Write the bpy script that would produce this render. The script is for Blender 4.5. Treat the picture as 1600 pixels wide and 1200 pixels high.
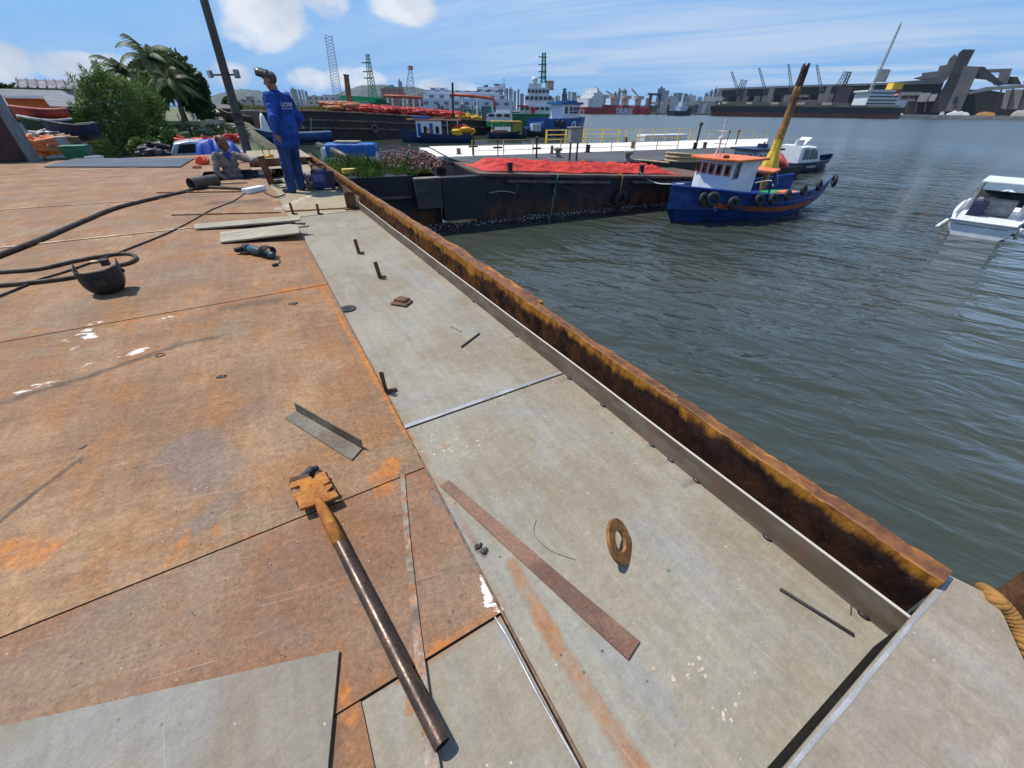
import bpy, bmesh, math, random
import numpy as np
from mathutils import Vector, Matrix, noise, Euler
from math import sin, cos, pi, radians, sqrt, atan2
random.seed(7)
for o in list(bpy.data.objects): bpy.data.objects.remove(o)
SC = bpy.context.scene
COL = SC.collection
# ---------------------------------------------------------------- camera
FPX, PITCH, YAW, EYE = 600.0, radians(35.6), radians(30.4), Vector((0, 0, 1.25))
cd = bpy.data.cameras.new('camera'); cam = bpy.data.objects.new('camera', cd); COL.objects.link(cam)
cd.sensor_fit = 'HORIZONTAL'; cd.sensor_width = 36; cd.lens = 36 * FPX / 1600
cd.clip_start = .05; cd.clip_end = 20000
cam.location = EYE; cam.rotation_euler = (pi / 2 - PITCH, 0, -YAW)
SC.camera = cam
# ---------------------------------------------------------------- light
SUN_EL, SUN_AZ = radians(61), atan2(-.583, .812)
SV = Vector((sin(SUN_AZ) * cos(SUN_EL), cos(SUN_AZ) * cos(SUN_EL), sin(SUN_EL)))
sl = bpy.data.lights.new('sun', 'SUN'); sl.energy = 4.5; sl.angle = radians(.5); sl.color = (1, .955, .88)
so = bpy.data.objects.new('sun', sl); COL.objects.link(so)
so.rotation_euler = (-SV).to_track_quat('-Z', 'Y').to_euler(); so.location = SV * 60
SC.view_settings.view_transform = 'Standard'; SC.view_settings.look = 'None'
SC.view_settings.exposure = 0.12; SC.view_settings.gamma = 1
SC.cycles.use_denoising = True
SC.cycles.max_bounces = 6; SC.cycles.transparent_max_bounces = 6

# camera geometry of the place: pixel of the 1600 wide photo <-> point of the world (used once to survey where things stand)
CF = Vector((sin(YAW) * cos(PITCH), cos(YAW) * cos(PITCH), -sin(PITCH)))
CR = Vector((cos(YAW), -sin(YAW), 0)); CU = CR.cross(CF)
def ray(px, py): return CF + CR * ((px - 800) / FPX) - CU * ((py - 600) / FPX)
def P(px, py, z=0.0):
    d = ray(px, py); return EYE + d * ((z - EYE.z) / d.z)
def PW(px, py, p0, d):
    n = Vector((-d[1], d[0], 0)); r = ray(px, py); return EYE + r * ((Vector(p0) - EYE).dot(n) / r.dot(n))
def PD(px, py, dist):
    r = ray(px, py); return EYE + r * (dist / sqrt(r.x ** 2 + r.y ** 2))
def up(b, py):
    v = -(py - 600) / FPX; d = Vector((b[0], b[1], 0)) - EYE
    return (v * d.dot(CF) - d.dot(CU)) / (CU.z - v * CF.z)
WZ = -2.25

# ---------------------------------------------------------------- node helpers
class NT:
    def __init__(s, tree): s.t = tree; s.n = tree.nodes; s.l = tree.links; s.y = 0
    def new(s, typ, **kw):
        n = s.n.new(typ); s.y -= 60; n.location = (-300, s.y)
        for k, v in kw.items(): setattr(n, k, v)
        return n
    def put(s, sock, v):
        if v is None: return
        if isinstance(v, bpy.types.NodeSocket): s.l.new(v, sock)
        elif sock.type == 'RGBA': sock.default_value = (*v[:3], 1)
        else: sock.default_value = v
    def noise(s, vec, scale, det=4, rough=.55, dist=0, out='Fac'):
        n = s.new('ShaderNodeTexNoise'); s.put(n.inputs['Vector'], vec)
        n.inputs['Scale'].default_value = scale; n.inputs['Detail'].default_value = det
        n.inputs['Roughness'].default_value = rough; n.inputs['Distortion'].default_value = dist
        return n.outputs[out if out != 'Fac' else 0]
    def voro(s, vec, scale, out='Distance'):
        n = s.new('ShaderNodeTexVoronoi'); s.put(n.inputs['Vector'], vec); n.inputs['Scale'].default_value = scale
        return n.outputs[out]
    def ramp(s, f, lo, hi, a=0.0, b=1.0):
        n = s.new('ShaderNodeMapRange'); n.interpolation_type = 'SMOOTHSTEP'
        s.put(n.inputs[0], f); n.inputs[1].default_value = lo; n.inputs[2].default_value = hi
        n.inputs[3].default_value = a; n.inputs[4].default_value = b; return n.outputs[0]
    def mix(s, f, a, b, mode='MIX'):
        n = s.new('ShaderNodeMix', data_type='RGBA', blend_type=mode)
        s.put(n.inputs[0], f); s.put(n.inputs[6], a); s.put(n.inputs[7], b); return n.outputs[2]
    def math(s, op, a, b=0.0, c=None):
        n = s.new('ShaderNodeMath', operation=op); s.put(n.inputs[0], a); s.put(n.inputs[1], b)
        if c is not None: s.put(n.inputs[2], c)
        return n.outputs[0]
    def vmath(s, op, a, b=None, out=0):
        n = s.new('ShaderNodeVectorMath', operation=op); s.put(n.inputs[0], a)
        if b is not None: s.put(n.inputs[1], b)
        return n.outputs[out]
    def scale(s, vec, xyz): return s.vmath('MULTIPLY', vec, xyz)
    def coord(s, out='Object'): return s.new('ShaderNodeTexCoord').outputs[out]
    def bump(s, h, strength=.3, dist=.01):
        n = s.new('ShaderNodeBump'); n.inputs['Strength'].default_value = strength; n.inputs['Distance'].default_value = dist
        s.put(n.inputs['Height'], h); return n.outputs[0]
    def sep(s, v):
        n = s.new('ShaderNodeSeparateXYZ'); s.put(n.inputs[0], v); return n.outputs
    def comb(s, x, y, z):
        n = s.new('ShaderNodeCombineXYZ'); s.put(n.inputs[0], x); s.put(n.inputs[1], y); s.put(n.inputs[2], z); return n.outputs[0]

def new_mat(name):
    m = bpy.data.materials.new(name); m.use_nodes = True
    nt = NT(m.node_tree); b = nt.n['Principled BSDF']; return m, nt, b
def fin(nt, b, col, rough=.6, metal=0, normal=None, spec=None):
    nt.put(b.inputs['Base Color'], col); nt.put(b.inputs['Roughness'], rough); nt.put(b.inputs['Metallic'], metal)
    if normal is not None: nt.put(b.inputs['Normal'], normal)
    if spec is not None: b.inputs['Specular IOR Level'].default_value = spec
MATS = {}
def surf(name, c, c2=None, rough=.6, metal=0.0, sc=5, det=5, lo=.4, hi=.6, grain=.25, gsc=60, bump=0.0, bsc=30,
         rust=None, rlo=.58, rhi=.68, rsc=4, rcol=(.20, .07, .02), stretch=(1, 1, 1), spec=.4):
    """paint / metal / cloth with uneven tone, fine grain and (optionally) rust breaking through"""
    if name in MATS: return MATS[name]
    m, nt, b = new_mat(name); v = nt.scale(nt.coord(), stretch)
    if c2 is None: c2 = tuple(x * .72 for x in c)
    col = nt.mix(nt.ramp(nt.noise(v, sc, det, .6), lo, hi), c, c2)
    if rust is not None:
        rm = nt.ramp(nt.noise(nt.vmath('ADD', v, (7, 3, 1)), rsc, 7, .68), rlo, rhi)
        rc = nt.mix(nt.noise(v, rsc * 6, 3), tuple(x * .5 for x in rcol), tuple(min(1, x * 1.7) for x in rcol))
        col = nt.mix(nt.math('MULTIPLY', rm, rust), col, rc)
    g = nt.ramp(nt.noise(v, gsc, 3, .7), .25, .75, 1 - grain, 1 + grain)
    col = nt.mix(1.0, col, nt.comb(g, g, g), 'MULTIPLY')
    nrm = nt.bump(nt.noise(v, bsc, 4, .6), .6, bump) if bump else None
    r = nt.ramp(nt.noise(v, sc * 2, 3), .3, .7, max(.02, rough - .1), min(1, rough + .1))
    fin(nt, b, col, r, metal, nrm, spec); MATS[name] = m; return m
def leafmat(name, a, c, sc=.9):
    if name in MATS: return MATS[name]
    m, nt, b = new_mat(name); v = nt.coord()
    col = nt.mix(nt.ramp(nt.noise(v, sc, 3), .35, .65), a, c)
    g = nt.ramp(nt.noise(v, sc * 14, 2), .2, .8, .6, 1.45); col = nt.mix(1.0, col, nt.comb(g, g, g), 'MULTIPLY')
    fin(nt, b, col, .55, 0, None, .25)
    tr = nt.new('ShaderNodeBsdfTranslucent'); nt.put(tr.inputs[0], col)
    mx = nt.new('ShaderNodeMixShader'); mx.inputs[0].default_value = .25
    nt.l.new(b.outputs[0], mx.inputs[1]); nt.l.new(tr.outputs[0], mx.inputs[2])
    nt.l.new(mx.outputs[0], nt.n['Material Output'].inputs[0]); MATS[name] = m; return m
def glassy(name, c, rough=.08):
    if name in MATS: return MATS[name]
    m, nt, b = new_mat(name); fin(nt, b, c, rough, 0, None, .6); MATS[name] = m; return m

# ---------------------------------------------------------------- sky with clouds
w = bpy.data.worlds.new('World'); SC.world = w; w.use_nodes = True
wt = NT(w.node_tree)
for n in list(wt.n): wt.n.remove(n)
sky = wt.new('ShaderNodeTexSky', sky_type='NISHITA'); sky.sun_disc = False
sky.sun_elevation = SUN_EL; sky.sun_rotation = SUN_AZ; sky.altitude = 0; sky.air_density = 1.0; sky.dust_density = .35; sky.ozone_density = 2.6
dirv = wt.coord('Generated'); dx, dy, dz = wt.sep(dirv)[:3]
den = wt.math('ADD', wt.math('MAXIMUM', dz, 0.0), .07)
uv = wt.comb(wt.math('DIVIDE', dx, den), wt.math('DIVIDE', dy, den), 0.0)
crot = wt.new('ShaderNodeVectorRotate'); crot.rotation_type = 'Z_AXIS'; wt.put(crot.inputs['Vector'], uv); crot.inputs['Angle'].default_value = radians(-28)
cir = wt.noise(wt.scale(crot.outputs[0], (1.15, .26, 1)), .8, 8, .60, .9)
band = wt.noise(wt.scale(uv, (.18, .2, 1)), 1.0, 3, .5, .3)
right = wt.ramp(wt.vmath('DOT_PRODUCT', dirv, tuple(CR_ for CR_ in (cos(YAW), -sin(YAW), 0)), 1), -.55, .25, .25, 1.0)
cmask = wt.math('MULTIPLY', wt.math('MULTIPLY', wt.ramp(cir, .36, .66), wt.ramp(band, .26, .50)), right)
base = wt.mix(wt.math('MULTIPLY', wt.ramp(dz, .75, .0), .95), wt.mix(1.0, sky.outputs[0], (.85, 1.25, 1.6), 'MULTIPLY'), (2.15, 4.5, 8.2))
col = wt.mix(wt.math('MULTIPLY', cmask, .70), base, (6.2, 7.2, 8.6))
puff = wt.noise(wt.scale(dirv, (1, 1, 1.5)), 16, 9, .62)
puff2 = wt.noise(wt.scale(dirv, (1, 1, 1.6)), 6, 4, .55)
tot = None
for (px, py, rx, rz, k) in [(410, 26, .060, .038, 1.0), (622, 10, .055, .026, 1.0), (500, 8, .04, .02, .7), (112, 117, .05, .020, .95), (8, 112, .03, .025, .9),
                            (352, 122, .035, .018, .8), (548, 126, .05, .018, .8), (690, 140, .07, .014, .7), (480, 130, .04, .018, .7), (800, -60, .2, .04, .7),
                            (172, 116, .035, .018, .8), (395, 50, .05, .03, .85), (870, 108, .10, .008, .5), (300, -90, .2, .05, .6)]:
    c = ray(px, py).normalized()
    dd = wt.vmath('SUBTRACT', dirv, tuple(c))
    a = Vector((c.y, -c.x, 0)).normalized()
    hu = wt.math('DIVIDE', wt.vmath('DOT_PRODUCT', dd, tuple(a), 1), rx)
    hv = wt.math('DIVIDE', wt.sep(dd)[2], rz)
    r2 = wt.math('ADD', wt.math('MULTIPLY', hu, hu), wt.math('MULTIPLY', hv, hv))
    mk = wt.math('MULTIPLY', wt.ramp(r2, 2.6, 0.0), k)
    tot = mk if tot is None else wt.math('MAXIMUM', tot, mk)
pm = wt.ramp(wt.math('ADD', wt.math('MULTIPLY', tot, .60), wt.math('MULTIPLY', puff, .80)), .60, .94)
pcol = wt.mix(wt.ramp(puff2, .38, .66), (8.6, 8.8, 9.2), (5.4, 6.0, 7.0))
col = wt.mix(wt.math('MULTIPLY', pm, .93), col, pcol)
bg = wt.new('ShaderNodeBackground'); bg.inputs[1].default_value = .095
wt.l.new(col, bg.inputs[0]); wo = wt.new('ShaderNodeOutputWorld'); wt.l.new(bg.outputs[0], wo.inputs[0])

# ---------------------------------------------------------------- mesh helpers
ORG = {}
class MB:
    def __init__(s, xf=None): s.V = []; s.F = []; s.M = []; s.xf = xf; s.C = None
    def add(s, vs, fs, m=0, xf=None):
        b = len(s.V); X = xf if xf is not None else s.xf
        s.V += [(X @ Vector(v)) if X is not None else Vector(v) for v in vs]
        s.F += [tuple(i + b for i in f) for f in fs]; s.M += [m] * len(fs); return s
    def box(s, c, size, rz=0.0, m=0, rot=None):
        x, y, z = [k / 2 for k in size]; R = rot if rot is not None else Matrix.Rotation(rz, 3, 'Z')
        vs = [Vector(c) + R @ Vector((i * x, j * y, k * z)) for i in (-1, 1) for j in (-1, 1) for k in (-1, 1)]
        return s.add(vs, [(0, 1, 3, 2), (4, 6, 7, 5), (0, 4, 5, 1), (2, 3, 7, 6), (0, 2, 6, 4), (1, 5, 7, 3)], m)
    def span(s, a, b, m=0):
        a, b = Vector(a), Vector(b); return s.box((a + b) / 2, [abs(k) for k in (b - a)], 0, m)
    def beam(s, p, q, wd, h, m=0, upv=(0, 0, 1)):
        p, q = Vector(p), Vector(q); x = (q - p); L = x.length; x = x / L
        u = Vector(upv)
        if abs(x.dot(u)) > .98: u = Vector((1, 0, 0))
        y = u.cross(x).normalized(); z = x.cross(y)
        return s.box((p + q) / 2, (L, wd, h), 0, m, Matrix((x, y, z)).transposed())
    def prism(s, poly, z0, z1, m=0):
        n = len(poly); z0f = z0 if callable(z0) else (lambda p: z0); z1f = z1 if callable(z1) else (lambda p: z1)
        ar = sum(poly[i][0] * poly[(i + 1) % n][1] - poly[(i + 1) % n][0] * poly[i][1] for i in range(n))
        if ar < 0: poly = poly[::-1]
        vs = [(p[0], p[1], z0f(p)) for p in poly] + [(p[0], p[1], z1f(p)) for p in poly]
        fs = [tuple(range(n))[::-1], tuple(range(n, 2 * n))] + [(i, (i + 1) % n, n + (i + 1) % n, n + i) for i in range(n)]
        return s.add(vs, fs, m)
    def slab(s, pts, d, m=0):
        """planar 3-D outline pushed along the vector d"""
        n = len(pts); pts = [Vector(p) for p in pts]; d = Vector(d)
        nr = Vector((0, 0, 0))
        for i in range(n): nr += pts[i].cross(pts[(i + 1) % n])
        if nr.dot(d) > 0: pts = pts[::-1]
        fs = [tuple(range(n)), tuple(range(n, 2 * n))[::-1]] + [(i, n + i, n + (i + 1) % n, (i + 1) % n) for i in range(n)]
        return s.add(pts + [p + d for p in pts], fs, m)
    def tube(s, pts, r, n=8, m=0, closed=False, cap=True):
        pts = [Vector(p) for p in pts]; k = len(pts); rr = r if isinstance(r, (list, tuple)) else [r] * k
        rings = []; u = None
        for i, p in enumerate(pts):
            a = pts[(i - 1) % k] if (i or closed) else p; b = pts[(i + 1) % k] if (i < k - 1 or closed) else p
            t = (b - a).normalized()
            if u is None: u = t.orthogonal().normalized()
            u = (u - t * u.dot(t)); u = u.normalized() if u.length > 1e-6 else t.orthogonal().normalized()
            v = t.cross(u); rings.append([p + (u * cos(2 * pi * j / n) + v * sin(2 * pi * j / n)) * rr[i] for j in range(n)])
        return s.loft(rings, m, closed, cap)
    def loft(s, rings, m=0, closed=False, cap=True, wrap=True):
        n = len(rings[0]); k = len(rings); vs = [v for r in rings for v in r]; fs = []
        for i in range(k if closed else k - 1):
            for j in range(n if wrap else n - 1):
                a = i * n + j; b = i * n + (j + 1) % n; c = ((i + 1) % k) * n + (j + 1) % n; d = ((i + 1) % k) * n + j
                fs.append((a, b, c, d))
        if cap and not closed and wrap: fs += [tuple(range(n))[::-1], tuple((k - 1) * n + j for j in range(n))]
        return s.add(vs, fs, m)
    def ball(s, c, r, m=0, n=14, k=9, rot=None):
        r = Vector((r, r, r)) if not hasattr(r, '__len__') else Vector(r); c = Vector(c)
        R = rot if rot is not None else Matrix.Identity(3); rings = []
        for i in range(1, k):
            t = pi * i / k; rings.append([c + R @ Vector((r.x * sin(t) * cos(2 * pi * j / n), r.y * sin(t) * sin(2 * pi * j / n), -r.z * cos(t))) for j in range(n)])
        b = len(s.V); s.loft(rings, m, False, False)
        e = [c + R @ Vector((0, 0, -r.z)), c + R @ Vector((0, 0, r.z))]
        vs = [v for v in e]; base = len(s.V)
        s.V += [(s.xf @ v) if s.xf is not None else v for v in vs]; top = b + (k - 2) * n
        for j in range(n):
            s.F.append((base, b + (j + 1) % n, b + j)); s.F.append((base + 1, top + j, top + (j + 1) % n)); s.M += [m, m]
        return s
    def lathe(s, prof, c, n=20, m=0, ax=None, cap=True):
        """profile of (radius, height) round an axis through c"""
        c = Vector(c); z = Vector(ax).normalized() if ax is not None else Vector((0, 0, 1)); x = z.orthogonal().normalized(); y = z.cross(x)
        rings = [[c + z * h + (x * cos(2 * pi * j / n) + y * sin(2 * pi * j / n)) * max(r, 1e-4) for j in range(n)] for r, h in prof]
        return s.loft(rings, m, False, cap)
    def torus(s, c, R, r, ax, n=20, k=8, m=0, flat=1.0):
        c = Vector(c); z = Vector(ax).normalized(); x = z.orthogonal().normalized(); y = z.cross(x); rings = []
        for i in range(n):
            a = 2 * pi * i / n; e = x * cos(a) + y * sin(a)
            rings.append([c + e * (R + r * cos(2 * pi * j / k)) + z * (r * flat * sin(2 * pi * j / k)) for j in range(k)])
        return s.loft(rings, m, True, False)
    def grid(s, fn, nu, nv, m=0, closed=False):
        vs = [fn(i / (nu - 1), j / (nv - 1)) for i in range(nu) for j in range(nv)]
        fs = [(i * nv + j, (i + 1) * nv + j, (i + 1) * nv + j + 1, i * nv + j + 1) for i in range(nu - 1) for j in range(nv - 1)]
        return s.add(vs, fs, m)
    def text(s, txt, size, mtx, m=0, ext=.01, align='CENTER', width=None, bold=0.0):
        cu = bpy.data.curves.new('lettering', 'FONT'); cu.body = txt; cu.size = size; cu.extrude = ext; cu.align_x = align; cu.align_y = 'CENTER'
        cu.resolution_u = 2; cu.offset = bold * size
        ob = bpy.data.objects.new('lettering', cu); COL.objects.link(ob)
        me = bpy.data.meshes.new_from_object(ob.evaluated_get(bpy.context.evaluated_depsgraph_get()))
        if width:
            xs = [v.co.x for v in me.vertices]; k = width / max(1e-6, max(xs) - min(xs))
            for v in me.vertices: v.co.x *= k
        s.add([mtx @ v.co for v in me.vertices], [tuple(p.vertices) for p in me.polygons], m)
        bpy.data.objects.remove(ob); bpy.data.curves.remove(cu); bpy.data.meshes.remove(me); return s

def frame(o, x, z=(0, 0, 1)):
    """matrix taking local (x forward, y left, z up) to the world"""
    x = Vector(x).normalized(); z = Vector(z); y = z.cross(x).normalized(); z = x.cross(y)
    M = Matrix((x, y, z)).transposed().to_4x4(); M.translation = Vector(o); return M
def root_of(o):
    while o.parent: o = o.parent
    return o
def tag(o, label=None, cat=None, group=None, kind=None):
    for k, v in (('label', label), ('category', cat), ('group', group), ('kind', kind)):
        if v: o[k] = v
    return o
def thing(name, label, cat, loc=(0, 0, 0), group=None, kind=None):
    o = bpy.data.objects.new(name, None); COL.objects.link(o); o.location = Vector(loc); o.empty_display_size = .2
    ORG[o.name] = Vector(loc); return tag(o, label, cat, group, kind)
def build(name, mb, mats, parent=None, smooth=False, bevel=0.0, label=None, loc=None, auto=None):
    me = bpy.data.meshes.new(name)
    if parent is not None: org = ORG[root_of(parent).name]
    else: org = Vector(loc) if loc is not None else Vector((0, 0, 0))
    me.from_pydata([tuple(v - org) for v in mb.V], [], mb.F)
    if not isinstance(mats, (list, tuple)): mats = [mats]
    for m in mats: me.materials.append(m)
    if len(mats) > 1: me.polygons.foreach_set('material_index', mb.M)
    if mb.C is not None:
        ca = me.color_attributes.new('stain', 'FLOAT_COLOR', 'POINT'); ca.data.foreach_set('color', np.asarray(mb.C, dtype=np.float32).ravel())
    if smooth: me.polygons.foreach_set('use_smooth', [True] * len(me.polygons))
    me.validate(); me.update()
    o = bpy.data.objects.new(name, me); COL.objects.link(o)
    if parent is not None: o.parent = parent
    else: o.location = org; ORG[o.name] = org
    if smooth and auto:
        bm = bmesh.new(); bm.from_mesh(me)
        for e in bm.edges:
            if len(e.link_faces) == 2 and e.calc_face_angle(0) > radians(auto): e.smooth = False
        bm.to_mesh(me); bm.free()
    if bevel:
        md = o.modifiers.new('edge', 'BEVEL'); md.width = bevel; md.segments = 2; md.limit_method = 'ANGLE'; md.angle_limit = radians(40)
    if label: o['label'] = label
    return o
def lone(name, mb, mats, label, cat, group=None, kind=None, loc=None, **kw):
    if loc is None:
        loc = sum(mb.V, Vector((0, 0, 0))) / len(mb.V); loc.z = min(v.z for v in mb.V)
    return tag(build(name, mb, mats, None, loc=loc, **kw), label, cat, group, kind)
def organic(name, mb, mats, parent, voxel=.012, smooth=6, fold=None, **kw):
    """overlapping balls and cones fused into one continuous skin"""
    me = bpy.data.meshes.new('tmp'); me.from_pydata([tuple(v) for v in mb.V], [], mb.F)
    bm = bmesh.new(); bm.from_mesh(me); bmesh.ops.recalc_face_normals(bm, faces=bm.faces); bm.to_mesh(me); bm.free()
    ob = bpy.data.objects.new('tmp', me); COL.objects.link(ob)
    a = ob.modifiers.new('r', 'REMESH'); a.mode = 'VOXEL'; a.voxel_size = voxel
    if smooth:
        b = ob.modifiers.new('s', 'SMOOTH'); b.iterations = smooth; b.factor = .5
    ev = bpy.data.meshes.new_from_object(ob.evaluated_get(bpy.context.evaluated_depsgraph_get()))
    r = MB(); 
    if fold: r.V = [v.co + v.normal * fold(v.co) for v in ev.vertices]
    else: r.V = [v.co.copy() for v in ev.vertices]
    r.F = [tuple(p.vertices) for p in ev.polygons]; r.M = [0] * len(r.F)
    bpy.data.objects.remove(ob); bpy.data.meshes.remove(me); bpy.data.meshes.remove(ev)
    return build(name, r, mats, parent, smooth=True, **kw)
def cone(mb, p, q, r1, r2, n=12):
    p, q = Vector(p), Vector(q); mb.ball(p, r1, n=n, k=7); mb.ball(q, r2, n=n, k=7); mb.tube([p, q], [r1, r2], n)
def dup(root, loc, rz=None, label=None, group=None, scale=None):
    def cp(o, par):
        c = o.copy(); COL.objects.link(c)
        if par is not None: c.parent = par
        for ch in o.children: cp(ch, c)
        return c
    r = cp(root, None); r.location = Vector(loc); ORG[r.name] = Vector(loc)
    if rz is not None: r.rotation_euler = (0, 0, rz)
    if label: r['label'] = label
    if group: r['group'] = group
    if scale: r.scale = (scale,) * 3 if not hasattr(scale, '__len__') else scale
    return r
def curve(pts, k=8):
    """smooth polyline through points (Catmull-Rom)"""
    pts = [Vector(p) for p in pts]; q = [pts[0]] + pts + [pts[-1]]; out = []
    for i in range(1, len(q) - 2):
        for t in range(k):
            t /= k; a, b, c, d = q[i - 1], q[i], q[i + 1], q[i + 2]
            out.append(.5 * ((2 * b) + (c - a) * t + (2 * a - 5 * b + 4 * c - d) * t * t + (3 * b - a - 3 * c + d) * t ** 3))
    return out + [pts[-1]]
# ================================================================ materials used by many
STEEL = surf('worn_steel', (.25, .235, .21), (.15, .135, .12), .45, .55, 7, bump=.002, rust=.8, rlo=.55, rhi=.7)
DARKST = surf('dark_steel', (.055, .05, .047), (.03, .026, .024), .5, .3, 6, rust=.5, rlo=.6, rhi=.72)
RUSTY = surf('rusty_steel', (.17, .075, .032), (.075, .034, .02), .75, .1, 9, bump=.004, lo=.35, hi=.65, grain=.35)
ORUST = surf('fresh_rust', (.40, .155, .022), (.26, .085, .014), .8, 0, 7, bump=.003, grain=.3)
BLACKR = surf('black_rubber', (.018, .018, .019), (.035, .034, .033), .7, 0, 5)
BLACKH = surf('black_hull', (.013, .014, .017), (.024, .023, .025), .5, 0, 1.2, rust=.75, rlo=.60, rhi=.74, rsc=1.1, rcol=(.075, .03, .014), spec=.3)
WHITEP = surf('white_paint', (.72, .72, .70), (.62, .61, .58), .4, 0, 3, rust=.5, rlo=.70, rhi=.8)
WHITECL = surf('clean_white', (.78, .78, .77), (.68, .69, .70), .35, 0, 3)
BLUEP = surf('blue_paint', (.010, .055, .27), (.008, .035, .17), .38, 0, 2.5, grain=.15)
NAVYP = surf('navy_paint', (.010, .020, .055), (.014, .028, .07), .4, 0, 2)
ORANGEP = surf('orange_paint', (.78, .20, .055), (.66, .15, .04), .5, 0, 3)
YELLOWP = surf('yellow_paint', (.74, .50, .05), (.62, .36, .03), .5, 0, 4, rust=.6, rlo=.62, rhi=.72)
GREENP = surf('green_paint', (.025, .33, .12), (.02, .22, .085), .45, 0, 2)
REDP = surf('red_paint', (.55, .035, .03), (.42, .03, .028), .5, 0, 3)
GLASS = glassy('dark_glass', (.012, .016, .02))
WOOD = surf('bare_wood', (.33, .27, .17), (.22, .175, .11), .8, 0, 4, stretch=(1, 9, 1), grain=.3)
ROPEW = surf('white_rope', (.6, .58, .52), (.42, .4, .35), .9, 0, 30)
CABLE = surf('hose_rubber', (.075, .058, .04), (.04, .031, .023), .65, 0, 9)
CONC = surf('concrete', (.33, .30, .27), (.22, .20, .18), .85, 0, .35, bump=.01, grain=.2)
GREYP = surf('grey_paint', (.30, .30, .30), (.22, .22, .22), .55, 0, 2)

# ================================================================ water
def water_mat():
    m, nt, b = new_mat('harbour_water'); v = nt.coord()
    v1 = nt.scale(v, (.55, 1.25, 1))
    rot = nt.new('ShaderNodeVectorRotate'); rot.rotation_type = 'Z_AXIS'; nt.put(rot.inputs['Vector'], v); rot.inputs['Angle'].default_value = radians(62)
    rv = rot.outputs[0]
    a = nt.noise(nt.scale(rv, (.7, 1.3, 1)), .46, 2, .45, 1.3); c = nt.noise(nt.scale(rv, (.95, 1.7, 1)), 1.5, 2, .45, .9)
    d = nt.noise(nt.scale(rv, (.8, 1.6, 1)), 7.5, 2, .5, .3)
    ln = nt.vmath('LENGTH', nt.vmath('SUBTRACT', v, (0, 0, 0)), None, 1)
    far = nt.ramp(ln, 6, 80)
    calm = nt.ramp(nt.noise(nt.scale(rv, (.02, .06, 1)), 1.0, 3), .35, .65, .40, 1.25)
    h = nt.math('ADD', nt.math('ADD', nt.math('MULTIPLY', a, .80), nt.math('MULTIPLY', c, .26)), nt.math('MULTIPLY', d, .030))
    bm = nt.new('ShaderNodeBump'); bm.inputs['Distance'].default_value = .46
    nt.put(bm.inputs['Strength'], nt.math('MULTIPLY', nt.math('SUBTRACT', 1.0, nt.math('MULTIPLY', far, .62)), calm)); nt.put(bm.inputs['Height'], h)
    murk = nt.mix(nt.ramp(nt.noise(v, .12, 3), .35, .65), (.040, .050, .040), (.050, .056, .040))
    fin(nt, b, murk, nt.ramp(ln, 22, 120, .035, .26), 0, bm.outputs[0], .5); b.inputs['IOR'].default_value = 1.333
    return m
WATER = water_mat()
m_ = MB(); m_.add([(-6000, -2500, WZ), (9000, -2500, WZ), (9000, 9000, WZ), (-6000, 9000, WZ)], [(0, 1, 2, 3)])
lone('water', m_, WATER, 'grey green harbour water with small ripples', 'water', kind='structure', loc=(0, 0, WZ))
m_ = MB(); m_.add([(-6000, -2500, WZ - 6), (9000, -2500, WZ - 6), (9000, 9000, WZ - 6), (-6000, 9000, WZ - 6)], [(0, 1, 2, 3)])
lone('seabed', m_, surf('mud', (.04, .035, .025)), 'mud under the harbour water', 'ground', kind='structure', loc=(0, 0, WZ - 6))

# ================================================================ our barge: deck plates with their stains
STR = []      # (channel, [px points], radius m, strength)
def st(ch, pts, r, k=1.0, z=0): STR.append((ch, [P(*p) for p in pts], r, k))
for pts, r, k in [([(20, 862), (60, 868)], .09, .95), ([(590, 745), (610, 725), (600, 765)], .06, .95), ([(265, 885), (280, 860), (297, 830)], .022, .9), ([(338, 840), (342, 822)], .02, .9),
                  ([(240, 893), (300, 868), (480, 806)], .022, .6), ([(600, 1062), (700, 1005), (780, 952)], .035, .7), ([(380, 395), (440, 405)], .32, .62), ([(440, 456), (505, 447)], .09, .9),
                  ([(468, 380), (505, 455), (560, 545), (600, 615), (640, 685)], .022, 1.0), ([(640, 690), (690, 755)], .02, .6), ([(536, 1080), (548, 1120)], .028, .85), ([(640, 1085), (640, 1110)], .02, .8),
                  ([(800, 880), (840, 950), (880, 1020), (930, 1100), (1000, 1200)], .038, .74), ([(690, 690), (700, 700)], .02, .6), ([(0, 525), (200, 503), (330, 487)], .05, .75),
                  ([(690, 640), (720, 630)], .02, .5), ([(800, 770), (850, 800)], .03, .35), ([(1100, 1170), (1200, 1120)], .05, .4), ([(120, 830), (60, 880)], .06, .4), ([(655, 770), (680, 800)], .05, .45), ([(540, 900), (530, 920)], .02, .6)]: st(0, pts, r, k)
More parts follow.
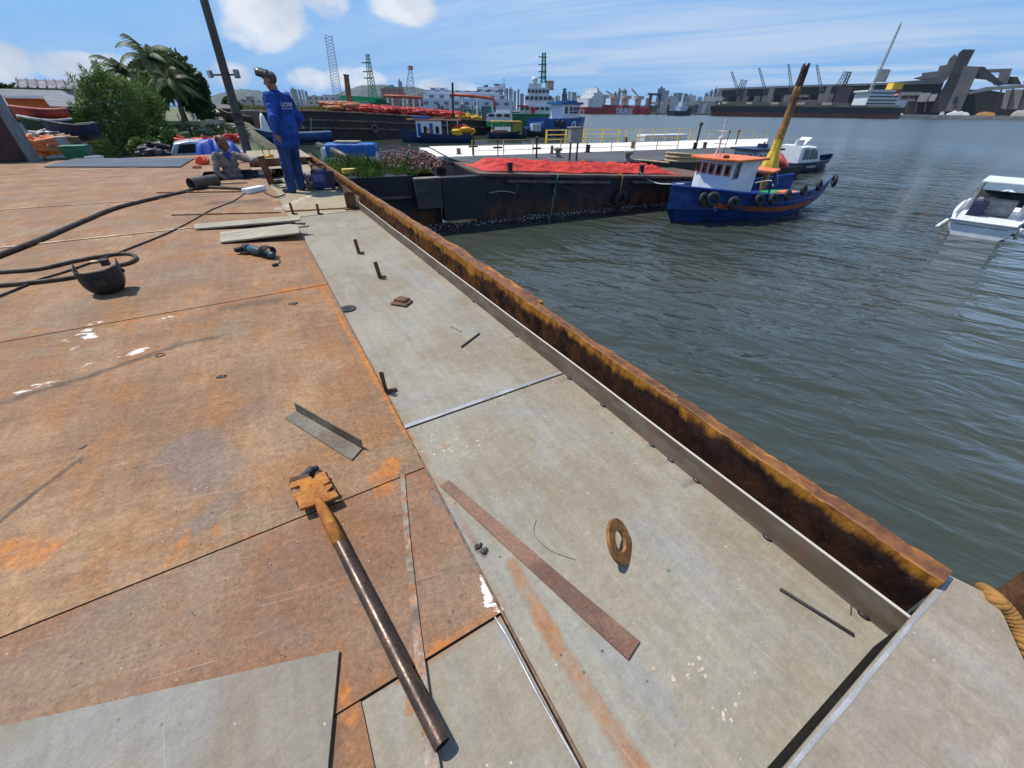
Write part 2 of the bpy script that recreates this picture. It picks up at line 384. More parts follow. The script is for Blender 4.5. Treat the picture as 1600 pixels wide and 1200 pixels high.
for pts, r, k in [([(0, 632), (60, 612), (130, 592), (200, 568), (280, 540), (340, 528)], .045, .9), ([(340, 528), (430, 500), (505, 472)], .016, .75), ([(0, 818), (50, 775), (100, 738), (130, 715)], .016, 1.0),
                  ([(355, 482), (430, 470)], .10, .8), ([(385, 472), (440, 465)], .06, .6), ([(340, 318), (400, 315)], .28, .85), ([(130, 922), (150, 915)], .015, .8), ([(45, 903), (52, 900)], .014, .7),
                  ([(600, 380), (640, 390)], .10, .35), ([(560, 430), (600, 450)], .08, .4), ([(120, 725), (130, 720)], .012, .9), ([(0, 520), (120, 480), (140, 465)], .05, .45), ([(640, 690), (660, 660)], .02, .5),
                  ([(745, 852), (755, 862)], .018, .9), ([(560, 1088), (600, 1066)], .01, .6), ([(820, 620), (860, 640)], .05, .2), ([(440, 620), (470, 590)], .12, .25), ([(490, 320), (540, 330)], .2, .25),
                  ([(1100, 700), (1160, 760)], .02, .35), ([(1040, 690), (1060, 700)], .015, .4)]: st(1, pts, r, k)
for pts, r, k in [([(128, 522), (136, 518), (142, 528)], .05, 1.0), ([(140, 508), (156, 506)], .05, 1.0), ([(30, 614), (50, 606), (80, 600)], .045, .95), ([(110, 580), (140, 570), (185, 560)], .04, .8), ([(205, 553), (228, 546)], .045, .95),
                  ([(112, 546), (120, 542)], .04, .8), ([(250, 500), (275, 492)], .05, .7), ([(100, 533), (108, 537)], .03, .8), ([(753, 905), (762, 930), (775, 952)], .016, 1.2), ([(764, 945), (776, 950)], .022, 1.3),
                  ([(700, 690), (715, 683), (690, 700)], .02, .62), ([(720, 700), (735, 695)], .03, .5), ([(1068, 1035), (1078, 1050)], .008, .9), ([(1130, 1110), (1136, 1125)], .006, .9), ([(900, 1060), (905, 1050)], .006, .9),
                  ([(340, 345), (370, 340)], .08, .6), ([(400, 345), (425, 342)], .09, .75), ([(0, 385), (120, 378), (280, 362), (470, 343)], .045, .72), ([(0, 316), (200, 308), (330, 300)], .06, .62), ([(0, 268), (160, 262), (320, 257)], .08, .6),
                  ([(1000, 500), (1010, 505)], .02, .3), ([(870, 520), (890, 545)], .05, .42), ([(780, 560), (840, 600)], .06, .40), ([(700, 590), (720, 600)], .04, .5), ([(920, 620), (960, 660)], .05, .32), ([(450, 312), (560, 322)], .02, .8),
                  ([(430, 330), (470, 310), (525, 292)], .12, .75), ([(560, 330), (440, 336)], .06, .6), ([(1240, 745), (1250, 760)], .01, .4), ([(500, 480), (520, 470)], .03, .3)]: st(2, pts, r, k)
for pts, r, k in [([(300, 700), (330, 740)], .16, .9), ([(420, 600), (380, 560)], .2, .5), ([(470, 690), (400, 640)], .12, .6), ([(250, 420), (330, 430)], .4, .55), ([(360, 780), (300, 830)], .06, .8), ([(150, 960), (200, 940)], .08, .6),
                  ([(420, 980), (470, 1000)], .05, .6), ([(690, 780), (720, 830), (745, 880)], .022, .85), ([(790, 975), (800, 1000), (840, 1070), (890, 1160), (910, 1200)], .014, 1.0), ([(785, 985), (800, 1010)], .022, .9), ([(675, 770), (685, 785)], .016, 1.2)]: st(3, pts, r, k)
for q in [(1353, 958), (1203, 836), (1090, 748), (1050, 716), (1022, 692), (893, 588), (745, 468), (810, 522), (945, 630), (690, 425)]: st(1, [(q[0] - 10, q[1] + 2), (q[0] - 22, q[1] + 8)], .030, .60)
for pts, r, k in [([(560, 345), (735, 470), (885, 590), (1090, 752), (1380, 982)], .022, .50), ([(640, 672), (700, 765), (790, 950)], .018, .55), ([(620, 640), (560, 520), (500, 410)], .03, .42), ([(650, 655), (760, 622), (870, 590)], .025, .35)]: st(0, pts, r, k)
for pts, r, k in [([(540, 520), (600, 560), (640, 620)], .09, .55), ([(700, 640), (860, 640), (980, 700)], .08, .50), ([(1000, 820), (1100, 900), (1180, 990)], .09, .50), ([(1180, 860), (1260, 960), (1300, 1040)], .06, .40), ([(600, 400), (680, 450), (760, 520)], .14, .50), ([(950, 1000), (1050, 1120)], .06, .55)]: st(3, pts, r, k)
for pts, r, k in [([(770, 700), (900, 760), (1040, 870)], .05, .42), ([(620, 430), (700, 520)], .07, .38), ([(1100, 1010), (1200, 1080)], .05, .42), ([(1050, 760), (1180, 880)], .04, .38), ([(560, 380), (640, 420)], .1, .38), ([(700, 800), (760, 860), (800, 930)], .03, .5)]: st(1, pts, r, k)
def stains(V):
    A = np.array([(v.x, v.y) for v in V]); out = np.zeros((len(A), 4), dtype=np.float32)
    for ch, pts, r, k in STR:
        d = np.full(len(A), 1e9)
        for a, b in zip(pts[:-1], pts[1:]):
            a = np.array(a[:2]); b = np.array(b[:2]); ab = b - a; L2 = ab @ ab + 1e-9
            t = np.clip(((A - a) @ ab) / L2, 0, 1); q = A - (a + t[:, None] * ab); d = np.minimum(d, np.hypot(q[:, 0], q[:, 1]))
        mk = np.clip((1.5 * r - d) / (1.2 * r), 0, 1); mk = mk * mk * (3 - 2 * mk) * k
        out[:, ch] = np.maximum(out[:, ch], mk)
    return out

def plate_mat(name, pal, seed, grey=0.0):
    """mill steel weathering: tan, brown, orange blooms, mill scale, soot, paint splashes"""
    m, nt, b = new_mat(name); v = nt.vmath('ADD', nt.coord(), (seed * 3.1, seed * 1.7, 0))
    at = nt.new('ShaderNodeAttribute'); at.attribute_name = 'stain'
    R, G, B = nt.sep(at.outputs['Color'])[:3]; A = at.outputs['Alpha']
    n1 = nt.noise(v, 1.6, 6, .62, .4); n2 = nt.noise(nt.scale(v, (1.0, .45, 1)), 4.5, 6, .66, .3); n3 = nt.noise(v, 22, 5, .7); n4 = nt.noise(v, 130, 3, .7)
    n5 = nt.noise(nt.vmath('ADD', v, (9, 4, 2)), 1.1, 5, .6, .6); n6 = nt.noise(nt.scale(v, (14, 1.2, 1)), 1.6, 4, .6)
    col = nt.mix(nt.ramp(n1, .36, .62), pal[0], pal[1])
    col = nt.mix(nt.ramp(n2, .44, .66), col, pal[2])
    col = nt.mix(nt.math('MULTIPLY', nt.ramp(n5, .52, .66), .75), col, pal[3])
    sv = nt.new('ShaderNodeVectorRotate'); sv.rotation_type = 'Z_AXIS'; nt.put(sv.inputs['Vector'], v); sv.inputs['Angle'].default_value = radians(14 if not grey else -8)
    s1 = nt.noise(nt.scale(sv.outputs[0], (1.0, 4.2, 1)), 3.2, 8, .72, .5); s2 = nt.noise(nt.scale(sv.outputs[0], (1.0, 3.0, 1)), 15, 6, .74, .4); s3 = nt.noise(v, 55, 4, .75)
    sk = .34 if not grey else .12
    col = nt.mix(nt.math('MULTIPLY', nt.ramp(s1, .50, .68), sk), col, tuple(x * .52 for x in pal[1])); col = nt.mix(nt.math('MULTIPLY', nt.ramp(s1, .46, .30), .45), col, tuple(min(1, x * 1.18) for x in pal[0]))
    col = nt.mix(nt.math('MULTIPLY', nt.ramp(s2, .52, .66), sk * .85), col, tuple(x * .60 for x in pal[3])); col = nt.mix(nt.math('MULTIPLY', nt.ramp(s2, .44, .32), .30 if not grey else .16), col, tuple(min(1, x * 1.25) for x in pal[2]))
    nz = nt.math('ADD', nt.math('MULTIPLY', n2, .5), nt.math('MULTIPLY', n3, .5))
    col = nt.mix(nt.math('MULTIPLY', nt.ramp(nt.math('ADD', nt.math('MULTIPLY', A, .75), nt.math('ADD', nt.math('MULTIPLY', n2, .5), nt.math('MULTIPLY', n3, .35))), .62, 1.15), .75), col, (.185, .140, .115) if not grey else (.25, .25, .26))
    nq = nt.noise(nt.vmath('ADD', v, (3, 7, 0)), 9, 7, .72, .5); nz2 = nt.math('ADD', nt.math('MULTIPLY', nz, .45), nt.math('MULTIPLY', nq, .55)); om = nt.ramp(nt.math('ADD', nt.math('MULTIPLY', R, .46 if not grey else .52), nz2), .70, 1.02)
    om2 = nt.math('MULTIPLY', nt.ramp(nz, .58, .74), .30 if not grey else .22)
    oc = nt.mix(n3, (.30, .085, .018), (.50, .20, .045))
    if grey: oc = nt.mix(n3, (.24, .10, .045), (.36, .19, .085))
    col = nt.mix(nt.math('MAXIMUM', om, om2), col, oc)
    dm = nt.ramp(nt.math('ADD', nt.math('MULTIPLY', G, .60), nz2), .74, 1.12)
    col = nt.mix(nt.math('MULTIPLY', dm, .8), col, (.065, .05, .036))
    ga = 1.0 if not grey else .45; gr = nt.math('MULTIPLY', nt.ramp(n4, .2, .8, 1 - .2 * ga, 1 + .2 * ga), nt.ramp(n3, .2, .8, 1 - .16 * ga, 1 + .16 * ga)); gr = nt.math('MULTIPLY', nt.math('MULTIPLY', gr, nt.ramp(n6, .3, .7, .93, 1.07)), nt.ramp(s3, .25, .75, 1 - .22 * ga, 1 + .24 * ga))
    col = nt.mix(1.0, col, nt.comb(gr, gr, gr), 'MULTIPLY')
    # little flecks: pale grit and dark slag
    vo = nt.voro(v, 26, 'Distance'); sel = nt.noise(v, 6.5, 3)
    fl = nt.math('MULTIPLY', nt.ramp(nt.math('ADD', vo, nt.math('MULTIPLY', n3, .16)), .17, .10), nt.ramp(sel, .52, .60))
    col = nt.mix(nt.math('MULTIPLY', fl, .85), col, (.60, .52, .42) if not grey else (.58, .53, .42))
    vo2 = nt.voro(nt.vmath('ADD', v, (5, 5, 5)), 19, 'Distance'); dk = nt.math('MULTIPLY', nt.ramp(vo2, .11, .06), nt.ramp(n2, .53, .60))
    col = nt.mix(nt.math('MULTIPLY', dk, .8), col, (.05, .04, .035))
    if grey:
        vo3 = nt.voro(nt.vmath('ADD', v, (2, 8, 5)), 8, 'Distance'); gd = nt.math('MULTIPLY', nt.ramp(vo3, .09, .05), nt.ramp(sel, .46, .40))
        col = nt.mix(nt.math('MULTIPLY', gd, .7), col, (.07, .13, .085))
    scr = nt.ramp(nt.noise(nt.scale(sv.outputs[0], (1.1, 95, 1) if not grey else (95, 1.1, 1)), 1.0, 2, .5), .665, .69); scr = nt.math('MULTIPLY', scr, nt.ramp(sel, .42, .56)); col = nt.mix(nt.math('MULTIPLY', scr, .30), col, (.42, .36, .29))
    wb = nt.math('MULTIPLY', B, nt.ramp(nt.noise(nt.scale(sv.outputs[0], (.6, 1.8, 1)), 11, 4, .6), .36, .60, .35, 1.0)); wm = nt.ramp(nt.math('ADD', nt.math('MULTIPLY', wb, .70), nt.math('MULTIPLY', nt.noise(nt.scale(sv.outputs[0], (.6, 2.0, 1)), 48, 6, .75), .95)), .88, 1.0)
    col = nt.mix(nt.math('MULTIPLY', wm, .9), col, (.78, .75, .70) if not grey else (.66, .60, .47))
    rg = nt.ramp(nz, .35, .65, .60, .85)
    hb = nt.math('ADD', nt.math('MULTIPLY', n3, .5), nt.math('ADD', nt.math('MULTIPLY', n4, .25), nt.math('MULTIPLY', n2, 1.2)))
    fin(nt, b, col, rg, 0, nt.bump(nt.math('ADD', hb, nt.math('MULTIPLY', s2, .8)), .45, .004), .22); return m
TAN = [(.310, .184, .096), (.215, .119, .062), (.272, .135, .056), (.236, .168, .106)]
BRN = [(.268, .152, .086), (.198, .104, .059), (.244, .118, .054), (.222, .154, .104)]
GRY = [(.290, .258, .194), (.248, .208, .146), (.280, .262, .216), (.230, .186, .128)]
GRF = [(.345, .295, .20), (.275, .225, .14), (.33, .275, .18), (.33, .25, .14)]
GRL = [(.260, .245, .215), (.215, .19, .16), (.25, .245, .235), (.225, .185, .145)]
PM = [plate_mat('rusted_plate', TAN, 1), plate_mat('rusted_plate_brown', BRN, 2), plate_mat('bare_plate', GRY, 3, 1), plate_mat('bare_plate_far', GRF, 4, 1), plate_mat('bare_plate_dull', GRL, 5, 1)]
EDGE = surf('plate_edge', (.12, .06, .032), (.06, .035, .022), .7, .2, 12)
def zero_stain(mb): mb.C = np.zeros((len(mb.V), 4), dtype=np.float32); return mb
def axis(a, b, lo, hi, near):
    """grid lines from a to b, finer where the plate comes near the point `near`"""
    out = [a]; x = a
    while x < b - 1e-6:
        s = min(hi, max(lo, abs(x - near) * .014)); x = min(b, x + s)
        if b - x < s * .5: x = b
        out.append(x)
    return out
def plate(x0, x1, y0, y1, z, th, mi, warp=.003, parent=None, name='deck_plate', label=None, fine=None):
    lo = fine or max(.011, .012 * max(.6, (y0 + .3)) / 1.0)
    xs = axis(x0, x1, lo, .6, max(min(0, x1), x0)); ys = axis(y0, y1, lo, .3, -.5)
    mb = MB(); nx, ny = len(xs), len(ys)
    for i, x in enumerate(xs):
        for j, y in enumerate(ys):
            e = min(x - x0, x1 - x, y - y0, y1 - y); k = min(1, e / .15)
            mb.V.append(Vector((x, y, z + (noise.noise((x * 1.1, y * .9, z * 40 + x0)) * warp * k))))
    for i in range(nx - 1):
        for j in range(ny - 1):
            mb.F.append((i * ny + j, (i + 1) * ny + j, (i + 1) * ny + j + 1, i * ny + j + 1)); mb.M.append(0)
    per = [i * ny for i in range(nx)] + [(nx - 1) * ny + j for j in range(1, ny)] + [i * ny + ny - 1 for i in range(nx - 2, -1, -1)] + [j for j in range(ny - 2, 0, -1)]
    b = len(mb.V); mb.V += [mb.V[i] - Vector((0, 0, th)) for i in per]; n = len(per)
    for i in range(n): mb.F.append((per[i], b + i, b + (i + 1) % n, per[(i + 1) % n])); mb.M.append(1)
    mb.C = stains(mb.V)
    return build(name, mb, [PM[mi], EDGE], parent, smooth=False, label=label)

BG = thing('work_barge', 'rusty flat steel deck of the barge being repaired, in the foreground', 'barge', (0, 6, 0))
hb = MB()
hb.box((-6.2, 18.0, -1.25), (15.2, .04, 2.4)); hb.box((1.33, 6.0, -1.35), (.05, 24, 2.3)); hb.box((-13.8, 6, -1.25), (.04, 24, 2.4)); hb.box((-6.2, -6, -1.25), (15.2, .04, 2.4)); hb.box((-6.2, 6, -.93), (15.1, 23.9, .03))
build('hull', hb, RUSTY, BG)
plate(-2.2, -.172, -.5, .487, -.004, .01, 1, parent=BG)
plate(-.172, .244, -.5, .487, -.010, .012, 2, parent=BG)
plate(-3.2, .248, .49, 1.162, 0.0, .012, 1, parent=BG)
plate(-5.0, .248, 1.165, 3.60, .004, .012, 0, parent=BG)
plate(-7.5, .246, 3.605, 6.58, .007, .012, 0, parent=BG)
plate(-10, .20, 6.585, 9.25, .010, .012, 0, parent=BG)
plate(-12, .14, 9.255, 11.02, .013, .012, 0, parent=BG)
plate(-13.7, -1.1, 11.025, 12.9, .013, .012, 0, parent=BG)
plate(-13.7, -.1, 12.905, 15.2, .014, .012, 0, parent=BG)
plate(-13.7, -.1, 15.205, 17.98, .016, .012, 0, parent=BG)
plate(.252, 1.205, -.5, 1.452, -.012, .012, 2, parent=BG)
plate(.252, 1.205, 1.462, 6.62, -.012, .012, 2, parent=BG)
plate(.15, 1.30, 6.63, 11.02, -.008, .012, 3, parent=BG)
plate(.66, 1.30, 11.025, 12.9, -.008, .012, 3, parent=BG)
plate(-.1, 1.30, 12.905, 13.48, -.004, .012, 3, parent=BG)
plate(-.09, 1.46, 13.62, 16.7, .16, .02, 3, parent=BG, warp=.006)
mb = MB(); mb.box((.62, 13.55, .075), (1.36, .12, .20)); build('cross_beam', mb, RUSTY, BG, bevel=.01)
mb = MB(); mb.span((-.09, 13.62, -.02), (1.46, 16.7, .14)); build('deck_edge', mb, DARKST, BG)
mb = MB(); mb.box((.250, 3.0, -.003), (.006, 7.1, .016)); build('seam_edge', mb, surf('seam_steel', (.23, .13, .07), (.12, .06, .03), .5, .4, 20), BG)
SEAMP = surf('seam_pale', (.52, .40, .26), (.36, .22, .12), .8, 0, 2.2, lo=.40, hi=.56, grain=.3)  # mottled pale tan for strips along the far plate seams
for (a_, b_, w_, z_) in [((-10, 9.85), (.05, 9.02), .05, .0165), ((-7.4, 6.60), (.15, 6.55), .055, .0145), ((-13.6, 15.22), (-.9, 14.62), .10, .0215)]:
    mb = MB(); d_ = Vector((b_[0] - a_[0], b_[1] - a_[1], 0)); n_ = Vector((-d_.y, d_.x, 0)).normalized()
    mb.grid(lambda u, v: Vector((a_[0], a_[1], z_)) + d_ * u + n_ * ((v - .5) * w_ * (.75 + .9 * abs(noise.noise((u * 14, a_[1], 0)))) + .012 * noise.noise((u * 6, a_[1], 3))), 90, 3); build('seam_strip', mb, SEAMP, BG)
# weld across the bare strip, and the ground weld along the seam
BRIGHT = surf('ground_metal', (.47, .465, .455), (.33, .32, .31), .42, .35, 9, grain=.12, gsc=220)
mb = MB(); mb.grid(lambda u, v: Vector((.256 + u * .945, 1.464 + v * (.022 + .008 * noise.noise((u * 9, 0, 0))), -.010 + .0015 * v * (1 - v) * 4)), 60, 5)
build('cross_weld', mb, BRIGHT, BG, smooth=True)
mb = MB(); q = [P(775, 960), P(800, 1000), P(845, 1085), P(900, 1180), P(935, 1250)]
qq = curve(q, 14); mb.tube([(p.x - .006, p.y, -.006 + .001 * (i % 2)) for i, p in enumerate(qq)], .0034, 6)
build('seam_weld', mb, BRIGHT, BG, smooth=True)
# bulwark with its battered lip
def bulwark_mat():
    m, nt, b = new_mat('bulwark_rust'); v = nt.coord(); x, y, z = nt.sep(v)[:3]
    n = nt.noise(nt.scale(v, (3, 1, 1.2)), 2.2, 7, .66); n2 = nt.noise(v, 30, 5, .7); n3 = nt.noise(v, 9, 6, .65)
    hgt = nt.math('ADD', nt.math('MULTIPLY', z, 3.4), nt.math('MULTIPLY', n, .9))
    n4 = nt.noise(nt.scale(v, (1, 1, .22)), 14, 5, .65); n5 = nt.noise(v, 2.2, 4, .6)
    band = nt.ramp(nt.math('ADD', nt.math('ADD', nt.math('MULTIPLY', z, 4.2), nt.math('MULTIPLY', n5, .55)), nt.math('ADD', nt.math('MULTIPLY', n4, .40), nt.math('SUBTRACT', nt.math('MULTIPLY', n3, .15), nt.ramp(y, -5.6, -2.5, .11, -.03)))), .84, 1.02)
    far = nt.ramp(y, -6.2, -1.5, -.06, .34)
    band = nt.math('MINIMUM', 1.0, nt.math('ADD', band, nt.math('MULTIPLY', far, nt.ramp(n3, .38, .62))))
    dark = nt.mix(nt.ramp(n3, .35, .65), (.016, .009, .008), (.062, .027, .016)); dark = nt.mix(nt.ramp(n2, .62, .75), dark, (.16, .09, .05)); org = nt.mix(nt.ramp(nt.math('ADD', nt.math('MULTIPLY', n4, .6), nt.math('MULTIPLY', n2, .4)), .34, .62), (.22, .070, .012), (.56, .235, .028))
    col = nt.mix(band, dark, org)
    top = nt.ramp(z, .142, .150); tc = nt.mix(nt.ramp(n3, .38, .62), (.060, .030, .022), (.20, .078, .034)); tc = nt.mix(nt.ramp(n2, .60, .72), tc, (.34, .2, .13)); col = nt.mix(nt.math('MULTIPLY', top, .85), col, tc)
    fl = nt.ramp(nt.noise(v, 60, 4, .8), .66, .74); col = nt.mix(nt.math('MULTIPLY', fl, .5), col, (.42, .30, .20))
    fin(nt, b, col, nt.ramp(n2, .3, .7, .45, .8), .1, nt.bump(nt.math('ADD', n2, nt.math('MULTIPLY', n3, 1.5)), .6, .004), .3); return m
BULW = bulwark_mat()
def xin(y): return 1.352 + .011 * max(0, y) + .009 * noise.noise((y * 1.3, 3, 0)) + .003 * noise.noise((y * 11, 3, 7))
def xout(y):
    o = xin(y) + .058 + .012 * noise.noise((y * 2.3, 8, 0))
    if 2.08 < y < 4.55: o += .052 + .018 * noise.noise((y * 3, 9, 0))
    elif 4.55 <= y < 6.6: o += .028 * (6.6 - y) / 2.05 + .01
    elif y < .4: o += .008
    return o + .009 * noise.noise((y * 5, 1, 0)) + .008 * noise.noise((y * 17, 1, 3)) + .005 * noise.noise((y * 45, 1, 6))
mb = MB(); rings = []
ys = [-.14]
while ys[-1] < 14.9: ys.append(ys[-1] + (.018 + .008 * max(0, ys[-1])))
ys = sorted(ys + [2.06, 2.075, 2.085, 4.54, 4.56])
for y in ys:
    a, o = xin(y), xout(y); s = .008 * noise.noise((y * 6, 5, 0)) + .005 * noise.noise((y * 28, 5, 1)); drop = .018 * max(0, noise.noise((y * 1.7, 7, 0)))
    rings.append([(a, y, -.22), (a + .002 * noise.noise((y * 20, 0, 0)), y, -.02), (a + .006 * noise.noise((y * 9, 2, 0)), y, .08), (a - .002, y, .147 + s), (a + .004, y, .152 + s), ((a + o) / 2, y, .150 + s * .5 + .004 * noise.noise((y * 15, 4, 0))), (o - .004, y, .148 + s - drop), (o, y, .143 - drop), (o - .004, y, .120 - drop), (a + .03, y, .09), (a + .026, y, -.22)])
mb.loft(rings); build('bulwark', mb, BULW, BG, smooth=True, auto=22)
mb = MB(); mb.box((1.28, 7, -.13), (.16, 15, .02)); build('gutter', mb, RUSTY, BG)
# flat bar coaming
def bar_mat():
    m, nt, b = new_mat('flat_bar'); v = nt.coord(); y = nt.sep(v)[1]; z = nt.sep(v)[2]
    n = nt.noise(nt.scale(v, (1, 1, 3)), 4, 5); n2 = nt.noise(v, 40, 4, .7)
    col = nt.mix(nt.ramp(n, .4, .62), (.135, .100, .066), (.195, .160, .115)); hot = nt.ramp(nt.math('SINE', nt.math('MULTIPLY', y, 19.0)), .86, 1.0)
    col = nt.mix(nt.math('MULTIPLY', hot, .45), col, (.20, .10, .07)); col = nt.mix(nt.ramp(n2, .62, .7), col, (.15, .075, .04))
    col = nt.mix(nt.ramp(z, .0935, .0965), col, (.55, .5, .42))
    fin(nt, b, col, nt.ramp(n, .3, .7, .5, .7), .1, nt.bump(n2, .3, .002), .22); return m
FB = bar_mat()
mb = MB(); rings = []
for i in range(90):
    y = -.22 + i * .0790; o = .004 * noise.noise((y * 1.1, 0, 4)); t = .0045
    rings.append([(1.208 + o - t, y, -.012), (1.208 + o - t, y, .098), (1.208 + o + t, y, .098), (1.208 + o + t, y, -.012)])
mb.loft(rings); build('coaming', mb, FB, BG)
mb = MB(); mb.box((1.285, 10.0, .05), (.012, 6.1, .13)); build('coaming', mb, surf('coaming_far', (.22, .15, .09), (.13, .08, .05), .6, .3, 5), BG)
for k, (px, py) in enumerate([(1353, 958), (1203, 836), (1090, 748), (1050, 716), (1022, 692), (893, 588), (745, 468), (810, 522), (945, 630), (690, 425)]):
    p = P(px, py); mb = MB(); mb.ball((1.202, p.y, -.008), (.010, .018, .007), n=8, k=5); build('tack_weld', mb, DARKST, BG, smooth=True)
# stanchions that carry the bulwark, cut stubs on the strip
def chan(px, py, h, w_, name='bracket', lean=0):
    p = P(px, py); mb = MB(); mb.box((p.x, p.y, h / 2), (w_, .012, h)); mb.box((p.x - w_ / 2 + .006, p.y + .03, h / 2), (.012, .055, h)); mb.box((p.x + w_ / 2 - .006, p.y + .03, h / 2 - .01), (.012, .055, h - .02)); return build(name, mb, RUSTY, BG, bevel=.002)
chan(551, 326, .235, .15)
mb = MB(); p = P(551, 326); mb.box((p.x, p.y + .02, .004), (.22, .14, .02)); build('bracket', mb, RUSTY, BG)
def stub(px, py, top, lean, w_=.035):
    p = P(px, py); h = up(p, top) ; q = p + Vector((lean, .01, h)); mb = MB(); mb.beam(p + Vector((0, 0, -.01)), q, w_, .008, upv=(0, 1, 0)); mb.box((p.x + .025, p.y, 0), (.06, .02, .012)); mb.beam(p + Vector((.004, .012, -.01)), q + Vector((.012, .014, -h * .12)), w_ * .5, .008, upv=(1, 0, 0))
    build('stub', mb, RUSTY, BG, bevel=.0015)
stub(458, 334, 317, .0); stub(498, 334, 319, .01); stub(561, 395, 374, -.01); stub(594, 433, 409, -.015); stub(604, 612, 582, -.005, .02)
mb = MB(); a, b2 = P(415, 332), P(545, 325); mb.beam(a + Vector((0, 0, .0)), b2, .012, .02); build('seam_strip', mb, ORUST, BG)
# end platform at the near right corner
PZ = .115; pol = [P(*q, PZ) for q in [(1480, 897), (1549, 931), (1568, 962), (1600, 1032), (1650, 1150), (1700, 1300), (1130, 1310)]]
mb = MB(); mb.prism(pol, PZ - .012, PZ); build('platform_plate', zero_stain(mb), plate_mat('platform_steel', [(.30, .265, .21), (.25, .20, .145), (.29, .27, .24), (.28, .205, .13)], 8, 1), BG)
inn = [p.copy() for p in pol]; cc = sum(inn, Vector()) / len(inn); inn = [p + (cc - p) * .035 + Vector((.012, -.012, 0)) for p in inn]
mb = MB(); mb.prism(inn, -.3, PZ - .0125); build('platform_side', mb, surf('gap_shade_black', (.012, .011, .010), (.022, .018, .016), .95, spec=.1), BG)  # near-black core under the plate; its colour paints in the gap's shade
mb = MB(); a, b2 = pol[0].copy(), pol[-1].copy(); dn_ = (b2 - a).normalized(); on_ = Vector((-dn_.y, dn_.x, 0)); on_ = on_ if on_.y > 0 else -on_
mb.slab([a + dn_ * .30 + on_ * .004 + Vector((0, 0, -.016)), b2 + on_ * .006 + Vector((0, 0, -.016)), b2 - on_ * .01 + Vector((0, 0, -.016)), a + dn_ * .30 - on_ * .01 + Vector((0, 0, -.016))], (0, 0, -.12)); build('gap_shade_strip', mb, surf('gap_shade_black', (.03, .026, .024)), BG)  # added near-black strip, painting the shade of the open gap below the plate
mb = MB(); a, b2 = pol[0], pol[-1]; n_ = 80; dv = (b2 - a); nrm_ = Vector((dv.y, -dv.x, 0)).normalized(); nrm_ = nrm_ if nrm_.dot(cc - a) > 0 else -nrm_
mb.grid(lambda u, v: a + dv * u + nrm_ * (v * (.014 + .003 * noise.noise((u * 6, 0, 0)))) + Vector((0, 0, .0012 - .004 * (1 - v) ** 3)), n_, 4)
build('ground_edge', mb, BRIGHT, BG, smooth=True)
# ================================================================ loose things lying on the deck
def solid(o, t, off=0):
    md = o.modifiers.new('thick', 'SOLIDIFY'); md.thickness = t; md.offset = off; return o
def flat(name, pix, z, th, mat, label, cat, group=None, bevel=.0012, dz=None):
    pts = [P(*q[:2], z + (q[2] if len(q) > 2 else 0)) for q in pix]
    mb = MB(); mb.slab(pts, (0, 0, -th)); return lone(name, mb, mat, label, cat, group, bevel=bevel)
# big loose plate near left, dark plate far left
pts = [P(*q, .012) for q in [(-80, 1153), (530, 1015), (513, 1190), (508, 1262), (-80, 1300)]]
mb = MB(); mb.slab(pts, (0, 0, -.008)); pm_ = plate_mat('loose_plate', [(.255, .232, .188), (.205, .175, .132), (.245, .232, .202), (.215, .172, .122)], 11, 1)
lone('steel_plate', zero_stain(mb), pm_, 'loose grey steel plate lying on rusty deck at the near left corner', 'steel plate', bevel=.001)
flat('steel_plate', [(68, 260), (281, 260), (303, 247), (118, 247)], .045, .025, surf('primer_plate', (.085, .09, .105), (.06, .064, .075), .5, .2, 1), 'dark slate grey steel plate lying at the far left of the deck', 'steel plate')
# boards
BOARD = surf('weathered_board', (.36, .33, .245), (.27, .235, .165), .8, 0, 3, grain=.3, stretch=(1, 5, 1), rust=.5, rlo=.6, rhi=.7, rcol=(.2, .1, .04))
flat('board', [(303, 350), (470, 336, .05), (469, 343, .05), (305, 357)], .032, .018, BOARD, 'narrow pale board across the seam, the farther of the two boards', 'board', 'boards lying across the seam')
flat('board', [(344, 362), (452, 350, .045), (483, 352, .06), (466, 354, .06), (468, 363, .06), (344, 378)], .034, .018, BOARD, 'broad pale board with a notched end, lying in front of the angle grinder', 'board', 'boards lying across the seam')
# welding helmet lying on its chin
hp = P(174, 457); hx = frame(hp + Vector((0, 0, .0)), (hp - EYE) * Vector((-1, -1, 0)) + Vector((-1.0, .6, 0))) @ Matrix.Scale(.86, 4)
HT = thing('welding_helmet', 'black welding helmet lying on its chin on the rusty plate', 'welding helmet', hp)
HM = surf('helmet_plastic', (.012, .0115, .0115), (.022, .020, .019), .55, 0, 6)
def hshell(u, v):
    a = radians(-112 + 224 * u); t = v
    tq = min(1, t / .6); r = .068 + .085 * sqrt(max(0, 1 - (1 - tq) ** 2)); z = .012 + .26 * t + (.05 * (abs(a) / 1.95) ** 2 - .035) * t
    sq = 1 / (abs(cos(a)) ** 4 + abs(sin(a)) ** 4) ** .25
    x = r * cos(a) * min(sq, 1.10) * 1.05 + .01 * (1 - t); return hx @ Vector((x - .03, r * sin(a) * min(sq, 1.10), z))
mb = MB(); mb.grid(hshell, 25, 14); mb.add([hshell(i / 24, 0) for i in range(25)], [tuple(range(25))])
o = build('shell', mb, HM, HT, smooth=True, auto=45); solid(o, .006)
mb = MB(xf=hx); mb.box((.125, 0, .14), (.03, .115, .095)); mb.box((.145, 0, .14), (.012, .095, .07)); build('lens_frame', mb, HM, HT, bevel=.004)
mb = MB(xf=hx); mb.box((.085, .10, .30), (.07, .06, .055)); build('latch', mb, HM, HT, bevel=.004)
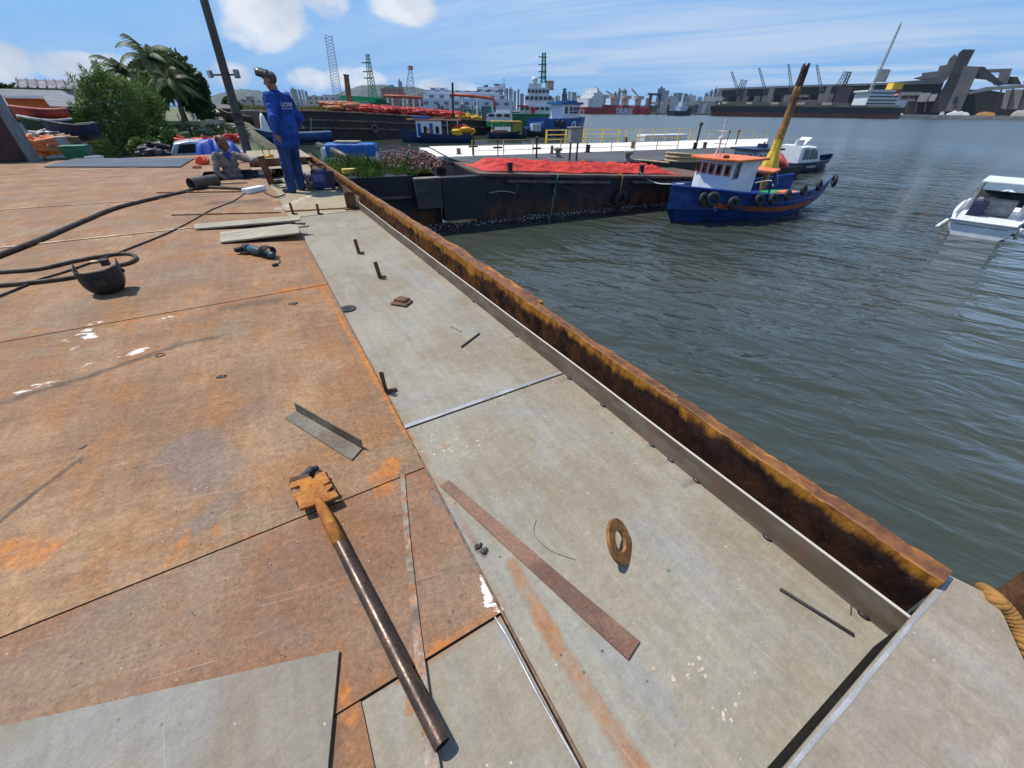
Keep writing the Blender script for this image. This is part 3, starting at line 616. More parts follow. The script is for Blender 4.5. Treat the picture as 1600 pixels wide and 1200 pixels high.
mb = MB(xf=hx); mb.box((.152, 0, .14), (.004, .08, .05)); build('lens', mb, GLASS, HT)
for s in (-1, 1):
    mb = MB(xf=hx); mb.lathe([(.012, 0), (.018, .006), (.018, .02), (.006, .026)], (-.06, s * .148, .17), 12, 0, (0, s, 0)); build('knob', mb, BLACKR, HT, smooth=True, auto=40)
mb = MB(xf=hx); mb.tube([(-.03 + .10 * cos(radians(a)), .12 * sin(radians(a)), .14) for a in range(90, 271, 15)], .008, 6); build('headband', mb, BLACKR, HT)
# angle grinder
GT = thing('angle_grinder', 'blue grey angle grinder with its cord wound up, on orange rust stain', 'angle grinder', P(398, 396))
a, b2 = P(390, 389, .055), P(424, 398, .05); ax = (b2 - a).normalized()
mb = MB(); mb.lathe([(.03, 0), (.045, .02), (.047, .09), (.042, .16), (.034, .2), (.033, .36), (.026, .40), (.012, .41)], a, 14, 0, ax); build('motor_body', mb, surf('tool_blue', (.03, .085, .10), (.02, .05, .06), .45), GT, smooth=True, auto=40)
mb = MB(); mb.lathe([(.02, -.10), (.04, -.08), (.045, -.01), (.03, .0)], a, 12, 0, ax); mb.lathe([(.025, -.045), (.03, 0), (.03, .04)], a - ax * .045, 12); build('gear_head', mb, DARKST, GT, smooth=True, auto=40)
mb = MB(); c = a - ax * .05; mb.lathe([(.001, -.045), (.075, -.045), (.08, -.03), (.08, -.02)], c, 20); build('guard', mb, DARKST, GT, smooth=True, auto=30)
mb = MB(); e = P(366, 391, .05); mb.tube([c, c.lerp(e, .25), c.lerp(e, .3), c.lerp(e, .85), e], [.012, .013, .026, .028, .018], 10); build('side_handle', mb, BLACKR, GT, smooth=True)
mb = MB(); cc_ = P(418, 394, .055); mb.tube([cc_ + ax * (.0155 * t / 6.283 - .05 + .012 * sin(t * .37)) + Vector(((.058 + .01 * sin(t * .7)) * sin(t) * ax.y, -(.058 + .01 * sin(t * .7)) * sin(t) * ax.x, .050 * cos(t) + .006)) for t in [k * .35 for k in range(120)]], .0078, 6)
mb.tube(curve([P(424, 398, .04), P(430, 401, .012), P(436, 404, .008), P(437, 411, .008), P(431, 414, .008)], 5), .0075, 6); build('cord', mb, BLACKR, GT, smooth=True)
mb = MB(); mb.box(P(430, 414, .018), (.05, .03, .028), .5); build('plug', mb, BLACKR, GT, bevel=.004)
# small litter on the strip
mb = MB(); mb.lathe([(.009, .0015), (.062, .0015), (.062, -.0015), (.009, -.0015)], P(543, 481) + Vector((0, 0, -.004)), 36, 0, (.03, .03, 1), cap=False); mb.lathe([(.009, .003), (.022, .003), (.022, 0), (.009, 0)], P(543, 481) + Vector((0, 0, -.003)), 20, 0, (.03, .03, 1), cap=False)
lone('grinding_disc', mb, surf('disc_black', (.022, .023, .026), (.04, .04, .043), .8), 'round black grinding disc lying flat on the grey strip', 'grinding disc')
flat('plate_offcut', [(610, 474), (624, 463), (645, 469), (634, 478)], .004, .012, RUSTY, 'small square rusty plate offcut, underneath another offcut', 'plate offcut', 'rusty plate offcuts')
flat('plate_offcut', [(615, 468), (625, 462), (641, 465), (632, 471)], .016, .010, RUSTY, 'small rusty plate offcut stacked on top of another offcut', 'plate offcut', 'rusty plate offcuts')
def rod(name, a, b, r, mat, label, cat, group=None, z=None, n=8, zb=None):
    z = -.012 + r if z is None else z; mb = MB(); mb.tube([P(*a, z), P(*b, z if zb is None else zb)], r, n); return lone(name, mb, mat, label, cat, group, smooth=True, auto=40)
rod('steel_rod', (721, 542), (749, 521), .006, DARKST, 'short dark steel rod on the grey strip beyond the cross weld', 'steel rod', 'steel rods lying about')
rod('steel_rod', (1219, 920), (1334, 992), .0052, DARKST, 'dark steel rod lying near the coaming and the end platform', 'steel rod', 'steel rods lying about')
rod('steel_rod', (268, 336), (438, 332), .010, RUSTY, 'long thin rusty rod lying behind the two boards', 'steel rod', 'steel rods lying about', z=.017)
rod('steel_rod', (245, 301), (392, 299), .010, RUSTY, 'long thin rod lying just beyond the thick hose', 'steel rod', 'steel rods lying about', z=.023)
rod('steel_rod', (333, 287), (386, 285), .016, surf('pale_rod', (.45, .36, .24), None, .6), 'short pale rod beside the dark pipe', 'steel rod', 'steel rods lying about', z=.03)
mb = MB(); mb.beam(P(704, 510, -.008), P(721, 518, -.008), .007, .006); lone('wood_splinter', mb, WOOD, 'pale wood splinter lying on the grey strip', 'splinter')
p = P(1330, 948, -.009); d = Vector((.92, .39, 0)) * .03; mb = MB(); mb.tube([p - d, p, p + d], [.0016, .0016, .0026], 6); lone('electrode_stub', mb, DARKST, 'short burnt welding electrode stub at the foot of the coaming', 'electrode stub')
# angle iron
AI = [P(445, 654, .006), P(550, 720, .006)]; AJ = [P(463, 643, .006), P(566, 702, .006)]
mb = MB(); mb.slab([AI[0], AI[1], AJ[1], AJ[0]], (0, 0, .005)); up_ = Vector((0, 0, .052)); sd = (AJ[0] - AI[0]).normalized() * .005
lean = (AJ[0] - AI[0]).normalized() * .006
mb.slab([AJ[0], AJ[1], AJ[1] + up_ + lean, AJ[0] + up_ + lean], sd)
lone('angle_iron', mb, surf('angle_steel', (.185, .165, .130), (.115, .092, .066), .45, .4, 5, rust=.6, rlo=.55, rhi=.7), 'short piece of angle iron lying on the rusty plates', 'angle iron', bevel=.0012)
# pipe handled lifting tool
TT = thing('lifting_bar', 'steel pipe with a notched orange plate head lying across the rusty plates', 'bar tool', P(600, 970))
ta, tb = P(506, 800, .046), P(691, 1164, .026); ax = (tb - ta).normalized(); L_ = (tb - ta).length
mb = MB(); prof = [(.0195, 0), (.0205, .25), (.021, L_), (.0172, L_), (.0172, L_ - .25)]; mb.lathe(prof, ta, 24, 0, ax, cap=False)
build('pipe', mb, surf('pipe_steel', (.115, .075, .052), (.065, .045, .036), .38, .55, 8, stretch=(2, 2, .4), grain=.3, bump=.001), TT, smooth=True, auto=40)
mb = MB(); mb.tube([ta - ax * .06 + Vector((0, 0, .004)), ta, ta + ax * .05, ta + ax * .16], [.014, .020, .0215, .0212], 16); build('neck', mb, ORUST, TT, smooth=True)
hd = [(170, 400), (540, 285), (590, 345), (640, 260), (800, 190), (905, 375), (780, 450), (790, 468), (935, 420), (960, 465), (845, 572), (855, 590), (1005, 550), (1070, 655), (810, 765), (700, 690), (600, 825), (335, 905), (290, 745), (205, 640), (365, 565), (335, 455), (160, 515)]
pts = [P(440 + x / 12, 720 + y / 12, .052) for x, y in hd]
mb = MB(); mb.slab(pts, (0, 0, -.012)); build('head_plate', mb, ORUST, TT, bevel=.0015)
for q in [((180, 420), (540, 320)), ((300, 800), (600, 740)), ((760, 620), (1040, 610)), ((660, 300), (850, 300))]:
    mb = MB(); mb.beam(P(440 + q[0][0] / 12, 720 + q[0][1] / 12, .02), P(440 + q[1][0] / 12, 720 + q[1][1] / 12, .02), .02, .04); build('head_rib', mb, RUSTY, TT)
mb = MB(); ba, bb = P(463, 748, .02), P(489, 734, .022); mb.lathe([(.001, 0), (.004, .004), (.020, .06), (.022, .062), (.012, .075), (.011, .09)], ba, 12, 0, bb - ba)
lone('cone_brush', mb, surf('black_bristle', (.02, .02, .024), (.06, .06, .07), .6, 0, 50), 'small black cone brush beside the orange tool head', 'cone brush')
# bars and strips
mb = MB(); n_ = 24; L1, L2 = [], []
for i in range(n_ + 1):
    t = i / n_; xm = 628.5 + (678.5 - 628.5) * t ** 1.25; y_ = 728 + 490 * t; hw = 3.6 + 8.6 * t ** 1.6
    L1.append(P(xm - hw, y_, .006)); L2.append(P(xm + hw, y_, .006))
mb.loft([[a, b_, b_ - Vector((0, 0, .005)), a - Vector((0, 0, .005))] for a, b_ in zip(L1, L2)])
lone('flat_bar', mb, surf('flatbar_rust', (.24, .205, .165), (.13, .09, .06), .6, .2, 8, rust=.9, rlo=.46, rhi=.58, rsc=14, rcol=(.22, .085, .03), grain=.35), 'thin rusty flat bar lying under the pipe of the tool', 'flat bar')
mb = MB(); rings = []
for i in range(31):
    t = i / 30; a = P(687 + (982 - 687) * t, 757 + (1030 - 757) * t); b_ = P(701 + (1000 - 701) * t, 748 + (1001 - 748) * t); z = -.0105 + .006 * max(0, t - .5) + .002 * sin(t * 7)
    a.z = b_.z = z; rings.append([a + Vector((0, 0, .004)), b_ + Vector((0, 0, .004)), b_, a])
mb.loft(rings); lone('steel_strip', mb, surf('strip_brown', (.215, .118, .072), (.125, .066, .044), .6, .1, 3.2, rust=.6, rlo=.52, rhi=.66, rsc=7, grain=.3, gsc=120), 'wide brown steel strip lying slantwise on the grey deck strip', 'steel strip')
# flange ring on its edge
B0 = P(981, 879, -.012); D_ = .152; lo, hi = .3, 3.0; r_ = ray(954, 813)
best = min((abs(((EYE + r_ * t) - B0).length - D_), t) for t in [.8 + k * .002 for k in range(700)] if (EYE + r_ * t - B0).z > .04)[1]
T0 = EYE + r_ * best; a = (T0 - B0).normalized(); c = (T0 + B0) / 2; vw = (c - EYE).normalized(); vw = (vw - a * vw.dot(a)).normalized(); s_ = a.cross(vw)
n = (vw * .50 + s_ * .87).normalized(); R_ = (T0 - B0).length / 2
mb = MB(); h_ = .0065; mb.lathe([(R_ * .47, -h_), (R_ * .98, -h_), (R_, -h_ + .0012), (R_, h_ - .0012), (R_ * .98, h_), (R_ * .47, h_), (R_ * .47, -h_)], c, 40, 0, n, cap=False)
lone('flange_ring', mb, surf('ring_rust', (.30, .14, .035), (.20, .085, .025), .7, .1, 25, bump=.0015, grain=.3), 'rusty flange ring standing on its edge on the grey strip', 'flange ring', smooth=True, auto=35)
# pipe, box, hoses
PT = thing('steel_pipe', 'short dark open ended pipe lying beside the man in the hatch', 'pipe', P(316, 292))
pa, pb = P(298, 288, .11), P(338, 281.5, .11); ax = pb - pa
mb = MB(); mb.lathe([(.105, 0), (.105, ax.length), (.090, ax.length), (.090, 0), (.105, 0)], pa, 24, 0, ax, cap=False); build('pipe_wall', mb, surf('pipe_grey', (.10, .085, .07), (.07, .055, .045), .6, .2, 5, rust=.5), PT, smooth=True, auto=40)
mb = MB(); mb.beam(P(383, 299, .055), P(411, 293.5, .055), .16, .085); lone('lamp_box', mb, surf('white_plastic', (.80, .80, .82), (.74, .74, .77), .4), 'long white box at the end of the black cable', 'white box', bevel=.012)
def hose(name, pix, r, label, cat, mat, k=8, z=None, group=None):
    mb = MB(); mb.tube(curve([P(*q[:2], (q[2] if len(q) > 2 else (r + .008))) for q in pix], k), r, 10); return lone(name, mb, mat, label, cat, group, smooth=True)
hose('hose', [(-60, 421), (0, 398), (60, 375), (130, 345), (180, 325), (240, 310), (290, 299), (312, 293), (350, 293.5), (395, 296)], .026, 'thick brown hose curving from the left edge to the white box', 'hose', CABLE)
hose('hose', [(-50, 428), (0, 425), (60, 420), (120, 407), (165, 399), (195, 396), (210, 399), (211, 405), (200, 411), (180, 416), (165, 423), (120, 432), (60, 440), (-40, 449)], .017, 'brown hose doubled back in a loop beside the welding helmet', 'hose', CABLE)
hose('cable', [(384, 301), (365, 314), (330, 328), (300, 345), (262, 364), (200, 389), (165, 402), (140, 411), (100, 425), (60, 437), (30, 450), (-40, 478)], .009, 'thin black cable running from the white box across the rusty plates', 'cable', BLACKR)
mb = MB(); mb.ball(P(147, 409, .02), (.05, .022, .014)); lone('cable_clamp', mb, surf('brass', (.4, .3, .16), None, .5, .3), 'small pale clamp lying inside the loop of hose', 'clamp', smooth=True)
# litter: slag, shell, bits
def lump(name, px, py, r, mat, label, cat, seed=0, flat_=.55, z=0.0, group=None):
    mb = MB(); rnd = random.Random(seed); c = P(px, py, z)
    for k in range(5): mb.ball(c + Vector((rnd.uniform(-r, r) * .7, rnd.uniform(-r, r) * .5, r * flat_ * .5)), (r * rnd.uniform(.4, .8), r * rnd.uniform(.3, .6), r * flat_ * rnd.uniform(.5, 1)), n=8, k=5)
    mb.V = [v + Vector((noise.noise(v * 90), noise.noise(v * 90 + Vector((5, 5, 5))), 0)) * r * .25 for v in mb.V]; return lone(name, mb, mat, label, cat, group, smooth=False)
lump('shell', 348, 590, .022, surf('mussel', (.03, .03, .035), None, .4), 'dark mussel shell lying on the rusty plate', 'shell', 1)
lump('slag_lump', 130, 700, .011, DARKST, 'small black slag lump beside the dark stain on the left', 'slag', 2)
lump('slag_lump', 747, 853, .012, DARKST, 'spiky slag lump beside the seam, farther of a pair', 'slag', 3, z=-.01); lump('slag_lump', 757, 862, .013, DARKST, 'spiky slag lump beside the seam, nearer of a pair', 'slag', 4, z=-.01)
lump('slag_lump', 972, 611, .014, DARKST, 'small slag lump at the foot of the coaming', 'slag', 5, z=-.01)
lump('metal_scrap', 458, 476, .035, DARKST, 'bent scrap of dark metal near the grinding disc', 'scrap', 6, .3)
lump('metal_scrap', 546, 580, .012, REDP, 'tiny red scrap on the rusty plate', 'scrap', 7, .4)
mb = MB(); c = P(250, 555, .006); mb.torus(c, .022, .004, (0, 0, 1), 16, 6); lone('wire_ring', mb, RUSTY, 'small rusty ring of wire on the rusty plate', 'wire ring')
mb = MB(); mb.tube(curve([P(0, 835, .004), P(30, 842, .004), P(60, 822, .004), P(85, 824, .004), P(88, 838, .004)], 6) , .0012, 5); lone('wire', mb, surf('copper_wire', (.5, .36, .22), None, .5), 'thin curled wire lying at the left edge of the rusty plates', 'wire')
mb = MB(); mb.tube(curve([P(838, 812, -.009), P(835, 835, -.009), P(860, 860, -.009), P(900, 875, -.009)], 8), .0010, 5); lone('thread', mb, surf('green_thread', (.10, .13, .09), None, .8), 'thin green thread lying on the grey strip', 'thread')
rnd = random.Random(21); mb = MB()
def flake(c, r, z):
    n = rnd.randint(4, 6); a0 = rnd.uniform(0, 6); pts = [c + Vector((cos(a0 + 2 * pi * i / n) * r * rnd.uniform(.5, 1.2), sin(a0 + 2 * pi * i / n) * r * rnd.uniform(.3, 1), z)) for i in range(n)]
    if abs(c.x - .25) < .015: return
    mb.slab(pts, (0, 0, -.0008))
for px, py, sx, sy, n, r in [(705, 690, 32, 12, 60, .0055), (700, 590, 80, 30, 40, .0045), (760, 560, 90, 35, 40, .0045), (900, 640, 90, 50, 45, .004), (880, 530, 40, 25, 30, .004), (1000, 700, 90, 60, 30, .0035), (1075, 1045, 22, 12, 12, .0055), (1130, 1110, 20, 20, 8, .006), (1210, 930, 120, 60, 26, .0032), (860, 760, 60, 40, 26, .0035), (830, 610, 60, 20, 40, .005), (660, 480, 90, 40, 20, .005)]:
    for k in range(n):
        c = P(rnd.gauss(px, sx), rnd.gauss(py, sy))
        if .27 < c.x < 1.18 and c.y > -.12: c.z = 0; flake(c, r * rnd.uniform(.4, 1.5), -.0100)
lone('paint_flakes', mb, surf('flake', (.55, .48, .36), (.40, .31, .20), .8, 0, 30), 'pale paint flakes scattered on the grey strip', 'paint flakes', kind='stuff')
mb = MB()
for k in range(200):
    px, py = rnd.uniform(0, 620), rnd.uniform(480, 1180); c = P(px, py)
    if c.x < .23 and c.y > .52: c.z = 0; flake(c, rnd.uniform(.001, .0028) * (1 + c.y * .2), .0072)
lone('grit', mb, surf('grit', (.42, .33, .25), (.05, .04, .035), .8, 0, 3, lo=.48, hi=.52), 'pale and dark grit scattered over the rusty plates', 'grit', kind='stuff')
# rope over the near right corner, rusty post outboard
RC = curve([P(1536, 922, .02), P(1552, 934, .115), P(1572, 955, .10), P(1592, 985, .07), P(1615, 1035, .03), P(1650, 1120, -.1)], 16)
mb = MB(); up2 = Vector((0, 0, 1))
for s in range(3):
    pts = []
    for i, p in enumerate(RC):
        t = (RC[min(i + 1, len(RC) - 1)] - RC[max(i - 1, 0)]).normalized(); u = t.cross(up2).normalized(); v = u.cross(t); a = i * .55 + s * 2.094
        pts.append(p + (u * cos(a) + v * sin(a)) * .0105)
    mb.tube(pts, .0125, 8)
lone('mooring_rope', mb, surf('rope_orange', (.42, .21, .05), (.26, .12, .028), .85, 0, 60, grain=.4, stretch=(1, 1, 1), bump=.002), 'thick twisted orange mooring rope over the edge of the end platform', 'rope', smooth=True)
p = P(1668, 930, .12); mb = MB(); mb.lathe([(.085, -.6), (.085, .06), (.095, .065), (.095, .085), (.03, .09)], p + Vector((0, 0, -.02)), 28); lone('bollard', mb, RUSTY, 'rusty round post standing outboard at the right edge', 'bollard', smooth=True, auto=40)
# far end of the deck: leaning bulkhead, crate, gloves, tool clutter
bt = thing('bulkhead_panel', 'tall rusty brown steel panel with a grey flange at the far left edge', 'steel panel', P(30, 254))
a, b2 = P(-60, 256), P(46, 254); mb = MB(); hgt = up(a * 1.0, 100)
d = (b2 - a).normalized(); mb.slab([a, b2, b2 + Vector((0, 0, 1.62)), a + Vector((0, 0, 1.62))], Vector((-d.y, d.x, 0)) * .06); build('panel', mb, surf('panel_brown', (.062, .026, .020), (.035, .017, .015), .7, 0, 2), bt)
mb = MB(); c = P(62, 250); mb.slab([b2 + d * .003, c, c + Vector((0, 0, 1.75)), b2 + d * .003 + Vector((0, 0, 1.63))], Vector((-d.y, d.x, 0)) * .05); build('flange', mb, surf('flange_grey', (.22, .22, .21), (.16, .16, .16), .7, 0, 2), bt)
mb = MB(); c = P(126, 248); z0 = c.z
mb.loft([[c + Vector((sx * (.26 + .05 * t), sy * (.2 + .04 * t), z0 + .36 * t)) for sx, sy in ((-1, -1), (1, -1), (1, 1), (-1, 1))] for t in (0, .9, 1)]); lone('crate', mb, surf('green_plastic', (.02, .17, .075), (.015, .11, .05), .45), 'green plastic tub standing on the dark plate at far left', 'tub', bevel=.02)
mb = MB(); mb.beam(P(136, 246, .07), P(158, 245, .05), .2, .06); lone('rag', mb, WHITECL, 'crumpled white rag beside the green tub', 'rag')
lump('glove', 322, 257, .17, surf('glove_orange', (.75, .10, .035), (.5, .07, .03), .7), 'orange red work gloves in a heap left of the man in the hatch', 'gloves', 9, .9, .015)
lump('glove', 309, 263, .10, surf('glove_leather', (.55, .22, .10), None, .8), 'tan leather glove beside the orange gloves', 'glove', 10, .6, .015)
# ================================================================ people
SKIN = surf('skin', (.30, .145, .085), (.24, .11, .065), .55, 0, 8, grain=.08)
SKIND = surf('skin_dark', (.17, .075, .045), (.13, .056, .034), .5, 0, 8, grain=.08)
HAIR = surf('hair', (.012, .010, .010), None, .6)
def fingers(mb, wrist, d, palm_n, L=.085, curl=.5, w_=.04, r=.0085, thumb=1):
    """palm plus five unequal fingers from the wrist along d; they curl towards palm_n"""
    d = Vector(d).normalized(); n = Vector(palm_n); n = (n - d * n.dot(d)).normalized(); s = d.cross(n)
    wrist = Vector(wrist); k = wrist + d * .085
    for i, (o, l) in enumerate([(-1.1, .92), (-.37, 1.0), (.37, .94), (1.1, .74)]):
        b = k + s * (o * w_ * .5); mb.tube([wrist + s * (o * w_ * .32), b], [.016, .014], 8); mb.ball(b, .0135, n=8, k=6)
        p = b; dd = d.copy(); f = L * l
        for j, q in enumerate((.45, .32, .23)):
            ang = curl * (.55 + .35 * j); dd = (dd * cos(ang) + n * sin(ang)).normalized(); n2 = (n - dd * n.dot(dd)).normalized(); n = n2
            e = p + dd * f * q; cone(mb, p, e, r * (1 - .1 * j), r * (.9 - .1 * j), 7); p = e
        n = Vector(palm_n); n = (n - d * n.dot(d)).normalized()
    tb = wrist + d * .03 + s * (-w_ * .55 * thumb); t1 = tb + (d * .6 - s * .8 * thumb + n * .3).normalized() * .042; t2 = t1 + (d * .9 - s * .3 * thumb + n * .35).normalized() * .03
    cone(mb, tb, t1, .013, .0105, 7); cone(mb, t1, t2, .0105, .0085, 7); mb.ball(wrist + d * .045, (.04, .04, .028), n=10, k=7)
def head(mb, c, fwd, upv, k=1.0):
    c = Vector(c); f = Vector(fwd).normalized(); u = Vector(upv).normalized(); s = f.cross(u).normalized(); u = s.cross(f)
    R = Matrix((f, s, u)).transposed()
    def L(a, b, h): return c + R @ Vector((a, b, h)) * k
    mb.ball(L(-.008, 0, .035), (.098 * k, .078 * k, .098 * k), rot=R); mb.ball(L(.022, 0, -.035), (.068 * k, .060 * k, .080 * k), rot=R)
    mb.ball(L(.055, 0, -.085), (.030 * k, .032 * k, .026 * k), rot=R, n=10, k=7); cone(mb, L(.085, 0, .03), L(.108, 0, -.018), .009 * k, .016 * k, 8)
    for q in (-1, 1):
        mb.ball(L(-.005, q * .078, -.005), (.022 * k, .009 * k, .032 * k), rot=R, n=10, k=7); mb.ball(L(.070, q * .030, .036), (.018 * k, .024 * k, .009 * k), rot=R, n=8, k=6); mb.ball(L(.052, q * .042, -.025), (.026 * k, .022 * k, .022 * k), rot=R, n=8, k=6)
        mb.ball(L(.086, q * .012, -.056), (.010 * k, .018 * k, .006 * k), rot=R, n=8, k=5)
    return L, R
def eyes(L, R, par):
    for q in (-1, 1):
        e = MB(); e.ball(L(.078, q * .031, .014), (.008, .014, .008), rot=R, n=10, k=7); build('eye', e, surf('eye_white', (.55, .5, .45), None, .3), par, smooth=True)
        e = MB(); e.ball(L(.084, q * .031, .014), (.004, .006, .006), rot=R, n=8, k=6); build('pupil', e, HAIR, par, smooth=True)
def folds(amp, sc=(9, 9, 5)):
    return lambda p: amp * (noise.noise((p.x * sc[0], p.y * sc[1], p.z * sc[2])) + .6 * noise.noise((p.x * sc[0] * 2.3 + 4, p.y * sc[1] * 2.3, p.z * sc[2] * 2.3 + (p.x + p.y) * 6)))
JACK = surf('work_jacket', (.014, .075, .38), (.010, .042, .22), .85, 0, 4, grain=.12, gsc=200)
JEAN = surf('work_jeans', (.020, .055, .165), (.012, .032, .105), .9, 0, 6, grain=.2, gsc=150, stretch=(1, 1, .4))
BOOT = surf('dusty_boot', (.085, .065, .048), (.05, .038, .03), .8, 0, 12)
WP = P(466, 298); WP.z = -.006
W = thing('person', 'man in blue work jacket and jeans standing with a raised welding mask on his head', 'person', WP)
X = frame(WP, (-.66, .75, 0)) @ Matrix(((1, 0, -.075, 0), (0, 1, -.03, 0), (0, 0, 1, 0), (0, 0, 0, 1)))
mb = MB(xf=X)
hip, chest, nk = Vector((.0, 0, .94)), Vector((.015, -.01, 1.30)), Vector((.03, 0, 1.47))
cone(mb, hip, chest, .115, .13); cone(mb, chest + Vector((0, .1, .06)), chest + Vector((0, -.1, .06)), .075, .075); cone(mb, nk - Vector((0, 0, .03)), nk + Vector((.015, 0, .09)), .056, .054)
LA = [Vector((.005, .185, 1.405)), Vector((-.10, .30, 1.13)), Vector((-.06, .285, .90))]; RA = [Vector((.02, -.185, 1.405)), Vector((-.05, -.315, 1.13)), Vector((.06, -.40, 1.00))]
for A in (LA, RA): cone(mb, A[0], A[1], .05, .040); cone(mb, A[1], A[2], .040, .027)
fingers(mb, LA[2], (-.15, -.45, -.75), (.6, -.3, -.2), curl=.35, thumb=-1); fingers(mb, RA[2], (.15, -.95, -.02), (.2, 0, -1), curl=.18, thumb=1)
LL = [Vector((0, .10, .92)), Vector((.02, .13, .49)), Vector((-.02, .155, .09))]; RL = [Vector((0, -.10, .92)), Vector((.05, -.12, .49)), Vector((.03, -.13, .09))]
for A, t in ((LL, .35), (RL, -.2)): cone(mb, A[0], A[1], .078, .05); cone(mb, A[1], A[2], .052, .038); cone(mb, A[2] - Vector((.02, 0, .04)), A[2] + Vector((.13, .13 * t, -.055)), .036, .03)
HC = nk + Vector((.045, .012, .165)); L_, R_ = head(mb, HC, (.95, .42, -.22), (.2, 0, 1)); 
body = organic('body', mb, SKIN, W, .009, 4)
L_, R_ = head(MB(xf=X), HC, (.95, .42, -.22), (.2, 0, 1))
# hair at the back of the head
mb = MB(xf=X); mb.ball(L_(-.022, 0, .03), (.093, .080, .095), rot=R_); organic('hair', mb, surf('grey_hair', (.10, .09, .085), (.03, .028, .027), .8, 0, 30), W, .008, 2)
# jacket
mb = MB(xf=X)
for z, rx, ry, x0 in [(.80, .175, .235, -.005), (.90, .178, .235, -.005), (1.02, .175, .228, .0), (1.12, .172, .228, .01), (1.22, .170, .232, .012), (1.31, .160, .235, .015), (1.38, .138, .21, .02)]: mb.ball((x0, 0, z), (rx, ry, .15 if z < 1.3 else .09), n=18)
mb.ball((.012, 0, 1.425), (.105, .19, .055), n=18); cone(mb, (.0, .13, 1.40), (.0, -.13, 1.40), .085, .085); mb.tube([nk + Vector((-.005, 0, -.05)), nk + Vector((.005, 0, .04))], [.085, .068], 14)
for A in (LA, RA): cone(mb, A[0], A[1], .092, .076); cone(mb, A[1], A[1].lerp(A[2], .80), .074, .056)
organic('jacket', mb, JACK, W, .012, 10, folds(.024, (8, 8, 6)))
mb = MB(xf=X); mb.tube([(nk.x + .005 + .070 * cos(a), .072 * sin(a), nk.z + .02 + .012 * cos(a)) for a in [2 * pi * i / 18 for i in range(18)]], .016, 8, closed=True); build('collar', mb, surf('collar_navy', (.008, .03, .16), None, .9), W, smooth=True)
# lettering on the back of the jacket, curved with it
LET = surf('letter_white', (.78, .80, .86), None, .7)
def back_text(txt, z, size, wdt):
    t = MB(); t.text(txt, size, Matrix.Identity(4), 0, .0006, 'CENTER', wdt); mb = MB(xf=X)
    out = []
    for v in t.V:
        y = -v.x * 1.0; a = y / .225; yy = .235 * sin(a) / 1.0; xx = .015 - .178 * max(0, cos(a)) - .012 - v.z; out.append((xx, -(-yy) if False else yy, z + v.y))
    mb.add([(x, -y if False else y, zz) for x, y, zz in out], t.F); return mb
build('lettering', back_text('LICMAR', 1.315, .085, .24), LET, W); build('lettering', back_text('SOLDAS E CALDEIRARIA', 1.262, .022, .24), LET, W)
# jeans, belt line
mb = MB(xf=X); mb.ball((0, 0, .93), (.135, .175, .10), n=18); mb.ball((-.035, .07, .89), (.10, .095, .10)); mb.ball((-.035, -.07, .89), (.10, .095, .10))
for A in (LL, RL): cone(mb, A[0] - Vector((0, 0, .03)), A[1], .122, .094); cone(mb, A[1], A[2] - Vector((0, 0, .035)), .094, .082)
organic('jeans', mb, JEAN, W, .012, 5, folds(.015, (9, 9, 8)))
for A, t in ((LL, .35), (RL, -.2)):
    mb = MB(xf=X); a = A[2]; cone(mb, a - Vector((.035, 0, .04)), a + Vector((.14, .14 * t, -.052)), .050, .040); cone(mb, a - Vector((.03, 0, .045)), a + Vector((0, 0, .05)), .05, .052); o = organic('boot', mb, BOOT, W, .012, 4)
    for v in o.data.vertices: v.co.z = max(v.co.z, .002)
# welding mask pushed up on the head
MK = surf('mask_grey', (.055, .055, .058), (.035, .035, .037), .28, 0, 5)
def mask(u, v):
    a = radians(-95 + 190 * u); t = v; r = .115 - .018 * t; z = -.045 + .25 * t
    p = Vector((r * cos(a) * 1.08, r * sin(a), z)); q = Matrix.Rotation(radians(-82), 3, 'Y') @ p
    return Vector((HC.x, HC.y, HC.z)) + R_ @ (Vector((q.x * -1, q.y, q.z)) if False else Vector((q.x + .0, q.y, q.z + .055)))
def mask(u, v):
    # shell opening downwards, running forward and up from the forehead
    a = radians(-92 + 184 * u); r = .118 - .03 * max(0, v - .55); along = -.03 + .18 * v; drop = .108 * cos(a) - .02 + .03 * v
    return L_(along, .112 * sin(a) * (1 - .18 * max(0, v - .6)), .045 + drop + .055 * v - .10 * max(0, v - .8))
mb = MB(xf=X); mb.grid(mask, 19, 11); e_ = [mask(i / 18, 1) for i in range(19)]; mb.add(e_, [tuple(range(19))]); e_ = MB()
o = build('welding_mask', mb, MK, W, smooth=True, auto=50); solid(o, .004)
mb = MB(xf=X)
c0 = L_(.09, 0, .175); Rm = R_ @ Matrix.Rotation(radians(-18), 3, 'Y'); mb.box(c0, (.085, .11, .025), 0, 0, Rm); sub = build('mask_visor', mb, surf('visor', (.42, .42, .43), (.3, .3, .3), .2, .6), o, bevel=.008)
mb = MB(xf=X); mb.tube([L_(.0 + .098 * cos(a), .088 * sin(a), .055) for a in [2 * pi * i / 20 for i in range(20)]], .011, 7, closed=True); mb.tube([L_(-.01, .095 * cos(a), .04 + .098 * sin(a)) for a in [pi * i / 12 for i in range(13)]], .011, 6); build('headband', mb, surf('band_grey', (.12, .115, .11), None, .6), W, smooth=True)
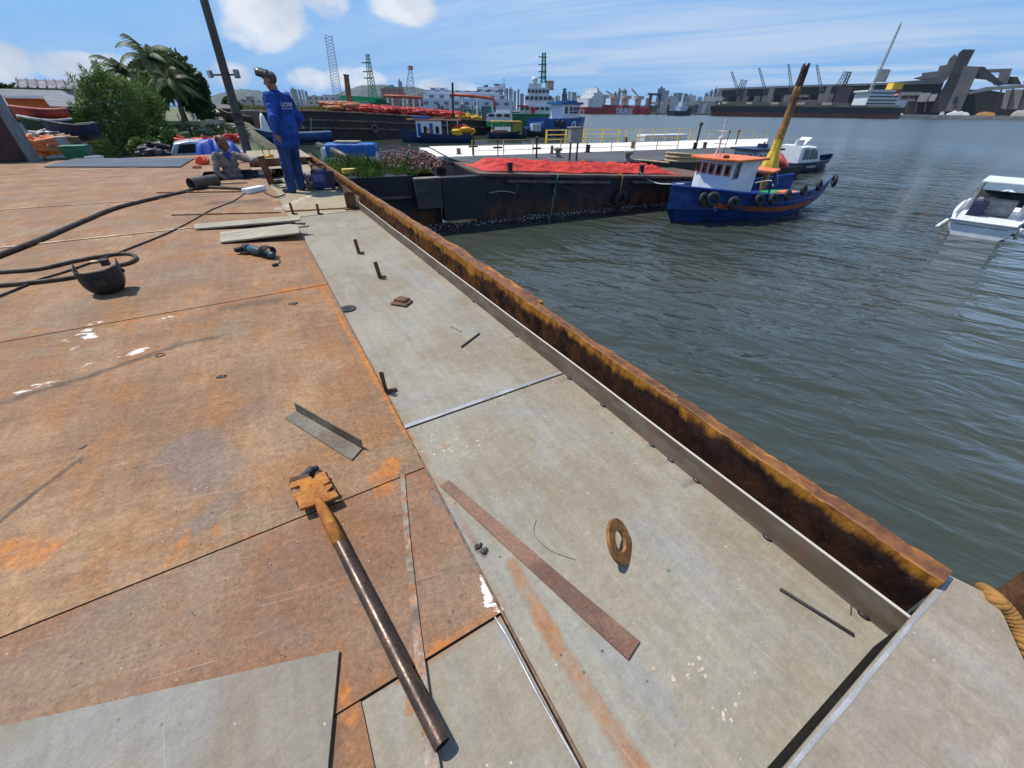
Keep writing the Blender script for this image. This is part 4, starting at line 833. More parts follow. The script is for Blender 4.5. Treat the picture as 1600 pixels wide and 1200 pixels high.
# man in the hatch
HP = Vector((-.46, 11.32, -.90))
M = thing('person', 'man in a grey shirt standing in the deck hatch with one arm on a bracket', 'person', HP)
X = frame(HP, (.30, -.95, 0)); mb = MB(xf=X)
sh = Vector((.0, 0, 1.36)); cone(mb, (-.02, 0, .92), (0, 0, 1.28), .11, .125); cone(mb, (0, .11, 1.31), (0, -.11, 1.31), .07, .07); cone(mb, (0, 0, 1.40), (.03, .0, 1.50), .055, .054)
LA = [Vector((.0, .19, 1.34)), Vector((.22, .40, 1.22)), Vector((.52, .44, 1.28))]; RA = [Vector((.0, -.19, 1.34)), Vector((.04, -.29, 1.06)), Vector((.16, -.20, .92))]
for A in (LA, RA): cone(mb, A[0], A[1], .05, .040); cone(mb, A[1], A[2], .040, .028)
fingers(mb, LA[2], (.85, .25, -.1), (0, 0, -1), curl=.75, thumb=1); fingers(mb, RA[2], (.6, .4, -.5), (0, 1, 0), curl=.3, thumb=-1)
for s in (-1, 1): cone(mb, (0, s * .10, .92), (.02, s * .12, .48), .08, .055); cone(mb, (.02, s * .12, .48), (-.01, s * .13, .06), .055, .042); cone(mb, (-.02, s * .13, .04), (.13, s * .15, .035), .04, .034)
HC = Vector((.055, .015, 1.565)); hf, hu = (.93, .42, .22), (-.2, -.10, 1)
head(mb, HC, hf, hu, 1.14); organic('body', mb, SKIND, M, .009, 3)
L_, R_ = head(MB(xf=X), HC, hf, hu, 1.14); 
class _X:
    pass
def Lx(a, b_, c_): return X @ L_(a, b_, c_)
eyes(Lx, X.to_3x3() @ R_, M)
mb = MB(xf=X); mb.ball(L_(-.028, 0, .058), (.106, .094, .094), rot=R_); mb.ball(L_(-.04, 0, .0), (.075, .09, .104), rot=R_)
organic('hair', mb, HAIR, M, .008, 2)
mb = MB(xf=X)
for z, rx, ry in [(.84, .14, .19), (.95, .14, .185), (1.06, .138, .185), (1.17, .138, .195), (1.27, .130, .20), (1.33, .105, .195)]: mb.ball((0, 0, z), (rx, ry, .085), n=18)
cone(mb, (0, .12, 1.325), (0, -.12, 1.325), .082, .082); mb.tube([(0, 0, 1.36), (.015, 0, 1.42)], [.10, .075], 14)
for A in (LA, RA): cone(mb, A[0], A[1], .078, .062); cone(mb, A[1], A[1].lerp(A[2], .85), .060, .046)
organic('shirt', mb, surf('grey_shirt', (.20, .185, .165), (.135, .125, .115), .95, 0, 6, grain=.25, gsc=90), M, .012, 4, folds(.014, (12, 12, 9)))
mb = MB(xf=X); mb.slab([(.118, .07, 1.40), (.118, -.07, 1.40), (.148, 0, 1.22)], (-.03, 0, 0)); build('undershirt', mb, surf('royal_blue', (.02, .06, .36), None, .9), M)
mb = MB(xf=X); mb.ball((0, 0, .92), (.13, .17, .11), n=18)
for s in (-1, 1): cone(mb, (0, s * .09, .9), (.02, s * .12, .48), .1, .075); cone(mb, (.02, s * .12, .48), (-.01, s * .13, .07), .075, .065)
organic('trousers', mb, JEAN, M, .014, 3, folds(.01))
mb = MB(); pb_, pt_ = P(425, 296), Vector((.02, 10.35, .46)); pb_ = Vector((.20, 10.0, 0)); pt_ = pb_ + Vector((-.04, .02, .50)); mb.beam(pb_, pt_, .13, .014, upv=(0, 1, 0)); mb.beam(pb_ + Vector((.058, .03, 0)), pt_ + Vector((.058, .03, 0)), .014, .07, upv=(0, 1, 0)); build('bracket', mb, RUSTY, BG, bevel=.003)
# clutter round the hatch and behind the standing man
mb = MB(); c = P(508, 297, 0); wb = thing('welder_box', 'dark blue welding machine standing against the coaming behind the man', 'welding machine', c)
X = frame(c + Vector((.0, .16, 0)), (.93, -.30, 0)); mb = MB(xf=X); mb.box((.0, 0, .17), (.30, .20, .30)); build('casing', mb, surf('casing_blue', (.012, .02, .11), (.02, .02, .05), .4), wb, bevel=.02)
mb = MB(xf=X); mb.box((.19, 0, .16), (.10, .21, .29)); build('end_cover', mb, BLACKR, wb, bevel=.02); mb = MB(xf=X); mb.box((0, 0, .325), (.26, .16, .02)); mb.tube(curve([(-.12, 0, .33), (-.1, 0, .40), (.1, 0, .40), (.12, 0, .33)], 6), .014, 8); build('handle', mb, BLACKR, wb, bevel=.004)
mb = MB(xf=X); mb.box((-.02, -.103, .20), (.2, .008, .12)); build('panel', mb, surf('panel_violet', (.10, .09, .28), None, .4), wb)
mb = MB(); c = P(482, 281, .14); mb.torus(c, .10, .035, (.85, .3, .1), 20, 8); mb.lathe([(.09, -.02), (.09, .02)], c, 20, 0, (.85, .3, .1)); lone('cable_reel', mb, surf('reel_grey', (.11, .11, .12), (.06, .06, .065), .6), 'grey cable reel standing upright behind the man in blue', 'reel', smooth=True, auto=40)
mb = MB(); c = P(457, 283, .05); mb.lathe([(.02, -.14), (.045, -.12), (.05, .02), (.035, .05), (.035, .16), (.015, .17)], c, 12, 0, (.7, .5, .1)); lone('power_tool', mb, surf('tool_yellow', (.75, .40, .03), (.5, .24, .02), .5), 'yellow power tool lying between the legs of the man in blue', 'power tool', smooth=True, auto=40)
lump('tool_bag', 490, 295, .16, surf('bag_brown', (.16, .10, .06), (.09, .06, .04), .9), 'crumpled brown tool bag behind the right boot of the man in blue', 'bag', 12, .6)
lump('torch_head', 433, 286, .12, DARKST, 'dark welding torch head lying beside the left boot of the man in blue', 'torch', 13, .4)
lump('gravel_heap', 492, 275, .13, surf('gold_scrap', (.5, .33, .12), (.25, .2, .15), .7, 0, 8), 'heap of yellowish scrap beside the cable reel', 'scrap heap', 14, .4)
for i, (pts, r) in enumerate([([(408, 297), (420, 304), (432, 308), (445, 304)], .012), ([(405, 278), (430, 279), (450, 276), (470, 280)], .012), ([(420, 285), (440, 284), (455, 289), (440, 293), (428, 289)], .012), ([(330, 257), (380, 254), (430, 250), (470, 248)], .012)]):
    hose('cable', pts, r, ['black cable looping from the white box past the standing boot', 'black cable running out of the hatch across the bare plates', 'tangled black cable left of the standing man', 'thin black cable on the raised plate beyond the hatch'][i], 'cable', BLACKR)
for a, b2, l in [((414, 243), (412, 228), 'left of two bent wires sticking up at the far deck edge'), ((424, 244), (426, 231), 'right of two bent wires sticking up at the far deck edge')]:
    p = P(*a, .16); h = up(p, b2[1]); mb = MB(); mb.tube(curve([p, p + Vector((-.03, 0, (h - .16) * .5)), p + Vector((.04, 0, h - .16))], 5), .012, 6); lone('bent_wire', mb, RUSTY, l, 'wire', 'bent wires at the deck edge')
lump('glove', 420, 246, .10, surf('glove_yellow', (.75, .42, .08), None, .8), 'yellow glove on the raised plate at the far deck edge', 'glove', 15, .6, .16)
# ================================================================ the deck lists a little against the water: turn everything built so far, and the camera, by it
ROLL = radians(.75)
RM = Matrix.Translation(EYE) @ Matrix.Rotation(ROLL, 4, -CF) @ Matrix.Translation(-EYE)
for o in list(COL.objects):
    if o.parent is None and o.type in {'MESH', 'EMPTY'} and o.get('kind') != 'structure':
        mw = RM @ (Matrix.Translation(o.location) @ o.rotation_euler.to_matrix().to_4x4()); o.location = mw.translation; o.rotation_euler = mw.to_euler()
CR, CU = CR * cos(ROLL) + CU * sin(ROLL), CU * cos(ROLL) - CR * sin(ROLL)
cam.matrix_world = Matrix.Translation(EYE) @ Matrix((CR, CU, -CF)).transposed().to_4x4()

# ================================================================ vessels near by
def hull_at(stn, s):
    i = min(int(s), len(stn) - 2); f = s - i
    q = [stn[max(i - 1, 0)], stn[i], stn[i + 1], stn[min(i + 2, len(stn) - 1)]]
    def cr(a, b, c, d): return .5 * (2 * b + (c - a) * f + (2 * a - 5 * b + 4 * c - d) * f * f + (3 * b - a - 3 * c + d) * f ** 3)
    return cr(*[k[0] for k in q]), [(max(0, cr(*[k[1][j][0] for k in q])), cr(*[k[1][j][1] for k in q])) for j in range(len(stn[0][1]))], cr(*[(k[2] if len(k) > 2 else 0) for k in q])
def hull_y(stn, sub=3):
    rows = [hull_at(stn, k / sub) for k in range((len(stn) - 1) * sub + 1)]
    def yf(x, z):
        best = None
        def yz(pts):
            for (y0, z0), (y1, z1) in zip(pts[:-1], pts[1:]):
                if z1 <= z <= z0: return y1 + (y0 - y1) * (z - z1) / max(1e-6, z0 - z1)
            return pts[0][0]
        xs = [(r[0] + r[2] * (z - r[1][-1][1]), yz(r[1])) for r in rows]
        for (xa, ya), (xb, yb) in zip(xs[:-1], xs[1:]):
            if xa <= x <= xb: return ya + (yb - ya) * (x - xa) / max(1e-6, xb - xa)
        return xs[0][1] if x < xs[0][0] else xs[-1][1]
    return yf
def hull_side(mb, X):
    """half beam of a built hull at (x, z), read off its faces"""
    from mathutils.bvhtree import BVHTree
    I = X.inverted(); bv = BVHTree.FromPolygons([I @ v for v in mb.V], mb.F)
    def f(x, z):
        for k in range(12):
            h = bv.ray_cast(Vector((x, 9, z - .06 * k)), Vector((0, -1, 0)), 9)
            if h[0] is not None and h[0].y > .02: return h[0].y
        return .04
    return f
def hull_mb(stn, X, t=.07, deck=.5, sub=3, capm=0):
    """loft a hull through stations (x, [(y, z) sheer..keel], xshift per z) with bulwark and deck inside"""
    interp = lambda q: hull_at(stn, q)
    mb = MB(xf=X); rings = []
    for k in range((len(stn) - 1) * sub + 1):
        x, pts, rk = interp(k / sub); bs, zs = pts[0]; it = max(bs - t, .004); zd = min(deck, zs - .02) if not callable(deck) else deck(x)
        R = [(x + rk * (z - pts[-1][1]), y, z) for y, z in pts]; Lf = [(a, -b, c) for a, b, c in R[:-1]][::-1]
        xs = x + rk * (zs - pts[-1][1]); rings.append(R + Lf + [(xs, -it, zs), (xs, -it * .97, zd), (xs, it * .97, zd), (xs, it, zs)])
    mb.loft(rings); return mb
def rail_tube(mb, stn, X, r, zo=0, yo=0, side=(1, -1), sub=4):
    for s in side:
        pts = curve([Vector((a[0] + (a[2] if len(a) > 2 else 0) * (a[1][0][1] - a[1][-1][1]), s * (a[1][0][0] + yo), a[1][0][1] + zo)) for a in stn], sub); mb.tube(pts, r, 6)
def win(name, X, c, w_, h_, nrm, par, fmat, gmat=None, t=.03, f=.04, dep=.02):
    """window: frame bars round a pane, standing proud of the wall at c with outward normal nrm"""
    n = Vector(nrm).normalized(); z = Vector((0, 0, 1)); s = z.cross(n).normalized(); z = n.cross(s); c = Vector(c)
    M4 = Matrix((s, z, n)).transposed().to_4x4(); M4.translation = c; mb = MB(xf=(X @ M4) if X is not None else M4)
    if fmat is not None:
        mb.box((0, h_ / 2, dep), (w_ + f, f, t)); mb.box((0, -h_ / 2, dep), (w_ + f, f, t)); mb.box((w_ / 2, 0, dep), (f, h_ - f, t)); mb.box((-w_ / 2, 0, dep), (f, h_ - f, t)); fr = build(name, mb, fmat, par)
        mb = MB(xf=mb.xf); mb.box((0, 0, dep - .008), (w_ - f, h_ - f, .01)); build('pane', mb, gmat or GLASS, fr)
    else: mb.box((0, 0, dep), (w_, h_, t)); build(name, mb, gmat or GLASS, par)
def tyre(p, ax, R=.26, r=.085, label=None, group=None, mat=None):
    mb = MB(); mb.torus(p, R - r, r, ax, 22, 9, 0, .85); return lone('tyre_fender', mb, mat or BLACKR, label, 'tyre', group, smooth=True)
# ---- blue and orange trawler
TO = Vector((22.0, 10.45, WZ)); TX = frame(TO, (-1, .02, 0))
TS = [(0, [(.85, 1.12), (.84, .82), (.80, .56), (.6, .38), (0, .30)], -.12), (1.2, [(1.25, .99), (1.2, .65), (1.1, .3), (.7, .05), (0, -.05)], -.06), (2.8, [(1.55, .90), (1.5, .5), (1.38, .1), (.9, -.35), (0, -.5)]), (4.6, [(1.66, .92), (1.57, .5), (1.40, 0), (.9, -.5), (0, -.65)]),
      (6.2, [(1.48, 1.02), (1.32, .55), (1.06, 0), (.6, -.5), (0, -.7)]), (7.3, [(1.0, 1.15), (.80, .65), (.5, 0), (.25, -.5), (0, -.7)], .10), (8.0, [(.48, 1.24), (.34, .7), (.16, 0), (.08, -.5), (0, -.6)], .28), (8.35, [(.06, 1.30), (.05, .75), (.04, 0), (.03, -.4), (0, -.5)], .42)]
TB = thing('fishing_boat', 'blue wooden fishing boat with white wheelhouse and orange roof, tyres along its side', 'boat', TO)
BLUEH = surf('trawler_blue', (.012, .055, .235), (.009, .034, .14), .5, 0, 1.6, grain=.22, rust=.7, rlo=.56, rhi=.72, rsc=2.2, rcol=(.075, .10, .17), stretch=(1, 1, 2))
hmb = hull_mb(TS, TX, .09, .48); build('hull', hmb, BLUEH, TB, smooth=True, auto=38); ts_y = hull_side(hmb, TX)
mb = MB(); mb.xf = TX; rail_tube(mb, TS, TX, .045, .0, -.03, (1,)); build('gunwale', mb, BLUEP, TB, smooth=True)
mb = MB(xf=TX); hy = ts_y
mb.tube([(x, hy(x, z) + .015, z) for x, z in [(.05 + i * 7.6 / 40, .62 + .05 * abs(i / 40 - .4) + .38 * max(0, i / 40 - .6) ** 1.3 + .1 * max(0, .3 - i / 40)) for i in range(41)]], .03, 6); build('rub_strake', mb, BLUEP, TB, smooth=True)
mb = MB(); mb.xf = TX; rail_tube(mb, TS, TX, .045, .0, -.03, (-1,)); build('gunwale', mb, BLUEP, TB, smooth=True)
for s in (1, -1):
    mb = MB(xf=TX); rows = []
    for i in range(30):
        x = 1.8 + i * 6.3 / 29; zc = .36 + .07 * max(0, (x - 4.5)) + .012 * max(0, x - 5) ** 2 + .05 * max(0, 3 - x); h_ = .085
        rows.append([(x + .02, s * (ts_y(x, zc + h_) + .035), zc + h_), (x + .02, s * (ts_y(x, zc - h_) + .035), zc - h_), (x + .02, s * (ts_y(x, zc - h_) - .02), zc - h_), (x + .02, s * (ts_y(x, zc + h_) - .02), zc + h_)])
    mb.loft(rows); build('stripe', mb, surf('stripe_orange', (.42, .10, .025), (.34, .08, .02), .5, 0, 3), TB)
CW = surf('cabin_white', (.80, .82, .84), (.72, .75, .78), .5, 0, 1.5, rust=.45, rlo=.66, rhi=.78, rcol=(.4, .2, .12))
x1_, x0_ = 7.0, 5.45
mb = MB(xf=TX); mb.prism([(x0_, -.78), (x1_, -.82), (x1_ + .10, -.45), (x1_ + .12, 0), (x1_ + .10, .45), (x1_, .82), (x0_, .78)], .45, 2.04); build('wheelhouse', mb, CW, TB, bevel=.02)
mb = MB(xf=TX); mb.prism([(x0_ - .2, -1.0), (x1_ + .1, -1.1), (x1_ + .38, -.55), (x1_ + .44, 0), (x1_ + .38, .55), (x1_ + .1, 1.1), (x0_ - .2, 1.0)], 2.042, 2.115); rf = build('roof', mb, ORANGEP, TB, bevel=.015)
for i in range(5): win('window', TX, (x1_ + (.105 if i in (1, 2, 3) else .055) + (.01 if i == 2 else 0), -.64 + .32 * i, 1.74), .17, .30, (1, (.09 if i > 2 else -.09 if i < 2 else 0), 0), TB, surf('window_red', (.50, .085, .03), None, .5), f=.05)
mb = MB(xf=TX); mb.box((x1_ - .42, .805, 1.2), (.42, .02, 1.25)); build('door', mb, CW, TB)
mb = MB(xf=TX); mb.box((x1_ - .30, .822, 1.74), (.17, .03, .52)); build('side_window', mb, GLASS, TB)
mb = MB(xf=TX); mb.box((x1_ - .14, .82, 1.70), (.12, .024, .5)); build('side_panel', mb, surf('grey_panel', (.26, .24, .22), None, .6), TB)
mb = MB(xf=TX); mb.prism([(x0_ - 1.55, -.8), (x0_ + .02, -.86), (x0_ + .02, .98), (x0_ - .3, 1.2), (x0_ - 1.55, .75)], 1.60, 1.67); build('aft_roof', mb, ORANGEP, TB, bevel=.012)
mb = MB(xf=TX)
for y in (-.7, .66): mb.tube([(x0_ - 1.45, y, .48), (x0_ - 1.45, y, 1.6)], .035, 6)
mb.box((x0_ - .7, 0, 1.52), (1.3, 1.3, .05)); build('roof_post', mb, surf('dark_wood', (.06, .03, .02), None, .7), TB)
mb = MB(xf=TX); mb.box((2.95, .95, .66), (.75, .8, .30)); build('engine_box', mb, ORANGEP, TB, bevel=.02)
mb = MB(xf=TX); mb.box((1.75, .25, .54), (1.6, 1.7, .10)); build('hatch_cover', mb, surf('net_green', (.03, .30, .13), (.02, .2, .08), .85, 0, 8), TB, bevel=.01)
mb = MB(xf=TX); q = 2.11
for a in (0, 2.1, 4.2): mb.tube([(x1_ - .2 + .14 * cos(a), -.18 + .14 * sin(a), q), (x1_ - .2, -.18, q + .38)], .022, 6)
mb.tube([(x1_ - .2, -.18, q + .3), (x1_ - .2, -.18, q + 1.15)], .03, 8); mb.box((x1_ - .2, -.18, q + .42), (.05, .55, .035)); mb.lathe([(.09, 0), (.10, .05), (.09, .10)], (x1_ - .2, -.18, q + .55), 12); mb.box((x1_ - .2, -.18, q + .82), (.04, .36, .03)); mb.lathe([(.05, 0), (.05, .08)], (x1_ - .2, -.18, q + 1.1), 8)
build('mast', mb, WHITEP, TB, smooth=True, auto=40)
mb = MB(xf=TX); mb.ball((x1_ + .05, .42, q + .05), (.10, .13, .07), n=8, k=6); build('roof_lamp', mb, surf('lamp_red', (.12, .02, .02), None, .4), TB)
mb = MB(xf=TX); mb.tube([(x0_ + .3, -.7, q), (x0_ + .25, -.7, q + .75)], .012, 6); mb.ball((x0_ + .25, -.7, q + .75), (.03, .03, .06), n=8, k=6); build('aerial', mb, BLACKR, TB)
def hull_text(X, yf, txt, x0, x1, z, size, side=1, rise=0.0):
    t = MB(); t.text(txt, size, Matrix.Identity(4), 0, .0006, 'CENTER', x1 - x0); mb = MB(xf=X); xm = (x0 + x1) / 2
    for f in t.F: pass
    mb.add([(xm + (-v.x if side > 0 else v.x), side * (yf(xm - v.x, z + v.y) + .045 + v.z), z + v.y + rise * -v.x) for v in t.V], t.F); return mb
build('lettering', hull_text(TX, ts_y, 'JV', 6.95, 7.35, .52, .26), LET, TB)
mb = MB(xf=TX); mb.tube([(7.55, ts_y(7.55, .62) + .045, .60)] + [(7.55 + .10 * cos(a), ts_y(7.55, .6) + .05, .62 + .07 * sin(a)) for a in [k * .6 for k in range(11)]], .012, 5); build('emblem', mb, LET, TB)
for k, (px, py, R) in enumerate([(1099, 311, .23), (1114, 312, .27), (1146, 318, .24), (1186, 313, .22), (1208, 311, .21), (1231, 305, .20), (1256, 297, .21), (1280, 290, .22), (1304, 282, .26)]):
    y = 8.9
    for it in range(6):
        p = PW(px, py, (0, y, 0), (1, 0, 0)); lx = 22 - p.x; y = 10.45 - (ts_y(min(8.3, max(0.02, lx)), p.z - WZ) + .12 + (.08 if 0 < k < 3 else 0))
    sl_ = (ts_y(lx + .25, p.z - WZ) - ts_y(lx - .25, p.z - WZ)) / .5 if .3 < lx < 8 else 0
    tyre(p, (sl_ if k != 8 else .8, -1, .18), R, .085, 'tyre number %d from the bow along the near side of the blue fishing boat' % (k + 1) if False else ['foremost small tyre hung on the bow side of the blue fishing boat', 'large tyre overlapping the foremost one on the blue fishing boat', 'tyre below the front corner of the white wheelhouse on the blue boat', 'tyre below the aft end of the white wheelhouse on the blue boat', 'tyre below the orange engine box on the blue boat side', 'tyre on the blue boat side below the edge of the green hatch', 'third tyre from the stern along the blue boat side', 'second tyre from the stern along the blue boat side', 'large tyre hung round the stern corner of the blue fishing boat'][k], 'tyres hung on the blue fishing boat')
mb = MB(); a = TX @ Vector((8.45, 0, 1.30)); mb.tube(curve([P(999, 268, -.8), P(1010, 279, -1.05), P(1030, 287, -1.2), a], 8), .022, 6); lone('mooring_line', mb, ROPEW, 'white mooring line from the black barge to the bow of the blue boat', 'rope', smooth=True)
mb = MB(); mb.tube(curve([TX @ Vector(p) for p in [(x0_ - 1.0, .95, 1.62), (x0_ - 1.3, .95, 1.2), (x0_ - 1.7, .6, 1.0), (x0_ - 2.1, .2, 1.15), (x0_ - 2.35, -.6, .95)]], 6), .018, 6); lone('rope', mb, ROPEW, 'loose white rope hanging under the aft orange roof of the blue boat', 'rope', smooth=True)
# ---- tall pile with yellow foot behind the trawler
b0 = P(1203, 262, -1.75); b0 = PD(1203, 258, 23.5); b0.z = 0; zt = up(b0, 98); zy = up(b0, 250)
PL = thing('pile', 'tall weathered pile with yellow lower part behind the orange roof', 'pile', (b0.x, b0.y, WZ))
PLM = surf('pile_wood', (.34, .19, .06), (.17, .085, .035), .8, .0, 3, stretch=(1, 1, .3), grain=.4, bump=.01)
mb = MB(); n_ = 26; pts, rr = [], []
for i in range(n_ + 1):
    t = i / n_; pts.append(b0 + Vector((.08 * t, 0, WZ - .5 + (zt - .25 - WZ) * t))); rr.append(.165 - .02 * t + .012 * noise.noise((t * 12, 0, 0)))
mb.tube(pts, rr, 14); build('shaft', mb, PLM, PL, smooth=True)
mb = MB(); tp = pts[-1]; rings = []
for i in range(9):
    t = i / 8; rings.append([tp + Vector((cos(a) * (.158 - .035 * t) * (1 + .25 * noise.noise((a * 2, t * 4, 1))), sin(a) * .145 * (1 + .25 * noise.noise((a * 2, t * 4, 5))), -.5 + 1.2 * t + (.28 * noise.noise((a * 3, 3, 0)) if i == 8 else 0))) for a in [2 * pi * k / 14 for k in range(14)]])
mb.loft(rings); build('broken_top', mb, surf('charred_wood', (.075, .04, .03), (.03, .018, .015), .9, 0, 6, grain=.4), PL)
mb = MB(); zc = zy; mb.lathe([(.40, zc - .35), (.36, zc - .15), (.21, zc + .35), (.18, zc + .8)], (b0.x, b0.y, 0), 8); build('foot', mb, YELLOWP, PL)
mb = MB(); mb.lathe([(.183, zc + .5), (.178, zc + 1.2)], (b0.x + .01, b0.y, 0), 12); build('sleeve', mb, surf('yellow_worn', (.46, .26, .045), (.28, .15, .04), .6, 0, 5, rust=.8, rlo=.5, rhi=.6), PL, smooth=True, auto=40)
# ---- white and navy launch
NO = Vector((32.6, 17.75, WZ)); NX = frame(NO, (1, -.06, 0))
NS = [(0, [(.95, .62), (.93, .4), (.9, .1), (.6, -.2), (0, -.25)]), (1.8, [(1.12, .64), (1.08, .4), (1.0, .05), (.6, -.25), (0, -.35)]), (3.6, [(1.05, .72), (.95, .4), (.75, 0), (.4, -.3), (0, -.4)]), (4.8, [(.62, .84), (.48, .45), (.28, 0), (.15, -.25), (0, -.35)], .12), (5.5, [(.05, .98), (.05, .5), (.04, .0), (.03, -.2), (0, -.3)], .35)]
NB = thing('launch', 'small launch with navy hull and white cabin of dark windows, beyond the blue boat', 'boat', NO)
build('hull', hull_mb(NS, NX, .06, .55), NAVYP, NB, smooth=True, auto=40)
mb = MB(xf=NX); rings = []
for x, w_, z in [(.35, .92, 1.62), (1.0, .95, 1.66), (2.1, .92, 1.58), (2.7, .85, 1.3), (3.3, .76, .74)]: rings.append([(x, -w_, .6), (x, -w_ * .93, z - .1), (x, -w_ * .75, z), (x, w_ * .75, z), (x, w_ * .93, z - .1), (x, w_, .6)])
mb.loft(rings); build('cabin', mb, WHITECL, NB, smooth=True, auto=35)
for a, b2, c in [((.75, 1.0), (1.35, 1.02), 0), ((1.5, 1.05), (2.0, 1.05), 0), ((2.12, 1.0), (2.5, .95), 1)]:
    for s in (-1, 1):
        mb = MB(xf=NX); x0, x1 = a[0], b2[0]; y_ = s * .94
        mb.slab([(x0, y_ + s * .0, .82), (x1, y_, .82), (x1 - (.15 if c else .02), y_ - s * .045, 1.42 - .28 * c), (x0, y_ - s * .045, 1.46 - .1 * c)], (0, s * .03, 0)); build('window', mb, GLASS, NB)
mb = MB(xf=NX); mb.slab([(3.15, -.6, .88), (3.15, .6, .88), (2.74, .62, 1.27), (2.74, -.62, 1.27)], (.045, 0, .05)); build('windscreen', mb, GLASS, NB)
mb = MB(xf=NX); mb.lathe([(.26, 0), (.29, .30), (.24, .30), (.22, .06)], (.75, -.3, 1.66), 14); build('roof_tub', mb, surf('tub_white', (.7, .69, .66)), NB, smooth=True, auto=40)
mb = MB(xf=NX); mb.box((1.75, .1, 1.86), (.75, .75, .06), 0, 0, Matrix.Rotation(radians(-35), 3, 'Y')); mb.box((1.75, .1, 1.66), (.5, .5, .12)); build('roof_hatch', mb, WHITECL, NB, bevel=.02)
def ny(x, z): return 1.10 - .055 * max(0, x - 2) ** 1.6
build('lettering', hull_text(NX, lambda x, z: ny(x, z), 'MARESIA', 1.2, 2.3, .36, .2, -1), LET, NB)
mb = MB(xf=NX); mb.box((3.9, -.93, .42), (.2, .03, .12), -.25); build('plate', mb, LET, NB)
# ---- workboat half hidden behind the trawler
KO = Vector((30.4, 16.2, WZ)); KX = frame(KO, (-.99, .1, 0))
KB = thing('workboat', 'navy workboat with grey windowed cabin, half hidden behind the blue boat', 'boat', KO)
KS = [(0, [(1.1, .75), (1.08, .5), (1.0, .1), (.7, -.3), (0, -.4)]), (2.5, [(1.3, .72), (1.25, .45), (1.15, 0), (.7, -.4), (0, -.5)]), (4.8, [(1.1, .9), (.95, .5), (.7, 0), (.3, -.4), (0, -.5)]), (6.2, [(.08, 1.15), (.07, .6), (.05, 0), (.03, -.3), (0, -.4)], .2)]
build('hull', hull_mb(KS, KX, .07, .5), BLACKH, KB, smooth=True, auto=40)
mb = MB(xf=KX); mb.prism([(2.3, -.85), (4.2, -.85), (4.4, -.4), (4.4, .4), (4.2, .85), (2.3, .85)], .5, 1.62); build('cabin', mb, surf('cabin_grey', (.42, .45, .5), None, .5), KB)
mb = MB(xf=KX); mb.prism([(2.1, -1), (4.5, -1), (4.7, 0), (4.5, 1), (2.1, 1)], 1.62, 1.72); build('roof', mb, NAVYP, KB, bevel=.02)
for x, w_ in ((2.75, .5), (3.4, .5), (3.95, .3)): win('window', KX, (x, .85, 1.25), w_, .45, (0, 1, 0), KB, WHITECL, f=.06)
for y in (-.5, 0, .5): win('window', KX, (4.38, y, 1.25), .32, .42, (1, .0, 0), KB, WHITECL, f=.05)
mb = MB(xf=KX); mb.box((2.9, 0, 1.82), (.3, .5, .2)); mb.tube([(3.2, .3, 1.7), (3.2, .3, 2.05)], .05, 6); build('roof_gear', mb, NAVYP, KB)
mb = MB(); c = KX @ Vector((.9, .2, .95)); mb.torus(c, .45, .2, (.3, -.6, .7), 18, 8); lone('rubber_dinghy', mb, surf('coral_rubber', (.70, .10, .08), (.55, .07, .06), .5), 'coral red inflatable ring on the stern of the half hidden workboat', 'inflatable', smooth=True)
# ---- white motor boat entering at the right
MO = P(1567, 378, WZ) + Vector((-.17, .985, 0)) * .74; MX = frame(MO, (.985, .17, 0))
MS = [(0, [(.80, .50), (.80, .35), (.76, .12), (.5, -.1), (0, -.15)]), (2.4, [(1.0, .52), (.93, .35), (.86, .08), (.5, -.15), (0, -.2)]), (4.9, [(.9, .64), (.74, .38), (.55, .02), (.3, -.2), (0, -.25)]), (6.9, [(.06, .86), (.05, .45), (.04, 0), (.03, -.15), (0, -.2)], .3)]
MBT = thing('motor_boat', 'white motor boat with an open hard top, cut off by the right edge', 'boat', MO)
build('hull', hull_mb(MS, MX, .10, .33), WHITECL, MBT, smooth=True, auto=40)
mb = MB(xf=MX); mb.box((-.02, 0, .49), (.14, 1.66, .05)); mb.box((.14, 0, .42), (.3, 1.45, .12)); build('transom_step', mb, WHITECL, MBT, bevel=.02)
mb = MB(xf=MX); rail_tube(mb, MS, MX, .03, -.06, .012, (1, -1)); build('rub_rail', mb, surf('rail_dark', (.05, .05, .055), None, .5), MBT)
for s in (1, -1):
    mb = MB(xf=MX); mb.box((2.2, s * .97, .36), (1.9, .06, .13)); build('side_stripe', mb, surf('azure', (.03, .20, .50), None, .4), MBT)
SH = 1.0
mb = MB(xf=MX @ Matrix.Translation((SH, 0, 0))); mb.box((2.5, 0, 1.50), (2.3, 1.5, .05)); build('hard_top', mb, WHITECL, MBT, bevel=.02)
for s in (-1, 1):
    mb = MB(xf=MX @ Matrix.Translation((SH, 0, 0))); mb.beam((1.55, s * .70, .5), (1.45, s * .70, 1.48), .10, .22, upv=(1, 0, 0)); build('top_support', mb, surf('support_grey', (.35, .36, .36), None, .5), MBT, bevel=.015)
    mb = MB(xf=MX @ Matrix.Translation((SH, 0, 0))); mb.tube([(2.4, s * .72, .7), (2.2, s * .72, 1.48)], .016, 6); mb.tube([(3.0, s * .68, .75), (2.75, s * .7, 1.48)], .016, 6); build('strut', mb, DARKST, MBT)
    mb = MB(xf=MX @ Matrix.Translation((SH, 0, 0))); mb.tube([(.2, s * .86, .5), (1.5, s * .73, 1.35)], .010, 5); build('stay', mb, DARKST, MBT)
mb = MB(xf=MX @ Matrix.Translation((SH, 0, 0))); mb.box((2.1, .05, .62), (.5, 1.1, .55)); build('console', mb, surf('console_grey', (.24, .25, .26), None, .5), MBT, bevel=.04)
